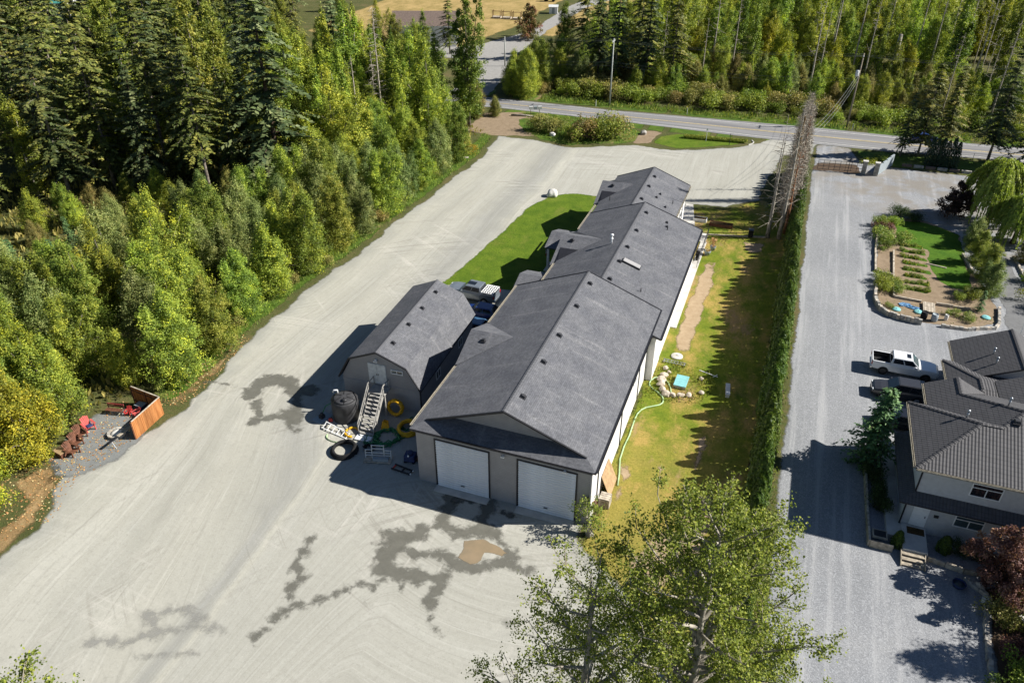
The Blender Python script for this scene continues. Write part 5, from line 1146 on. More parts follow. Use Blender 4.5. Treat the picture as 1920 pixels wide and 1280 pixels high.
snag('dead_tree', 'bare grey dead trunk with long side branches at the hedge end of the lawn', 13.6, .24, 340, 46, 3.0, 'bark_pale', .12, up=.15).location = (22.3, 56.6, 0)
snag('dead_tree', 'tallest bare dead trunk beside the black bin and hedge', 17, .26, 341, 50, 2.6, 'bark_pale', .15, up=.15).location = (23.7, 56.7, 0)
snag('dead_tree', 'reddish dead trunk tucked against the hedge', 11, .22, 342, 30, 1.5, 'dead_reddish', .2, up=.2).location = (24.3, 58.6, 0)
snag('dead_tree', 'thin dead sapling standing alone beside the gravel turn', 11, .10, 343, 40, 1.6, 'dead_wood', .15, up=.3).location = (21.9, 74, 0)
# ---- neighbour's planting
K['con1'].put(42.8, 97.2, (.62, .62, .62), 1., 'leaning yellowish conifer behind the dark cypress row', None); K['con1'].put(46.5, 99.5, (.55, .55, .60), 2., 'yellowish conifer beside the road fence'); K['con0'].put(40.2, 96.5, (.38, .38, .40), 3., 'short dark conifer behind the gate wall')
K['con0'].put(53.2, 98.4, (.7, .7, .68), 4., 'broad dark conifer at the road fence'); K['con2'].put(58.5, 97, (.8, .8, .8), 1., 'blue-green conifer beside the broad dark one'); K['con0'].put(63.5, 99, .85, 1., 'conifer at the far end of the road fence')
for i in range(6): K['cyp'].put(44.0 + i * .75, 93.0 + .1 * (i % 2), RG.uniform(.85, 1.05), i, 'dark pointed cypress in the row by the road fence', 'dark cypress row')
for x, y, kd, s_, lb in ((38.2, 69.6, 'shd', (1.3, 1.3, 1.5), 'round clipped shrub at the top corner of the garden'), (40.6, 69.3, 'shd', (1.5, 1.1, 1.1), 'dark shrub next to the round clipped one'), (36.8, 66.8, 'shl', .9, 'small lime shrub at the garden corner'), (36.8, 64.2, 'shm', (1.1, 1.0, 1.1), 'reddish brown shrub on the garden edge'),
        (36.4, 61.0, 'sh3', 1.5, 'broad-leaved plant behind the garden kerb'), (38.0, 61.0, 'sh3', 1.4, 'broad-leaved plant beside the garden lawn'), (36.5, 58.6, 'sh0', .85, 'green shrub above the bare planter'), (35.7, 48.6, 'sh0', .85, 'small green shrub below the bare planter'), (35.9, 46.6, 'sh2', .95, 'yellow-green shrub at the garden bend'), (36.2, 47.9, 'shm', .55, 'rust coloured shrub at the garden bend'), (37.0, 46.9, 'sh3', 1.1, 'leafy plant at the garden bend'),
        (46.9, 62.5, 'dec3', (.50, .50, .42), 'rounded leafy shrub below the willow'), (46.6, 57.4, 'dec2', (.50, .50, .40), 'large glossy shrub along the garden path'), (46.8, 53.6, 'dec2', (.56, .56, .42), 'largest glossy shrub along the garden path'), (47.2, 49.8, 'dec3', (.52, .52, .42), 'glossy shrub at the lower end of the garden path'), (45.4, 45.0, 'smallcon', (.30, .30, .28), 'small dwarf conifer at the garden foot'),
        (52.4, 60, 'dec5', .5, 'olive shrub across the garden path'), (52.6, 54, 'sh2', 1.4, 'yellow-green shrub across the garden path'), (52.2, 48, 'sh0', 1.3, 'green shrub across the garden path'),
        (35.2, 91.0, 'shl', (1.6, 1.2, 1.), 'lime shrub in the bed by the gate'), (36.9, 93, 'sh3', 1.3, 'weedy plant behind the gate wall')):
    K[kd].put(x, y, s_, RG.uniform(0, 6), lb)
def willow(x, y, h, r, seed, label):
    rg = np.random.RandomState(seed); t = thing('weeping_willow', label, 'tree', (x, y, 0))
    Q = []; T = []
    for i in range(820):
        an = rg.rand() * 6.283; f = rg.rand() ** .6; rr = r * f * (.75 + .3 * math.sin(an * 3 + 1)); z0 = h * (1 - .42 * f ** 2) - rg.rand() * .9; L = (1.2 + 3.6 * f * rg.rand()) * h / 9; n = int(16 + L * 15)
        s_ = np.linspace(0, 1, n); px = np.cos(an) * (rr + .7 * np.sqrt(s_)) + rg.normal(size=n) * .05; py = np.sin(an) * (rr + .7 * np.sqrt(s_)) + rg.normal(size=n) * .05; pz = np.maximum(.1, z0 + .35 * np.sqrt(s_) - L * s_)
        C = np.stack([px, py, pz], 1); out = np.array([math.cos(an), math.sin(an), .3])
        Q.append(leaf_quads(C, out + rg.normal(size=(n, 3)) * .6,   .24 + .14 * rg.rand(n), rg, .40, np.array([0, 0, -1.]) + rg.normal(size=(n, 3)) * .3)); T.append(.42 + .15 * rg.normal() + .14 * rg.normal(size=n))
    quads('crown', np.concatenate(Q), np.clip(np.concatenate(T), 0, 1), 'willow_leaf', t)
    limbs = [(h * .35, (math.cos(a) * r * .6, math.sin(a) * r * .6, h * .8), .12) for a in np.arange(0, 6.28, .7)]
    trunk_mesh(h * .85, .3, rg, .02, 8, limbs).build('trunk', 'bark_brown', t)
willow(49.6, 71.5, 9.0, 4.2, 351, 'yellow-green weeping willow beside the garden'); willow(51.8, 65.5, 6.5, 3.3, 352, 'lower weeping willow hanging over the garden path')
b_ = broadleaf('japanese_maple', 'dark almost black maple beside the willow', 'tree', 'leaf_darkmaple', 'bark_brown', 4.6, 2.9, .5, 110, 70, .24, 353, 1.0, .6, (.5, .9)); b_.location = (45.8, 72.6, 0)
b_ = broadleaf('japanese_maple', 'red-leaved maple in front of the pale house', 'tree', 'leaf_maroon', 'bark_brown', 5.2, 3.0, .6, 230, 120, .15, 354, .9, .6, (.35, .8)); b_.location = (41.4, 3.9, 0)
o = conifer('spruce_tree', 'green spruce beside the pale house entrance path', 'needle_spruce', 'bark_brown', 7.6, 2.1, .02, 355, 30, 10, .20, .22, spray=.40); o.location = (33.5, 14.4, 0)
for x, y, s_, kd, lb in ((33.9, 12.4, (.8, .9, 1.5), 'shd', 'dark rounded shrub below the spruce in the planter'), (33.9, 10.8, (.8, .9, 1.6), 'shd', 'dark rounded shrub in the middle of the planter'), (33.9, 9.2, (.8, .9, 1.45), 'shd', 'dark rounded shrub at the low end of the planter'),
        (35.2, 5.7, (.62, .62, .36), 'ced0', 'bright small cedar beside the entry door'), (38.3, 6.3, (.7, .7, .36), 'ced1', 'small dark cedar under the lower window'), (39.6, 6.4, (.8, .7, 1.2), 'shd', 'dark clipped shrub under the lower window'), (40.9, 6.5, .8, 'shd', 'dark shrub behind the red maple'),
        (41.3, 1.2, 1.0, 'sh1', 'brownish shrub at the edge of the lower bed'), (41.8, -1.2, 1.0, 'shm', 'reddish shrub in the lower bed'), (41.6, -3.6, 1.15, 'sh2', 'yellow-green shrub in the lower bed'), (43.6, -2.2, 1.4, 'sh1', 'olive shrub deep in the lower bed'), (42.6, -6, 1.3, 'sh0', 'green shrub at the near end of the lower bed'), (44.2, 1.2, 1.4, 'sh0', 'green shrub beside the red maple')):
    K[kd].put(x, y, s_, RG.uniform(0, 6), lb)
K['dec2'].put(48.0, .5, (1.0, 1.0, .95), 1., 'leafy tree at the back of the lower bed')
for i in range(8):
    for k_ in range(4):
        if RG.random() < .2: continue
        K['sh3'].put(38.5 + k_ * .72 + RG.uniform(-.15, .15), 60.1 - i * 1.75 + RG.uniform(-.1, .1), (.42, .34, RG.uniform(.3, .5)), RG.uniform(0, 6), 'leafy vegetable plant in the garden rows', 'vegetable plants in the garden rows')
for x, y, kd, s_, lb in ((36.2, 65.4, 'sh0', .9, 'green shrub behind the reddish one on the garden edge'), (37.9, 66.4, 'sh2', .8, 'yellow-green shrub below the round clipped one'), (36.2, 63.0, 'sh0', .7, 'green shrub between the reddish one and broad-leaved plants'), (37.2, 48.6, 'sh2', .6, 'yellow-green shrub above the garden bend'), (42.6, 43.0, 'sh3', .7, 'weedy plant right of the plank bridge'), (44.2, 42.4, 'sh3', .8, 'weedy plant by the straight stone wall'), (36.4, 42.6, 'sh3', .5, 'weedy plant inside the curved stone wall'), (43.8, 47.0, 'sh0', .6, 'green shrub at the low end of the vegetable plot'), (45.2, 47.6, 'sh0', .9, 'green shrub where the garden path starts')):
    K[kd].put(x, y, s_, RG.uniform(0, 6), lb)
# ---- tall cottonwoods close below the camera
def cottonwood(name, label, x, y, h, zlo, r, limbs, seed, leaf=.105, skew=(0, 0), nl=6):
    rg = np.random.RandomState(seed); t = thing(name, label, 'tree', (x, y, 0))
    mb = MB(); tw = MB(); C = []; A = []
    P = [np.array([0., 0, 0])]
    for i in range(10): P.append(P[-1] + np.array([rg.normal() * .12 + skew[0] * .1, rg.normal() * .12 + skew[1] * .1, h / 10]))
    mb.tube(P, [.30 * (1 - i / 10) ** .8 + .02 for i in range(11)], 8)
    def at(z): i = min(9.99, z / h * 10); j = int(i); return P[j] + (P[j + 1] - P[j]) * (i - j)
    for i in range(limbs):
        f = (i + rg.rand()) / limbs; z = zlo + (h - zlo) * f * .97; p0 = at(z); an = i * 2.4 + rg.normal() * .4
        L = r * (1 - f) ** .6 * (.75 + .45 * rg.rand()) + .5; upw = .45 + .5 * f + .1 * rg.normal()
        d = np.array([math.cos(an), math.sin(an), upw]); d /= np.linalg.norm(d[:2])
        p1 = p0 + d * L * .5 - np.array([0, 0, .05 * L]); p2 = p0 + d * L * np.array([1, 1, 1.05])
        mb.tube([p0, p1, p2], [.03 + .018 * L, .02 + .008 * L, .012], 6, caps=False)
        for j in range(int(5 + L * 2.4)):
            q = .22 + .80 * rg.rand(); b0 = p0 + (p1 - p0) * min(1, q * 2) if q < .5 else p1 + (p2 - p1) * min(1, q * 2 - 1)
            dd = unit(d * .5 + rg.normal(size=3) * np.array([.8, .8, .45]) + np.array([0, 0, .35])); l2 = (.5 + .9 * rg.rand()) * (.6 + .12 * L)
            b1 = b0 + dd * l2; tw.tube([b0, b0 + dd * l2 * .5 + rg.normal(size=3) * .05, b1], [.016, .011, .005], 4, caps=False)
            for m_ in range(nl):
                s0 = b0 + (b1 - b0) * (.3 + .7 * rg.rand()); d3 = unit(dd * .6 + rg.normal(size=3) * .6); l3 = .22 + .3 * rg.rand()
                n = 7 + rg.randint(6); s_ = rg.rand(n, 1)
                C.append(s0 + d3 * l3 * s_ + rg.normal(size=(n, 3)) * .085); A.append(np.repeat(d3[None], n, 0))
    C = np.concatenate(C); A = np.concatenate(A); n = len(C)
    nv = rg.normal(size=(n, 3)) * .75 + np.array([.25, .1, .75])
    # each leaf: six-cornered, pointed tip, rounded base
    Nn = unit(nv); a = unit(A * .3 + rg.normal(size=(n, 3)) * .7 + np.array([0, 0, -.35])); a = unit(a - Nn * np.sum(a * Nn, 1, keepdims=True)); b = np.cross(Nn, a)
    s_ = (leaf * (.65 + .6 * rg.rand(n)))[:, None]
    q = np.stack([C - a * s_ * .42, C - a * s_ * .28 + b * s_ * .34, C + a * s_ * .08 + b * s_ * .36 + Nn * s_ * .06, C + a * s_ * .62, C + a * s_ * .08 - b * s_ * .36 + Nn * s_ * .06, C - a * s_ * .28 - b * s_ * .34], 1)
    quads('crown', q, np.clip(.45 + .23 * rg.normal(size=n), 0, 1), 'poplar_leaf', t, n=6)
    mb.build('trunk', 'bark_pale', t); tw.build('twigs', 'twig', t)['kind'] = 'stuff'
    return t
cottonwood('cottonwood_tree', 'large cottonwood with small fluttering leaves rising below the camera by the hedge', 22.9, -21.9, 24.3, 8, 5.2, 78, 401, .085, nl=10)
cottonwood('cottonwood_tree', 'sparser cottonwood leaning over the gravel from beside the large one', 18.9, -22.4, 22.0, 9, 3.8, 32, 402, .08, nl=6)
cottonwood('cottonwood_tree', 'small cottonwood top showing over the lower gravel drive', 28.6, -24.8, 19.5, 9, 2.6, 20, 403, .085, nl=7)
cottonwood('cottonwood_tree', 'lone cottonwood top poking up over the empty yard', 1.6, -32.0, 19.0, 12, 1.5, 16, 404, .10, nl=5)
cottonwood('cottonwood_tree', 'slender cottonwood sapling against the corner of the shop', 14.3, -1.0, 2.6, .3, .8, 9, 405, .11, nl=3)

# ---- ground cover nobody could count
def cover(name, label, cat, polys, per_m2, mat, seed, size=.3, tall=.35, flat=False):
    rg = np.random.RandomState(seed); Cs = []
    for poly in polys:
        xs = [p[0] for p in poly]; ys = [p[1] for p in poly]; A_ = (max(xs) - min(xs)) * (max(ys) - min(ys)); n = int(A_ * per_m2)
        x = rg.uniform(min(xs), max(xs), n); y = rg.uniform(min(ys), max(ys), n); k_ = inside(poly, x, y); Cs.append(np.stack([x[k_], y[k_]], 1))
    xy = np.concatenate(Cs); n = len(xy)
    if flat:
        C = np.column_stack([xy, .03 + .02 * rg.rand(n)]); nv = rg.normal(size=(n, 3)) * .25 + np.array([0, 0, 1.]); q = leaf_quads(C, nv, size * (.6 + .8 * rg.rand(n)), rg, .7)
    else:
        clump = .5 + .5 * np.sin(xy[:, 0] * 1.7 + 2 * np.sin(xy[:, 1] * .9)) * np.sin(xy[:, 1] * 1.3); hh = tall * (.35 + .65 * rg.rand(n)) * (.45 + .75 * clump)
        C = np.column_stack([xy, hh * .5]); an = rg.rand(n) * 6.283; nv = np.stack([np.cos(an), np.sin(an), np.full(n, .25)], 1); al = np.column_stack([rg.normal(size=(n, 2)) * .35, np.ones(n)]); q = leaf_quads(C, nv, hh, rg, size, al)
    o = quads(name, q, np.clip(.5 + .25 * rg.normal(size=n), 0, 1), mat, None, 'stuff', 4)
    return tag(o, label, cat)
cover('verge_grass', 'rough green grass along the forest edge of the yard', 'grass', [VERGE], 26, 'weed', 501, .22, .42)
cover('roadside_grass', 'tall bright grass along the far side of the road', 'grass', [[(-26, 107.6), (60, 109), (60, 113), (-26, 112.5)]], 16, 'weed', 502, .3, .75)
cover('island_grass', 'rough grass and weeds on the traffic island', 'grass', [[(-22, 86.5), (-13, 83.2), (-4, 87.4), (-4, 95), (-20, 95.5)]], 9, 'weed', 503, .3, .4)
cover('fallen_leaves', 'dry orange leaves fallen along the edge of the yard', 'leaves', [[(-26.8, -.2), (-24.1, 2), (-24.4, 6.5), (-25.6, 13), (-27.6, 13.5), (-27, 5)], [(-27.2, -19), (-23.8, -13.5), (-26.0, -8), (-29.6, -7), (-31, -12)], [(-29, -8), (-25, -8), (-25, 0), (-30, 0)]], 13, 'dry_leaf', 504, .16, flat=True)
cover('hedge_weeds', 'weeds growing at the foot of the cedar hedge', 'weeds', [[(25.7, -8), (26.7, -8), (26.7, 40), (26.0, 40)], [(22.5, -9), (25.2, -9), (25.2, 2), (23, 4)]], 14, 'weed', 505, .3, .5)
cover('lawn_weeds', 'green weeds around the buried tank lid', 'weeds', [[(14.6, 17.2), (16.2, 16.8), (19.6, 17.6), (20.6, 21), (19.4, 23.4), (16.6, 24), (14.6, 22.5)]], 34, 'weed', 506, .35, .38)
cover('wall_weeds', 'grass growing along the foot of the shop side wall', 'grass', [[(13.95, 1), (14.6, 1), (14.7, 26), (13.95, 19)], [(13.4, -3.6), (16.5, -4.4), (17.5, -1.6), (14.2, .8)]], 26, 'weed', 507, .3, .34)
cover('garden_weeds', 'vegetable tops and grass in the garden rows', 'plants', [[(38.3, 60.5 - i * 1.75), (40.8, 60.4 - i * 1.75), (40.9, 59.6 - i * 1.75), (38.3, 59.7 - i * 1.75)] for i in range(8)], 70, 'weed', 508, .4, .42)
cover('bed_weeds', 'weeds in the stone-edged garden bed', 'weeds', [[(35.3, 41.8), (39.2, 40.4), (39.2, 44), (35.2, 44.4)], [(41.2, 40.6), (46.6, 42.4), (46.6, 44.4), (41.2, 44.2)]], 8, 'weed', 509, .3, .3)
cover('forest_undergrowth', 'dark undergrowth on the forest floor', 'undergrowth', [[(-30, 2), (-29, 86), (-60, 90), (-95, 60), (-80, 10), (-45, -18), (-32, -16)]], 3.2, 'leaf_olive', 510, .45, 1.1)
# ------------------------------------------------------------------ vehicles
def loft(mb, secs, mi=0):
    """secs: list of (x, half profile [(y, z) ... from bottom to top]); mirrored and skinned"""
    rows = []
    for x, hp in secs: rows.append([(x, -y, z) for y, z in hp] + [(x, y, z) for y, z in reversed(hp)])
    n = len(rows[0]); V = [p for r_ in rows for p in r_]; F = []
    for i in range(len(rows) - 1):
        for k_ in range(n): F.append((i * n + k_, i * n + (k_ + 1) % n, (i + 1) * n + (k_ + 1) % n, (i + 1) * n + k_))
    F.append(tuple(range(n))); F.append(tuple(reversed([(len(rows) - 1) * n + k_ for k_ in range(n)])))
    mb.shape(V, F, mi, False)
def vehicle(name, label, cat, loc, rot, paint, L=4.6, W=1.82, H=1.46, belt=.92, hood=.84, tail=.95, cabx=(-1.9, 1.05, -1.25, .35), wr=.33, wheelx=(1.38, -1.38), bed=None, clear=.22, roofglass=None, grp=None, rim='galv'):
    t = thing(name, label, cat, loc, rot, grp); h = W / 2; xb0, xb1, xt0, xt1 = cabx; b = L / 2
    def prof(w, z0, z1): return [(w * .80, z0), (w * .97, z0 + .10), (w, z0 + (z1 - z0) * .45), (w * .985, z0 + (z1 - z0) * .8), (w * .90, z1), (w * .45, z1 + .02)]
    S_ = []
    if bed:
        S_ += [(-b + .04, prof(h * .95, clear + .2, .78)), (-b + .18, prof(h * .99, clear + .1, .82)), (bed, prof(h, clear, .82)), (bed + .02, prof(h, clear, belt))]
    else:
        S_ += [(-b, prof(h * .80, clear + .22, tail - .22)), (-b + .12, prof(h * .93, clear + .1, tail - .05)), (-b + .5, prof(h * .99, clear + .03, tail)), (xb0 + .1, prof(h, clear, max(tail, belt - .02)))]
    S_ += [(0, prof(h, clear, belt)), (xb1 - .1, prof(h, clear, belt)), (xb1 + .15, prof(h * .99, clear, hood + .03)), (b - .75, prof(h * .97, clear + .02, hood)), (b - .22, prof(h * .91, clear + .06, hood - .10)), (b, prof(h * .78, clear + .14, hood - .26))]
    mb = MB(); loft(mb, S_); mb.build('body', paint, t, bevel=.03)
    # greenhouse
    wb, wt = h * .92, h * .76; zb, zt = belt - .02, H
    lo = [Vector(p) for p in ((xb0, -wb, zb), (xb1, -wb * .96, zb), (xb1, wb * .96, zb), (xb0, wb, zb))]; hi = [Vector(p) for p in ((xt0, -wt, zt - .04), (xt1, -wt, zt - .02), (xt1, wt, zt - .02), (xt0, wt, zt - .04))]
    mb = MB(); mb.shape([tuple(p) for p in lo + hi], [(3, 2, 1, 0), (4, 5, 6, 7), (0, 1, 5, 4), (1, 2, 6, 5), (2, 3, 7, 6), (3, 0, 4, 7)])
    mb.box((xt0 + .05, -wt * .9, zt - .05), (xt1 - .05, wt * .9, zt)); mb.build('cab', paint, t, bevel=.04)
    def glass(nm, a, b_, c, d, u0, u1, v0, v1):
        def q(u, v): return (a.lerp(b_, u)).lerp(d.lerp(c, u), v)
        nrm = (b_ - a).cross(d - a).normalized(); P = [q(u0, v0), q(u1, v0), q(u1, v1), q(u0, v1)]
        mb = MB(); o_ = nrm * .014; i_ = nrm * -.02; mb.face([p + o_ for p in P])
        for i in range(4): j = (i + 1) % 4; mb.face([P[i] + i_, P[j] + i_, P[j] + o_, P[i] + o_])
        mb.build(nm, 'glass_dark' if nm != 'windshield' else 'glass_tint', t)
    glass('windshield', lo[1], lo[2], hi[2], hi[1], .04, .96, .10, .97)
    glass('rear_window', lo[3], lo[0], hi[0], hi[3], .06, .94, .22, .92)
    for a, b_, c, d in ((lo[0], lo[1], hi[1], hi[0]), (lo[2], lo[3], hi[3], hi[2])):
        glass('side_window', a, b_, c, d, .08, .48, .20, .90); glass('side_window', a, b_, c, d, .52, .93, .20, .90)
    if roofglass: mb = MB(); mb.box((roofglass[0], -.36, zt), (roofglass[1], .36, zt + .012)); mb.build('sunroof', 'glass_dark', t)
    wm = None
    for wx in wheelx:
        for sg in (-1, 1):
            mb = MB(); ang = [2 * math.pi * k_ / 18 for k_ in range(18)]
            mb.shape([(wx + wr * 1.16 * math.cos(a), sg * h * .55, wr + wr * 1.16 * math.sin(a)) for a in ang] + [(wx + wr * 1.16 * math.cos(a), sg * (h + .006), wr + wr * 1.16 * math.sin(a)) for a in ang], [tuple(range(18)), tuple(range(18, 36))] + [(k_, (k_ + 1) % 18, 18 + (k_ + 1) % 18, 18 + k_) for k_ in range(18)])
            # trim the arch to above the sill
            for i in range(len(mb.v)):
                x_, y_, z_ = mb.v[i]; mb.v[i] = (x_, y_, max(z_, clear - .02))
            mb.build('wheel_arch', 'black_trim', t)
            w = MB(); w.shape([(wx + wr * math.cos(a), sg * (h - .24), wr + wr * math.sin(a)) for a in ang] + [(wx + wr * math.cos(a), sg * (h + .012), wr + wr * math.sin(a)) for a in ang], [tuple(range(18)), tuple(range(18, 36))] + [(k_, (k_ + 1) % 18, 18 + (k_ + 1) % 18, 18 + k_) for k_ in range(18)])
            wo_ = w.build('wheel', 'rubber', t)
            q = MB(); rr = wr * .64; q.shape([(wx + rr * math.cos(a), sg * (h + .014), wr + rr * math.sin(a)) for a in ang] + [(wx + rr * .3 * math.cos(a), sg * (h + .03), wr + rr * .3 * math.sin(a)) for a in ang], [tuple(range(18, 36))] + [(k_, (k_ + 1) % 18, 18 + (k_ + 1) % 18, 18 + k_) for k_ in range(18)]); q.build('rim', rim, wo_)
    for sg in (-1, 1):
        y0, y1 = sorted((sg * h * .50, sg * h * .80)); mb = MB(); mb.box((b - .20, y0, hood - .34), (b - .03, y1, hood - .18)); mb.build('headlight', 'headlight', t)
        y0, y1 = sorted((sg * h * .74, sg * (h * .945 if not bed else h * .99))); mb = MB(); mb.box((-b - .012, y0, tail - .42), (-b + .12, y1, tail - .12)); mb.build('tail_light', 'tail_red', t)
        mb = MB(); y0, y1 = sorted((sg * (h - .02), sg * (h + .17))); mb.box((xb1 - .42, y0, belt), (xb1 - .28, y1, belt + .17)); mb.build('mirror', paint, t)
    mb = MB(); mb.box((b - .12, -h * .72, clear + .02), (b + .02, h * .72, clear + .22)); mb.build('front_bumper', 'black_trim' if not bed else 'chrome', t, bevel=.03)
    mb = MB(); mb.box((-b - .06, -h * .85, clear + .06), (-b + .14, h * .85, clear + .26)); mb.build('rear_bumper', 'black_trim' if not bed else 'chrome', t, bevel=.03)
    if bed:
        for sg in (-1, 1):
            y0, y1 = sorted((sg * (h - .13), sg * (h - .005))); mb = MB(); mb.box((-b + .06, y0, .60), (bed + .02, y1, tail)); mb.build('bed_side', paint, t, bevel=.03)
        mb = MB(); mb.box((-b + .02, -h + .14, .62), (-b + .10, h - .14, tail - .01)); mb.build('tailgate', paint, t, bevel=.02)
        mb = MB(); mb.box((-b + .11, -h + .15, .845), (bed, h - .15, .86)); mb.box((-b + .11, -h + .131, .86), (bed, -h + .15, tail - .02)); mb.box((-b + .11, h - .15, .86), (bed, h - .131, tail - .02)); mb.box((bed - .02, -h + .15, .86), (bed - .005, h - .15, tail)); mb.build('bed_liner', 'rubber', t)
    return t
PK = dict(L=5.85, W=2.03, H=1.92, belt=1.30, hood=1.22, tail=1.36, cabx=(-1.33, 1.22, -1.20, .50), wr=.41, wheelx=(1.88, -1.80), bed=-1.35, clear=.36)
vehicle('pickup_truck', 'white crew-cab pickup with empty black bed and sunroof on the grey gravel', 'pickup', (36.85, 29.4, .02), R(-1), 'car_white', rim='dark_metal', roofglass=(.0, .36), **PK)
pk = vehicle('pickup_truck', 'silver blue pickup carrying a white ladder rack behind the gambrel shed', 'pickup', (-7.3, 28.6, .02), R(178), 'car_silver', roofglass=(-.45, .5), **PK)
mb = MB()
for sg in (-1, 1): mb.bar((-2.85, sg * .92, 1.52), (-1.4, sg * .92, 1.52), .07)
for i in range(6): mb.bar((-2.8 + i * .27, -.92, 1.55), (-2.8 + i * .27, .92, 1.55), .10, .04)
for i in range(4): mb.bar((-2.85, -.6 + i * .4, 1.585), (-1.4, -.6 + i * .4, 1.585), .10, .03)
for sg in (-1, 1):
    for x in (-2.8, -1.45): mb.bar((x, sg * .92, 1.34), (x, sg * .92, 1.52), .06)
mb.build('rack', 'white_paint', pk)
vehicle('parked_car', 'dark blue car tucked between the shed and the long house', 'car', (-4.9, 25.2, .02), R(180), 'car_blue', L=4.6)
vehicle('parked_car', 'light blue car half hidden behind the shed roof', 'car', (-4.6, 21.9, .02), R(180), 'car_lightblue', L=4.4, H=1.55, belt=.96)
vehicle('parked_car', 'charcoal wagon parked nose out beside the white pickup', 'car', (36.3, 25.2, .02), R(181), 'car_graphite', L=4.8, W=1.9, H=1.68, belt=1.05, hood=.98, tail=1.1, cabx=(-2.2, 1.1, -1.85, .3), wr=.37)
vehicle('parked_car', 'black sedan behind the spruce under the tiled eaves', 'car', (36.3, 20.6, .02), R(181), 'car_black', L=4.7)
vehicle('passing_car', 'dark blue car on the road behind the yellowish conifers', 'car', (44.5, 105.8, .03), R(2), 'car_blue', L=4.6)

# ------------------------------------------------------------------ gear in front of the shed
t = thing('water_tank', 'large round black plastic water tank beside the loft stair', 'tank', (-9.6, 5.15, 0))
mb = MB(); mb.lathe([(1.16, 0), (1.19, .08), (1.17, .5), (1.19, .55), (1.17, 1.0), (1.19, 1.05), (1.17, 1.5), (1.19, 1.55), (1.16, 1.98), (1.08, 2.06)], 36); mb.build('shell', 'tank_black', t)
mb = MB(); mb.lathe([(1.09, 2.055), (.8, 2.16), (.3, 2.25), (.05, 2.26)], 36); mb.build('top', 'tank_black', t)
for i in range(6):
    a = i * math.pi / 3; mb = MB(); mb.bar((math.cos(a) * .25, math.sin(a) * .25, 2.27), (math.cos(a) * 1.02, math.sin(a) * 1.02, 2.10), .05, .05); mb.build('rib', 'rubber', t)
mb = MB(); mb.lathe([(.22, 2.2), (.22, 2.33), (.05, 2.36)], 16, (.35, -.5)); mb.build('lid', 'dark_metal', t)
mb = MB(); mb.tube([(-.85, .35, 2.05), (-.85, .35, 2.42), (-1.15, .25, 2.42), (-1.2, .2, 2.2)], .07, 8); mb.build('inlet_pipe', 'white_paint', t)
def coil(name, label, loc, r, tr, turns, mat, tilt=(0, 0, 0), tail=None, cat='hose', jit=.05, seed=1):
    rg = np.random.RandomState(seed); t = thing(name, label, cat, loc); mb = MB(); m = Matrix.Rotation(tilt[2], 4, 'Z') @ Matrix.Rotation(tilt[0], 4, 'X') @ Matrix.Rotation(tilt[1], 4, 'Y'); P = []
    N_ = int(turns * 22)
    for i in range(N_ + 1):
        a = 2 * math.pi * i / 22; rr = r * (1 - .07 * (i / 22 % 3)) + rg.normal() * jit * .3; lay = int(i / 22) // 3
        P.append(m @ Vector((rr * math.cos(a), rr * math.sin(a), tr + (int(i / 22) % 3) * tr * .9 + lay * tr * 1.5)))
    if tail: P += [m @ Vector(p) for p in tail]
    mb.tube(P, tr, 7); mb.build('loops', mat, t); return t
coil('hose_coil', 'yellow suction hose coil leaning on the shed wall behind the stair', (-5.6, 7.05, .78), .74, .10, 5, 'yellow_hose', (R(80), 0, 0), seed=2)
coil('hose_coil', 'yellow suction hose coil lying against the shop corner', (-3.6, 5.25, .0), .90, .12, 6, 'yellow_hose', (R(14), 0, 0), seed=3)
coil('hose_coil', 'green hose coil spread on the ground beside the stair foot', (-4.85, 3.7, 0), 1.1, .06, 6, 'green_hose', (0, 0, 0), [(1.3, .4, .06), (1.7, 1.2, .06)], jit=.5, seed=4)
coil('hose_coil', 'small dark green hose coil behind the yellow one', (-3.9, 5.9, 0), .7, .05, 4, 'green_hose', (R(8), 0, 0), jit=.4, seed=5)
coil('pipe_coil', 'thick black corrugated pipe coil lying on the gravel', (-7.35, .95, 0), 1.05, .16, 2.3, 'rubber', (R(3), 0, 0), jit=.02, cat='pipe', seed=6)
t = thing('hose_bundle', 'bundle of short yellow hose lengths beside the stair', 'hose', (-5.9, 5.0, 0))
for i in range(6):
    mb = MB(); a = -.3 + i * .14; mb.tube([(-.15 + i * .07, .45, .25 + .1 * (i % 2)), (.0 + i * .1, 0, .5 - .04 * i), (.15 + i * .13, -.55, .12)], .075, 7); mb.build('hose_length', 'yellow_hose', t)
coil('hose_coil', 'dark green hose coil lying under the foot of the stair', (-6.0, 3.0, 0), .6, .05, 4, 'green_hose', (0, 0, 0), jit=.4, seed=7)
coil('hose_coil', 'short black hose coil between rack and stair', (-5.6, 2.0, 0), .45, .06, 3, 'rubber', (0, 0, 0), jit=.3, seed=8)
t = thing('hose_length', 'curved yellow hose length on the ground before the tank', 'hose', (-8.0, 3.3, 0))
mb = MB(); mb.tube([(.55 * math.cos(a) , .62 * math.sin(a), .11) for a in np.linspace(.9, 5.3, 16)], .105, 8); mb.build('hose', 'yellow_hose', t)
t = thing('hose_length', 'pale green hose curling beside the ladder frame', 'hose', (-8.9, 2.25, 0))
mb = MB(); mb.tube([(.95 * math.cos(a), .55 * math.sin(a), .05) for a in np.linspace(2.9, 5.6, 14)], .05, 6); mb.tube([(.85 * math.cos(a), .45 * math.sin(a) - .1, .05) for a in np.linspace(3.0, 5.4, 12)], .05, 6); mb.build('hose', 'pale_green_hose', t)
t = thing('pump', 'small pump on a flat board left of the tank', 'pump', (-11.5, 4.2, 0), R(-15))
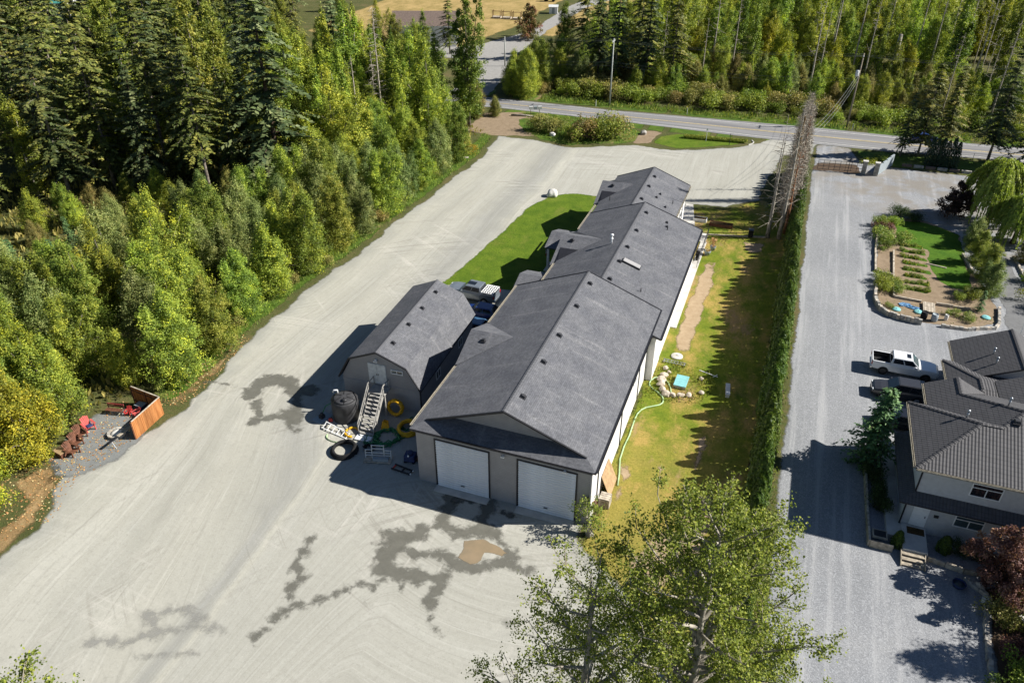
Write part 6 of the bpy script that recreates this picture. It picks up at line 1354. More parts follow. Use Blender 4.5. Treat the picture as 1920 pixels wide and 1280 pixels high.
mb = MB(); mb.box((-.55, -.75, 0), (.55, .75, .07)); mb.build('board', 'grey_panel', t)
mb = MB(); mb.box((-.2, -.25, .07), (.2, .2, .4)); mb.lathe([(.14, .4), (.14, .55), (.04, .6)], 12); mb.build('motor', 'dark_metal', t, bevel=.02)
mb = MB(); mb.tube([(0, .1, .5), (-.1, .6, .9), (.3, .9, 1.2), (.9, .9, .9)], .05, 7); mb.build('hose', 'green_hose', t)
t = thing('jerry_can', 'red fuel can at the foot of the tank', 'fuel can', (-10.55, 4.05, 0), .4)
mb = MB(); mb.box((-.17, -.1, 0), (.17, .1, .36)); mb.build('body', 'red_paint', t, bevel=.03); mb = MB(); mb.tube([(.08, 0, .36), (.16, 0, .48)], .03, 7); mb.build('spout', 'dark_metal', t)
t = thing('ladder_frame', 'white ladder-like frame propped low before the tank', 'frame', (-9.3, 2.9, 0), R(-10))
for sg in (-1, 1): mb = MB(); mb.bar((-1.35, sg * .28, .30 + .14 * sg), (1.3, sg * .28, .12 + .06 * sg), .06); mb.build('rail', 'white_paint', t)
for i in range(6): f = i / 5; mb = MB(); mb.bar((-1.3 + 2.55 * f, -.28, .16 - .1 * f), (-1.3 + 2.55 * f, .28, .44 - .26 * f), .05); mb.build('rung', 'white_paint', t)
for x, z in ((-1.3, .12), (1.2, .05)): mb = MB(); mb.box((x - .05, -.3, 0), (x + .05, .3, z)); mb.build('support', 'dark_metal', t)
t = thing('steel_rack', 'white steel rack of stepped frames standing on a pallet', 'rack', (-4.2, 1.0, 0), R(16))
for i in range(5): mb = MB(); mb.box((-1.15, -.45 + i * .2, .10), (1.15, -.32 + i * .2, .14)); mb.build('pallet_board', 'timber_pale', t)
for x in (-1.0, 0, 1.0): mb = MB(); mb.box((x - .05, -.45, 0), (x + .05, .48, .10)); mb.build('pallet_bearer', 'grey_wood', t)
for x, h_ in ((-1.05, .95), (-.5, 1.45), (.5, 1.45), (1.05, .95)): mb = MB(); mb.bar((x, .1, .14), (x, .2, h_), .07); mb.build('upright', 'white_dull', t)
for x0, x1, z in ((-1.05, -.5, .93), (-.5, .5, 1.42), (.5, 1.05, .93), (-.5, .5, 1.08), (-1.05, 1.05, .65), (-1.05, 1.05, .36)): mb = MB(); mb.bar((x0, .16, z), (x1, .16, z), .06); mb.build('crossbar', 'white_dull', t)
mb = MB(); mb.box((-.4, -.3, .14), (.9, .05, .34)); mb.build('tool_box', 'grey_panel', t)
t = thing('pressure_washer', 'dark blue machine in the shade by the shop corner', 'machine', (-1.7, 1.9, 0), R(8))
mb = MB(); mb.box((-.45, -.4, .12), (.45, .4, .7)); mb.build('body', 'navy', t, bevel=.05); mb = MB(); mb.lathe([(.24, .7), (.24, .92), (.1, 1.0)], 16); mb.build('drum', 'navy', t)
mb = MB(); mb.box((-.1, -.45, .74), (.04, -.38, .86)); mb.build('gauge', 'white_paint', t)
for sx in (-.35, .35): mb = MB(); mb.box((sx - .1, -.42, 0), (sx + .1, .42, .12)); mb.build('skid', 'rubber', t)
t = thing('tow_frame', 'low dark trailer frame lying before the shop corner', 'frame', (-1.7, .55, 0), R(-6))
for sg in (-1, 1): mb = MB(); mb.bar((-.95, sg * .28, .12), (.8, sg * .22, .12), .10); mb.build('rail', 'black_trim', t)
for x in (-.85, 0, .7): mb = MB(); mb.bar((x, -.3, .09), (x, .3, .09), .09); mb.build('crossbar', 'red_paint' if x < -.5 else 'black_trim', t)
for sg in (-1, 1): mb = MB(); mb.box((.78, sg * .2 - .05, .08), (.86, sg * .2 + .05, .18)); mb.build('lamp', 'white_paint', t)
t = thing('timber_stack', 'dark stack of boards leaning under the eave at the shop corner', 'timber', (-.75, 2.9, 0))
for i in range(6): mb = MB(); mb.bar((-.5 + i * .07, -1.0, .05 + .02 * i), (-.1 + i * .07, .9, 1.5 - .08 * i), .05, .22); mb.build('board', 'brown_wood' if i % 2 else 'dark_metal', t)
# along the right side of the shop
t = thing('plywood_sheet', 'tan plywood sheet leaning on the white shop wall', 'plywood', (14.35, 4.4, 0)); mb = MB(); mb.shape([(.35, -1.1, 0), (.35, 1.2, 0), (-.4, 1.2, 1.9), (-.4, -1.1, 1.9), (.31, -1.1, 0), (.31, 1.2, 0), (-.44, 1.2, 1.9), (-.44, -1.1, 1.9)], [(0, 1, 2, 3), (7, 6, 5, 4), (0, 4, 5, 1), (1, 5, 6, 2), (2, 6, 7, 3), (3, 7, 4, 0)]); mb.build('sheet', 'plywood', t)
t = thing('wooden_crate', 'weathered slatted crate against the shop side wall', 'crate', (14.5, 2.5, 0))
for sx in (-.36, .36):
    for sy in (-.4, .4): mb = MB(); mb.box((sx - .04, sy - .04, 0), (sx + .04, sy + .04, .85)); mb.build('post', 'grey_wood', t)
for k_ in range(4):
    for sy in (-.46, .44): mb = MB(); mb.box((-.4, sy, .05 + k_ * .2), (.4, sy + .02, .2 + k_ * .2)); mb.build('slat', 'grey_wood', t)
    for sx in (-.42, .40): mb = MB(); mb.box((sx, -.44, .05 + k_ * .2), (sx + .02, .44, .2 + k_ * .2)); mb.build('slat', 'grey_wood', t)
for k_ in range(4): mb = MB(); mb.box((-.4, -.42 + k_ * .22, .85), (.4, -.24 + k_ * .22, .88)); mb.build('top_slat', 'timber_pale', t)
t = thing('leaning_boards', 'rusty brown boards leaning at the shop front corner', 'timber', (14.05, 1.2, 0))
for i in range(4): mb = MB(); mb.bar((.25 - .03 * i, -.5 + i * .3, 0), (-.1, -.5 + i * .3, 1.7 - .2 * i), .03, .18); mb.build('board', 'brown_wood' if i % 2 else 'plywood', t)
t = thing('garden_hose', 'pale green hose snaking from the stones along the shop wall', 'hose', (0, 0, 0))
HP = [(16.73, 18.3), (16.5, 19.2), (16.16, 19.94), (15.7, 20.5), (15.26, 20.62), (14.8, 20.35), (14.54, 19.75), (14.5, 19.3), (14.62, 18.9), (15.0, 18.5), (15.52, 18.14), (16.0, 17.7), (16.22, 17.2), (16.25, 16.7), (16.05, 16.3), (15.6, 15.95), (15.0, 15.5), (14.65, 15.0), (14.45, 14.3), (14.4, 13.4), (14.42, 12.3), (14.45, 11.1), (14.35, 9.6), (14.4, 7.9), (14.75, 6.2), (14.95, 4.8)]
mb = MB(); mb.tube([(x, y, .06) for x, y in HP], .065, 7); mb.build('hose', 'pale_green_hose', t)
# buried tank lid, stones and clutter on the lawn
t = thing('tank_lid', 'square turquoise lid on the lawn ringed by stones and weeds', 'lid', (17.3, 20.3, 0), R(-2))
mb = MB(); mb.box((-.52, -.85, 0), (.52, .85, .28)); mb.build('riser', 'concrete', t); mb = MB(); mb.box((-.58, -.92, .28), (.58, .92, .36)); mb.build('cover', 'teal_lid', t, bevel=.02)
t = thing('septic_lid', 'round concrete lid on the dirt strip', 'lid', (16.15, 24.7, 0)); mb = MB(); mb.lathe([(.58, 0), (.58, .12), (.54, .15), (.02, .15)], 24); mb.build('disc', 'concrete', t); mb = MB(); mb.tube([(-.12, 0, .15), (-.1, 0, .2), (.1, 0, .2), (.12, 0, .15)], .02, 6); mb.build('handle', 'dark_metal', t)
def boulder(name, label, x, y, r, mat, seed, squash=.7, group=None, cat='boulder', z=0.):
    rg = np.random.RandomState(seed); bm = bmesh.new(); bmesh.ops.create_icosphere(bm, subdivisions=3, radius=1.); ph = rg.rand(9) * 6.28; nrm = [unit(rg.normal(size=3)) for _ in range(7)]
    for v in bm.verts:
        p = np.array(v.co); d = 1.
        for n_ in nrm:
            q = float(p @ n_)
            if q > .72: d = min(d, .72 / q)
        w = 1 + .07 * math.sin(3 * p[0] + ph[0]) + .07 * math.sin(3.5 * p[1] + ph[1]) + .05 * math.sin(6 * p[2] + ph[2]) + .03 * math.sin(9 * p[0] + ph[3])
        v.co = Vector((p[0] * d * w * r * (1 + .2 * math.sin(ph[4])), p[1] * d * w * r, p[2] * d * w * r * squash))
    me = bpy.data.meshes.new(name); bm.to_mesh(me); bm.free(); me.materials.append(MAT[mat]); me.polygons.foreach_set('use_smooth', [True] * len(me.polygons)); o = bpy.data.objects.new(name, me); COL.objects.link(o); o.location = (x, y, z + r * squash * .55); o.rotation_euler = (0, 0, rg.rand() * 6)
    return tag(o, label, cat, group)
for i, (x, y, r) in enumerate(((15.6, 21.0, .38), (15.45, 20.1, .42), (15.6, 19.4, .48), (15.8, 18.6, .40), (16.3, 18.0, .42), (16.9, 18.1, .34), (17.6, 18.3, .36), (18.3, 18.6, .30), (19.3, 19.4, .32), (19.0, 21.6, .28), (15.5, 22.2, .30), (15.9, 21.7, .26))): boulder('stone', 'tan field stone in the ring around the turquoise lid', x, y, r, 'boulder_tan', 600 + i, .7, 'stones around the tank lid', 'stone')
t = thing('aluminium_ladder', 'short aluminium ladder lying in the weeds', 'ladder', (16.1, 23.4, .18), R(-3))
for sg in (-1, 1): mb = MB(); mb.bar((-1.1, sg * .2, 0), (1.1, sg * .2, .0), .05, .08); mb.build('rail', 'galv', t)
for i in range(7): mb = MB(); mb.bar((-.95 + i * .32, -.2, 0), (-.95 + i * .32, .2, 0), .04); mb.build('rung', 'galv', t)
mb = MB(); mb.box((-1.05, -.22, -.18), (-.95, .22, -.04)); mb.build('support', 'grey_wood', t); mb = MB(); mb.box((.95, -.22, -.18), (1.05, .22, -.04)); mb.build('support', 'grey_wood', t)
t = thing('metal_rod', 'thin white rod lying across the lawn beside the weeds', 'rod', (19.5, 22.8, 0)); mb = MB(); mb.bar((-.9, .25, .06), (.9, -.3, .06), .05); mb.build('rod', 'white_paint', t); mb = MB(); mb.bar((.5, -.5, .05), (.8, .1, .05), .05); mb.build('crosspiece', 'white_paint', t)
t = thing('lawn_bench', 'pale plank bench standing in the hedge shadow', 'bench', (21.55, 20.3, 0), R(6)); mb = MB(); mb.box((-.2, -.9, .42), (.2, .9, .48)); mb.build('seat', 'white_dull', t)
for sy in (-.7, .7): mb = MB(); mb.box((-.17, sy - .04, 0), (.17, sy + .04, .42)); mb.build('leg', 'white_dull', t)
boulder('boulder', 'big white boulder at the corner of the green lawn', -8.2, 60.2, .85, 'boulder_white', 640, .8); boulder('boulder', 'small white boulder on the shrubby island', -16.6, 86.9, .62, 'boulder_white', 641, .7); boulder('boulder', 'grey boulder on the dirt gap between the islands', -1.7, 93.4, .8, 'boulder_grey', 642, .6)
t = thing('hedge_row', 'low clipped hedge along the road side of the grass island', 'hedge'); rg = np.random.RandomState(650); n = 5200; x = rg.uniform(5.2, 16.0, n); y = 93.9 + (x - 5.2) * .08 + rg.uniform(-.55, .55, n); z = .08 + .55 * np.sqrt(rg.rand(n)) * (1 - (np.abs(y - 93.9 - (x - 5.2) * .08) / .6) ** 3 * .5)
quads('foliage', leaf_quads(np.column_stack([x, y, z]), rg.normal(size=(n, 3)) * .7 + np.array([0, 0, .7]), .16 * (.7 + .6 * rg.rand(n)), rg), rg.rand(n), 'leaf_green', t)
mb = MB()
for i in range(10): mb.tube([(5.6 + i * 1.1, 93.95 + i * .088, 0), (5.6 + i * 1.1, 93.95 + i * .088, .4)], .03, 5)
mb.build('stems', 'bark_brown', t)
mb = MB(); cv = [(16.3, 93.6), (16.9, 94.6), (17.0, 95.4), (16.6, 96.3)]
for a, b_ in zip(cv, cv[1:]): mb.bar((*a, .07), (*b_, .07), .14, .14)
tag(mb.build('kerb', 'concrete'), kind='structure')

# ------------------------------------------------------------------ fire pit corner
t = thing('cedar_screen', 'orange cedar board screen standing in an L at the fire pit', 'fence', (0, 0, 0))
A_, B_, C_ = Vector((-24.75, -3.75, 0)), Vector((-25.0, -.15, 0)), Vector((-28.5, .25, 0))
for a, b_, n in ((A_, B_, 24), (B_, C_, 22)):
    d = (b_ - a) / n; nx = d.cross(Vector((0, 0, 1))).normalized()
    for i in range(n):
        mb = MB(); p = a + d * i; q = a + d * (i + .94); top = 1.85 + RG.uniform(-.02, .02); th = nx * (.022 + RG.uniform(0, .006))
        mb.shape([p, q, q - th, p - th] + [v_ + Vector((0, 0, top)) for v_ in (p, q, q - th, p - th)], [(0, 3, 2, 1), (4, 5, 6, 7), (0, 1, 5, 4), (1, 2, 6, 5), (2, 3, 7, 6), (3, 0, 4, 7)]); mb.build('plank', 'cedar_wood', t)
    for z in (.4, 1.5): mb = MB(); o_ = nx * -.06; mb.bar(a + o_ + Vector((0, 0, z)), b_ + o_ + Vector((0, 0, z)), .05, .09); mb.build('rail', 'brown_wood', t)
    mb = MB(); mb.bar(a + Vector((0, 0, 1.885)), b_ + Vector((0, 0, 1.885)), .10, .04); mb.build('cap_rail', 'timber_pale', t)
for p in (A_, (A_ + B_) / 2, B_, (B_ + C_) / 2, C_):
    mb = MB(); mb.box((p.x - .11, p.y - .09, 0), (p.x - .02, p.y + .0, 1.82)); mb.build('post', 'brown_wood', t)
def adirondack(label, x, y, rot, mat, name='deck_chair', grp=None, s=1.):
    t = thing(name, label, 'chair', (x, y, 0), rot, grp); t.scale = (s,) * 3
    for i in range(5): mb = MB(); mb.bar((-.26, -.28 + i * .13, .36 - i * .035), (.26, -.28 + i * .13, .36 - i * .035), .11, .025); mb.build('seat_slat', mat, t)
    for i in range(5): mb = MB(); x0 = -.22 + i * .11; mb.bar((x0 * .85, .26, .22), (x0 * 1.15, .62, .95 - abs(i - 2) * .05), .095, .022); mb.build('back_slat', mat, t)
    for sg in (-1, 1):
        mb = MB(); mb.box((sg * .36 - .07, -.36, .54), (sg * .36 + .07, .42, .57)); mb.build('arm', mat, t)
        mb = MB(); mb.box((sg * .31 - .03, -.34, 0), (sg * .31 + .03, -.22, .54)); mb.build('leg', mat, t); mb = MB(); mb.bar((sg * .29, -.2, .34), (sg * .29, .62, .03), .035, .12); mb.build('leg', mat, t); mb = MB(); mb.bar((sg * .33, .36, .2), (sg * .33, .36, .54), .04, .05); mb.build('arm_post', mat, t)
    return t
adirondack('red deck chair with a dark blue cushion facing the fire pit', -29.5, -4.1, R(70), 'red_bleached', s=1.15)
t = thing('seat_cushion', 'dark blue cushion on the red deck chair', 'cushion', (-29.35, -4.15, .46), R(70)); mb = MB(); mb.box((-.24, -.22, 0), (.24, .24, .09)); mb.build('pad', 'navy', t, bevel=.03)
adirondack('brown deck chair next to the red one', -29.35, -5.15, R(75), 'brown_wood', s=1.1); adirondack('brown deck chair between two other brown ones', -28.85, -6.05, R(80), 'brown_wood', s=1.1); adirondack('brown deck chair beside the yellow bush', -28.25, -7.05, R(88), 'brown_wood', s=1.15)
t = thing('log_box', 'low brown box at the end of the deck chairs', 'box', (-29.1, -7.5, 0), R(-10)); mb = MB(); mb.box((-.5, -.3, 0), (.5, .3, .45)); mb.build('box', 'brown_wood', t); mb = MB(); mb.box((-.53, -.33, .45), (.53, .33, .5)); mb.build('lid', 'plywood', t)
t = thing('garden_bench', 'reddish brown slatted bench at the back of the fire pit', 'bench', (-29.1, -1.6, 0), R(12))
for i in range(3): mb = MB(); mb.box((-.8, -.22 + i * .15, .42), (.8, -.09 + i * .15, .45)); mb.build('seat_slat', 'brown_wood', t)
for i in range(2): mb = MB(); mb.box((-.8, .26 + .04 * i, .56 + i * .18), (.8, .29 + .04 * i, .70 + i * .18)); mb.build('back_slat', 'red_bleached' if i else 'brown_wood', t)
for sx in (-.72, .72): mb = MB(); mb.bar((sx, -.2, 0), (sx, -.2, .42), .06); mb.bar((sx, .24, 0), (sx, .34, .9), .06); mb.bar((sx, -.22, .4), (sx, .27, .4), .05); mb.build('leg_frame', 'dark_metal', t)
adirondack('small red chair beside the bench by the cedar screen', -27.9, -1.3, R(20), 'red_paint', s=.72); adirondack('small pinkish red chair in the corner of the cedar screen', -27.2, -1.15, R(-20), 'red_bleached', s=.72)
t = thing('storage_bin', 'dark blue bin in the corner of the cedar screen', 'bin', (-27.3, -.35, 0)); mb = MB(); mb.box((-.35, -.25, 0), (.35, .25, .6), taper=-.04); mb.build('tub', 'navy', t); mb = MB(); mb.box((-.42, -.32, .6), (.42, .32, .66)); mb.build('lid', 'grey_panel', t)
t = thing('fire_pit', 'low stone fire pit with a pale ash-covered top', 'fire pit', (-26.75, -3.9, 0), R(15))
for k_ in range(2):
    for i in range(12): a = 2 * math.pi * (i + .5 * k_) / 12; mb = MB(); m = Matrix.Rotation(a, 4, 'Z') @ Matrix.Translation((.6, 0, k_ * .17)); mb.box((-.11, -.145, 0), (.11, .145, .165), 0, m); mb.build('block', 'stone_block' if (i + k_) % 3 else 'boulder_tan', t)
mb = MB(); mb.lathe([(.50, .02), (.50, .27), (.2, .33), (.02, .34)], 20); mb.build('ash', 'boulder_white', t)
t = thing('trestle_bench', 'long narrow grey trestle bench with one dark end beside the cedar screen', 'bench', (-25.75, -4.3, 0), R(-3))
mb = MB(); mb.box((-.14, -.3, .68), (.14, 1.5, .73)); mb.build('top', 'grey_wood', t); mb = MB(); mb.box((-.14, -1.3, .68), (.14, -.304, .73)); mb.build('dark_top', 'black_trim', t)
for y in (-1.0, 1.2):
    for sg in (-1, 1): mb = MB(); mb.bar((sg * .06, y, .68), (sg * .38, y, .02), .035); mb.build('leg', 'galv', t)
    mb = MB(); mb.bar((-.38, y, .03), (.38, y, .03), .035); mb.build('foot', 'galv', t)

# ------------------------------------------------------------------ behind the house
for x, y, lb in ((16.2, 58.1, 'brown plank raised bed with a dividing board on the dry lawn'), (13.3, 58.9, 'small white edged raised bed near the patio')):
    t = thing('raised_bed', lb, 'raised bed', (x, y, 0), R(-2)); w = 1.5 if x > 15 else .9; pm = 'brown_wood' if x > 15 else 'white_dull'
    for a, b_ in (((-w, -.5), (w, -.44)), ((-w, .44), (w, .5)), ((-w, -.44), (-w + .06, .44)), ((w - .06, -.44), (w, .44))): mb = MB(); mb.box((a[0], a[1], 0), (b_[0], b_[1], .42)); mb.build('side_board', pm, t)
    mb = MB(); mb.box((-w + .06, -.44, 0), (w - .06, .44, .34)); mb.build('soil', 'soil_tan_solid' if False else 'mat_brown', t)
t = thing('waste_bin', 'black wheeled bin standing by the dead trunks', 'bin', (20.2, 55.9, 0), R(5)); mb = MB(); mb.box((-.28, -.3, .06), (.28, .3, 1.0), taper=-.03); mb.build('tub', 'rubber', t); mb = MB(); mb.box((-.34, -.38, 1.0), (.34, .34, 1.07)); mb.build('lid', 'dark_metal', t, bevel=.02)
for sx in (-.25, .25): mb = MB(); mb.tube([(sx - .04, .28, .12), (sx + .04, .28, .12)], .12, 12); mb.build('wheel', 'rubber', t)
mb = MB(); mb.bar((-.24, .38, .98), (.24, .38, .98), .04); mb.build('handle', 'rubber', t)
for i, (x, y, r) in enumerate(((15.7, 48.7, .42), (16.15, 50.3, .38))):
    t = thing('plant_pot', ('large pale pot' if i == 0 else 'pale pot with a dry brown plant') + ' on the lawn by the patio edge', 'pot', (x, y, 0)); mb = MB(); mb.lathe([(r * .65, 0), (r * .95, .45), (r, .55), (r * .88, .56), (r * .85, .48), (.02, .47)], 20); mb.build('pot', 'grey_panel', t)
    rg = np.random.RandomState(700 + i); n = 260 if i else 90; hh = 1.1 if i else .3; C = np.stack([rg.normal(size=n) * .18, rg.normal(size=n) * .18, .5 + hh * rg.rand(n)], 1); quads('plant', leaf_quads(C, rg.normal(size=(n, 3)), .16 + .1 * rg.rand(n), rg, .4), rg.rand(n), 'dry_leaf', t)
t = thing('timber_edging', 'row of weathered timbers across the end of the lawn', 'timber', (0, 0, 0))
for i in range(4): a = Vector((14.9 + i * 1.8, 54.5 + i * .45, .1)); mb = MB(); mb.bar(a, a + Vector((1.76, .44, 0)), .18, .2); mb.build('timber', 'grey_wood', t)
t = thing('barbecue', 'covered black barbecue on the patio slab', 'barbecue', (14.75, 46.9, .1)); mb = MB(); mb.box((-.2, -.5, .3), (.2, .5, .95)); mb.lathe([(.26, .95), (.22, 1.1), (.02, 1.15)], 14); mb.build('cover', 'rubber', t, bevel=.03)
for sy in (-.4, .4): mb = MB(); mb.box((-.15, sy - .03, 0), (.15, sy + .03, .3)); mb.build('leg', 'dark_metal', t)
t = thing('porch_flag', 'red and white maple leaf flag hung beside the porch', 'flag', (-1.62, 37.6, 2.2))
for nm, z0, z1, mt in (('red_band', 0, .36, 'flag_red'), ('white_field', .36, 1.18, 'flag_white'), ('red_band', 1.18, 1.55, 'flag_red')):
    mb = MB(); n = 8
    for i in range(n):
        y0, y1 = -.5 + i / n, -.5 + (i + 1) / n; w0, w1 = .05 * math.sin(i * 1.3), .05 * math.sin((i + 1) * 1.3)
        for dx in (0, .012): mb.face([(w0 + dx, y0, z0), (w1 + dx, y1, z0), (w1 + dx, y1, z1), (w0 + dx, y0, z1)])
    mb.build(nm, mt, t)
leafp = [(0, .48), (.08, .30), (.17, .34), (.14, .12), (.26, .22), (.29, .14), (.42, .16), (.36, .04), (.42, -.02), (.20, -.18), (.22, -.26), (.03, -.22), (.02, -.44)]
full = leafp + [(-a, b_) for a, b_ in reversed(leafp[1:])]; mb = MB()
for dx in (-.06, .072): mb.shape([(dx, 0, .77)] + [(dx, a * .62, .77 + b_ * .62) for a, b_ in full], [(0, i + 1, (i + 1) % len(full) + 1) for i in range(len(full))])
mb.build('maple_leaf', 'flag_red', t); mb = MB(); mb.tube([(0, -.55, 1.58), (0, .6, 1.58)], .025, 7); mb.tube([(0, .55, -2.2), (0, .55, 1.7)], .03, 8); mb.build('staff', 'white_dull', t)

# ------------------------------------------------------------------ poles, wires, signs
def pole(label, x, y, h, mat, arm=True):
    t = thing('utility_pole', label, 'utility pole', (x, y, 0)); mb = MB(); mb.tube([(0, 0, 0), (0, 0, h)], [.17, .11], 10); mb.build('shaft', mat, t)
    if arm:
        mb = MB(); mb.bar((0, -1.1, h - .5), (0, 1.1, h - .5), .10, .12); mb.build('crossarm', mat, t)
        for yy_ in (-1.0, -.4, .9): q = MB(); q.lathe([(.05, h - .44), (.06, h - .3), (.02, h - .24)], 8, (0, yy_)); q.build('insulator', 'white_paint', t)
    return t
pole('grey roadside utility pole beyond the shrub island', -11.8, 109.0, 12.5, 'pole_grey'); p2 = pole('wooden utility pole with transformer across from the grey drive', 32.0, 110.2, 12.8, 'pole_wood')
mb = MB(); mb.lathe([(.28, 9.0), (.3, 9.1), (.3, 9.9), (.2, 10.0), (.02, 10.02)], 14, (-.35, -.15)); mb.build('transformer', 'white_dull', p2)
pole('low far utility pole beside the lane', -42.7, 132.6, 6.5, 'pole_grey', False)
def wire(label, pts, sag, mat='wire', r=.013, grp=None):
    a, b_ = Vector(pts[0]), Vector(pts[1]); P = []
    for i in range(17): f = i / 16; p = a.lerp(b_, f); p.z -= 4 * sag * f * (1 - f); P.append(p)
    mb = MB(); mb.tube(P, r, 5); return tag(mb.build('overhead_wire', mat), label, 'wire', grp)
for k_, (dy, z1, z2) in enumerate(((-1.0, 12.2, 12.5), (-.4, 12.2, 12.5), (.9, 12.2, 12.5), (0, 8.2, 8.6), (0, 7.6, 8.0))):
    wire('line strung between the two roadside poles', ((-11.8, 109 + dy, z1), (32, 110.2 + dy, z2)), .7, grp='road lines between the poles'); wire('line running on from the wooden pole past the conifers', ((32, 110.2 + dy, z2), (80, 113 + dy, z2)), .7, grp='road lines past the conifers'); wire('line running from the grey pole over the lane', ((-11.8, 109 + dy, z1), (-60, 106 + dy, z1)), .7, grp='road lines over the lane')
for k_ in range(3): wire('pale service line dropping from the transformer to the dead conifers', ((32, 110.2, 10.0 - .9 * k_), (24.0 + .5 * k_, 70.0 + 3.5 * k_, 9.4 - 1.2 * k_)), 1.6, 'wire_light', .014, 'service lines from the transformer')
def post(label, x, y, h, mat='white_paint', cat='marker post', w=.09, plate=None):
    t = thing('marker_post', label, cat, (x, y, 0)); mb = MB(); mb.box((-w / 2, -w / 2, 0), (w / 2, w / 2, h)); mb.build('post', mat, t)
    if plate: mb = MB(); mb.box((-plate / 2, -.07, h - .25), (plate / 2, -.05, h + .05)); mb.build('plate', 'white_paint', t)
    else: mb = MB(); mb.box((-w / 2 - .01, -w / 2 - .012, h - .25), (w / 2 + .01, -w / 2 - .002, h - .1)); mb.build('reflector', 'dark_metal', t)
    return t
post('white post with a small plate behind the clipped hedge', 9.2, 93.2, 2.2, plate=.3, cat='sign'); post('thin dark post at the end of the clipped hedge', 13.2, 92.4, 2.0, 'dark_metal'); post('white marker post beside the wooden utility pole', 32.9, 108.4, 1.2); post('white marker post on the verge near the grey pole', -14.2, 107.6, 1.2); post('white marker post on the verge between the poles', 3.5, 108.2, 1.2)
t = thing('mail_boxes', 'row of pale mail boxes where the dirt track meets the road', 'mailbox', (-23.6, 101.0 - 2.6, 0), R(25))
for i in range(3): mb = MB(); mb.box((-1.2 + i * .85, -.25, .95), (-.5 + i * .85, .25, 1.5)); mb.build('box', 'white_dull' if i != 1 else 'grey_panel', t)
for x in (-.9, .75): mb = MB(); mb.box((x - .05, -.05, 0), (x + .05, .05, .95)); mb.build('leg', 'grey_wood', t)
t = thing('fallen_log', 'bleached log lying on the verge of the gravel lane', 'log', (-26.6, 70.6, 0), R(35)); mb = MB(); mb.tube([(-.9, 0, .16), (0, .05, .17), (.9, 0, .15)], [.15, .16, .12], 9); mb.build('trunk', 'bark_pale', t)
t = thing('fallen_log', 'long pale log lying by the dirt track', 'log', (-25.4, 96.2, 0), R(12)); mb = MB(); mb.tube([(-2.2, 0, .18), (0, .1, .2), (2.2, 0, .15)], [.18, .18, .12], 9); mb.build('trunk', 'bark_pale', t)
# gate and entrance of the neighbour's drive
t = thing('metal_gate', 'black metal swing gate across the top of the grey drive', 'gate', (27.6, 85.0, 0), math.atan2(.7, 6.5))
for z in (.25, .75, 1.25, 1.7): mb = MB(); mb.bar((0, 0, z), (6.5, 0, z), .05); mb.build('rail', 'black_trim', t)
for i in range(9): mb = MB(); mb.bar((i * 6.5 / 8, 0, .2), (i * 6.5 / 8, 0, 1.75), .05); mb.build('upright', 'black_trim', t)
mb = MB(); mb.bar((4.5, -.02, 0), (4.5, -.02, 2.6), .07); mb.build('latch_post', 'black_trim', t)
for x, y, lb in ((34.35, 85.8, 'grey stone gate pillar beside the swing gate'), (36.1, 85.6, 'grey stone gate pillar at the flared wall')):
    t = thing('gate_pillar', lb, 'pillar', (x, y, 0)); mb = MB(); mb.box((-.3, -.3, 0), (.3, .3, 1.9)); mb.build('shaft', 'stone_block', t); mb = MB(); mb.box((-.38, -.38, 1.9), (.38, .38, 2.05)); mb.build('cap', 'concrete', t)
t = thing('flared_wall', 'pale wall flaring from the gate pillar to the road', 'wall', (36.4, 86.0, 0)); d = Vector((2.3, 5.4, 0))
for i in range(4): p = d * (i / 4); q = d * ((i + .985) / 4); mb = MB(); mb.bar(p + Vector((0, 0, .8)), q + Vector((0, 0, .8)), .2, 1.6) if False else mb.shape([p + Vector((-.1, .04, 0)), q + Vector((-.1, .04, 0)), q + Vector((.1, -.04, 0)), p + Vector((.1, -.04, 0)), p + Vector((-.1, .04, 1.5 + .1 * i)), q + Vector((-.1, .04, 1.5 + .1 * i)), q + Vector((.1, -.04, 1.5 + .1 * i)), p + Vector((.1, -.04, 1.5 + .1 * i))], [(3, 2, 1, 0), (4, 5, 6, 7), (0, 1, 5, 4), (1, 2, 6, 5), (2, 3, 7, 6), (3, 0, 4, 7)]); mb.build('panel', 'grey_panel', t)
t = thing('block_border', 'row of flat pale blocks edging the drive below the cypresses', 'kerb', (0, 0, 0))
for i in range(7): mb = MB(); x = 40.2 + i * 1.7; mb.box((x, 91.3, 0), (x + 1.4, 91.7, .4)); mb.build('block', 'stone_block' if i % 2 else 'roof_brown', t)
t = thing('wire_fence', 'thin wire fence along the road beyond the cypresses', 'fence', (0, 0, 0))
for i in range(9): mb = MB(); mb.bar((40 + i * 2.2, 97.2 + i * .15, 0), (40 + i * 2.2, 97.2 + i * .15, 1.3), .05); mb.build('post', 'dark_metal', t)
for z in (.5, .9, 1.25): mb = MB(); mb.bar((40, 97.2, z), (57.6, 98.4, z), .03); mb.build('rail', 'wire', t)

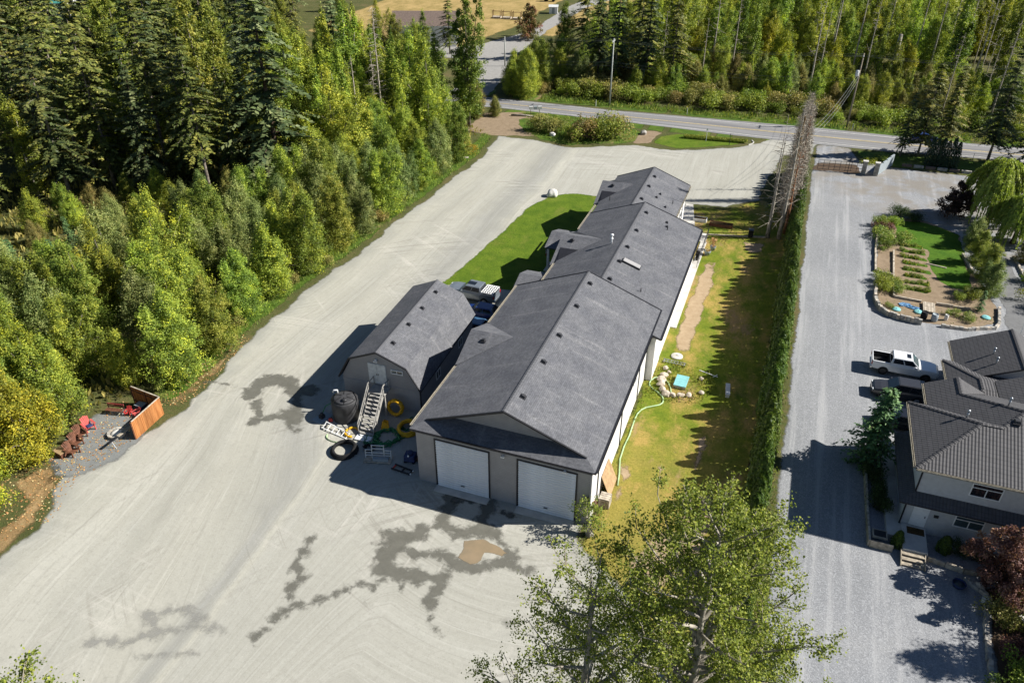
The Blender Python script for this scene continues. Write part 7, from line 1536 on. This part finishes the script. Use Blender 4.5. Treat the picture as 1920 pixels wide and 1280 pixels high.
# ------------------------------------------------------------------ garden details on the neighbour's side
def edging(name, label, pts, seg, w, h, mats, cat='edging', jit=.02, piece='stone'):
    t = thing(name, label, cat, (0, 0, 0)); i = 0
    for a, b_ in zip(pts, pts[1:]):
        a, b_ = Vector((*a, 0)), Vector((*b_, 0)); L = (b_ - a).length; n = max(1, round(L / seg)); d = (b_ - a) / n; nx = d.normalized().cross(Vector((0, 0, 1)))
        for k_ in range(n):
            p = a + d * (k_ + .01) + nx * RG.uniform(-jit, jit); q = a + d * (k_ + .97) + nx * RG.uniform(-jit, jit); hh = h * RG.uniform(.85, 1.12); e = nx * w * .5; up = Vector((0, 0, hh)); mb = MB(); c_ = .85
            mb.shape([p + e, q + e, q - e, p - e, p + e * c_ + up, q + e * c_ + up, q - e * c_ + up, p - e * c_ + up], [(0, 3, 2, 1), (4, 5, 6, 7), (0, 1, 5, 4), (1, 2, 6, 5), (2, 3, 7, 6), (3, 0, 4, 7)]); o = mb.build(piece, mats[i % len(mats)], t); i += 1
            if o.data.polygons[1].normal.z < 0: o.data.flip_normals()
    return t
edging('stone_wall', 'low curved stone wall around the bottom corner of the garden', [(35.0, 46), (34.8, 44.2), (34.95, 42.4), (35.4, 41.1), (36.2, 40.4), (37.2, 40.05), (38.2, 39.85), (39.3, 39.75)], .42, .34, .62, ['stone_block', 'boulder_tan', 'boulder_grey'], 'wall', .04)
edging('stone_wall', 'straight low stone wall along the lower right of the garden', [(41.2, 39.9), (43.7, 40.1), (46.4, 41.3), (47.0, 42.6), (47.5, 46.2)], .45, .3, .35, ['stone_block', 'boulder_grey', 'boulder_tan'], 'wall', .04)
edging('timber_kerb', 'pale timber kerb along the drive side of the planter', [(36.0, 67.2), (35.3, 57.4), (35.1, 51.0)], 1.6, .22, .35, ['timber_pale'], 'kerb', .02, 'timber'); edging('timber_kerb', 'pale timber kerb between planter and vegetable plot', [(37.4, 57.6), (37.1, 50.9), (36.85, 45.1)], 1.6, .2, .3, ['timber_pale'], 'kerb', .02, 'timber')
edging('timber_kerb', 'pale timber kerb below the vegetable plot', [(36.9, 45.05), (39.7, 44.85)], 1.4, .2, .3, ['timber_pale'], 'kerb', .02, 'timber'); edging('timber_kerb', 'pale timber kerb right of the plank bridge', [(41.1, 44.8), (44.6, 44.9)], 1.6, .2, .3, ['timber_pale', 'grey_wood'], 'kerb', .02, 'timber'); edging('timber_kerb', 'short timber kerb across the bare planter', [(35.2, 51), (37.0, 50.6)], 1.8, .16, .28, ['timber_pale'], 'kerb', .02, 'timber')
edging('plank_divider', 'split plank lying across the vegetable plot', [(41.0, 55.4), (43.2, 54.8)], 2.2, .16, .14, ['timber_pale'], 'plank', .02, 'plank'); edging('stone_edge', 'stones edging the shrubs along the garden path', [(45.4, 59.6), (45.7, 57.2), (45.9, 54.6)], .5, .25, .3, ['boulder_tan', 'stone_block'], 'edging', .05)
edging('stone_edge', 'stones edging the far side of the garden path', [(51.2, 61), (51.4, 56), (51.6, 49)], .6, .25, .3, ['boulder_tan', 'stone_block'], 'edging', .05); edging('stone_edge', 'stones edging the lower shrub bed beside the gravel', [(39.4, 4.0), (40.7, 2.9), (40.2, 0), (40.0, -5)], .5, .3, .32, ['stone_block', 'boulder_grey', 'boulder_tan'], 'edging', .06)
edging('planter_wall', 'timber wall around the planter beside the pale house', [(34.9, 5.0), (33.3, 5.0), (33.2, 14.0)], 1.5, .16, .55, ['grey_wood', 'timber_pale'], 'planter', .01, 'timber'); edging('planter_wall', 'timber wall along the shrubs under the lower window', [(37.15, 5.0), (39.4, 4.6), (43.5, 5.2)], 1.5, .16, .42, ['grey_wood', 'timber_pale'], 'planter', .01, 'timber')
t = thing('plank_bridge', 'small weathered plank bridge into the vegetable plot', 'bridge', (40.3, 43.6, 0), R(-3))
for i in range(7): mb = MB(); mb.box((-.6 + i * .175, -1.1, .22), (-.6 + i * .175 + .16, 1.1, .27)); mb.build('plank', 'timber_pale' if i % 2 else 'grey_wood', t)
for y in (-.9, .9): mb = MB(); mb.box((-.6, y - .08, 0), (.6, y + .08, .22)); mb.build('bearer', 'grey_wood', t)
for x, y, m_, lb in ((39.6, 41.2, 'rubber', 'black barrel at the foot of the plank bridge'), (40.6, 41.0, 'grey_panel', 'grey barrel at the foot of the plank bridge'), (41.8, 41.6, 'boulder_white', 'white pipe stub in the garden bed')):
    t = thing('barrel', lb, 'barrel', (x, y, 0)); r = .34 if m_ != 'boulder_white' else .2; hh = .85 if r > .3 else .7; mb = MB(); mb.lathe([(r * .9, 0), (r, hh * .3), (r * .97, hh * .33), (r, hh * .36), (r, hh * .66), (r * .97, hh * .7), (r * .9, hh), (r * .84, hh), (r * .84, hh - .05), (.02, hh - .05)], 18); mb.build('drum', m_, t)
for i, (x, y, rot) in enumerate(((37.9, 43.6, .3), (38.7, 43.2, -.4))):
    t = thing('tarp_scrap', 'crumpled blue tarp scrap on the bare garden bed', 'tarp', (x, y, .03), rot, 'blue tarp scraps'); rg = np.random.RandomState(720 + i); mb = MB(); n = 7; Zg = rg.rand(n, n) * .14
    for a in range(n - 1):
        for b_ in range(n - 1): mb.face([((a + i_) * .2 - .6 + .05 * Zg[a + i_][b_ + j_] * 8, (b_ + j_) * .12 - .36, Zg[a + i_][b_ + j_]) for i_, j_ in ((0, 0), (1, 0), (1, 1), (0, 1))])
    mb.build('sheet', 'tarp_blue', t)
for i, (x, y) in enumerate(((37.0, 42.2), (45.9, 43.6), (39.2, 42.4))):
    t = thing('round_lid', ('turquoise round lid by the stone wall', 'turquoise round lid by the garden path', 'turquoise round lid under the blue tarps')[i], 'lid', (x, y, 0)); mb = MB(); mb.lathe([(.45, 0), (.45, .12), (.40, .16), (.02, .18)], 20); mb.build('cover', 'teal_lid', t); mb = MB(); mb.lathe([(.06, .17), (.06, .22), (.01, .23)], 8); mb.build('knob', 'teal_lid', t)
t = thing('solar_light', 'small solar panel on a post beside the garden path', 'light', (48.6, 40.6, 0)); mb = MB(); mb.tube([(0, 0, 0), (0, 0, 2.6)], .04, 8); mb.build('post', 'white_dull', t); mb = MB(); m = Matrix.Translation((0, 0, 2.65)) @ Matrix.Rotation(R(30), 4, 'X'); mb.box((-.35, -.3, 0), (.35, .3, .05), 0, m); mb.build('panel', 'solar', t)
t = thing('water_bowl', 'dark blue tub in the shade of the red maple', 'tub', (39.0, 3.3, 0)); mb = MB(); mb.lathe([(.35, 0), (.45, .3), (.42, .31), (.36, .12), (.02, .12)], 18); mb.build('tub', 'navy', t); mb = MB(); mb.lathe([(.02, .2), (.40, .2), (.40, .205), (.02, .206)], 18); mb.build('water', 'glass_tint', t)
for i, (x, y, r) in enumerate(((40.3, 3.5, .42), (40.6, 2.5, .36), (42.4, 1.6, .4))): boulder('boulder', ('pale boulder at the corner of the lower bed', 'pale boulder under the red maple', 'white boulder inside the lower bed')[i], x, y, r, 'boulder_white' if i else 'boulder_tan', 660 + i, .8)
t = thing('window_well', 'dark framed well at the corner of the planter', 'window well', (34.0, 5.9, .0)); mb = MB(); mb.box((-.5, -.4, .45), (.5, .4, .62)); mb.build('frame', 'grey_wood', t); mb = MB(); mb.box((-.4, -.3, .62), (.4, .3, .64)); mb.build('grate', 'black_trim', t)
# ------------------------------------------------------------------ far field
t = thing('field_shed', 'tiny white shed beside the far lane', 'shed', (-53, 202.5, 0), R(15)); mb = MB(); mb.box((-1.3, -1.2, 0), (1.3, 1.2, 2)); mb.build('wall', 'white_paint', t); mb = MB(); mb.slab([(-1.5, -1.4, 2), (1.5, -1.4, 2), (1.5, 0, 2.5), (-1.5, 0, 2.5)], .1, (1, 0, 0)); mb.slab([(-1.5, 0, 2.5), (1.5, 0, 2.5), (1.5, 1.4, 2), (-1.5, 1.4, 2)], .1, (1, 0, 0)); mb.build('roof', ['white_dull', 'white_dull'], t); mb = MB(); mb.box((-.4, -1.24, 0), (.4, -1.2, 1.7)); mb.build('door', 'grey_panel', t)
for i in range(3):
    t = thing('planting_frame', 'timber planting frame with posts in the dry field', 'frame', (-66.5 + i * 3.2, 189, 0), R(8), 'planting frames in the dry field')
    for x in (-1.2, 1.2):
        for y in (-.8, .8): mb = MB(); mb.bar((x, y, 0), (x, y, 2.2), .14); mb.build('post', 'brown_wood', t)
    mb = MB(); mb.box((-1.3, -.9, 0), (1.3, .9, .5)); mb.build('bed', 'timber_pale', t); mb = MB(); mb.bar((-1.2, -.8, 2.1), (1.2, -.8, 2.1), .12); mb.build('top_rail', 'brown_wood', t)
t = thing('tractor', 'dark red tractor at the top of the dry field', 'tractor', (-61, 223.5, 0), R(10)); mb = MB(); mb.box((-.2, -.5, .7), (2.0, .5, 1.5)); mb.build('hood', 'red_paint', t, bevel=.08); mb = MB(); mb.box((-1.5, -.7, .8), (-.2, .7, 2.6), taper=.12); mb.build('cab', 'dark_metal', t, bevel=.05)
for x, r in ((-1.0, .8), (1.4, .5)):
    for sg in (-1, 1): mb = MB(); mb.tube([(x, sg * .75, r), (x, sg * 1.1, r)], r, 18); mb.build('wheel', 'rubber', t)
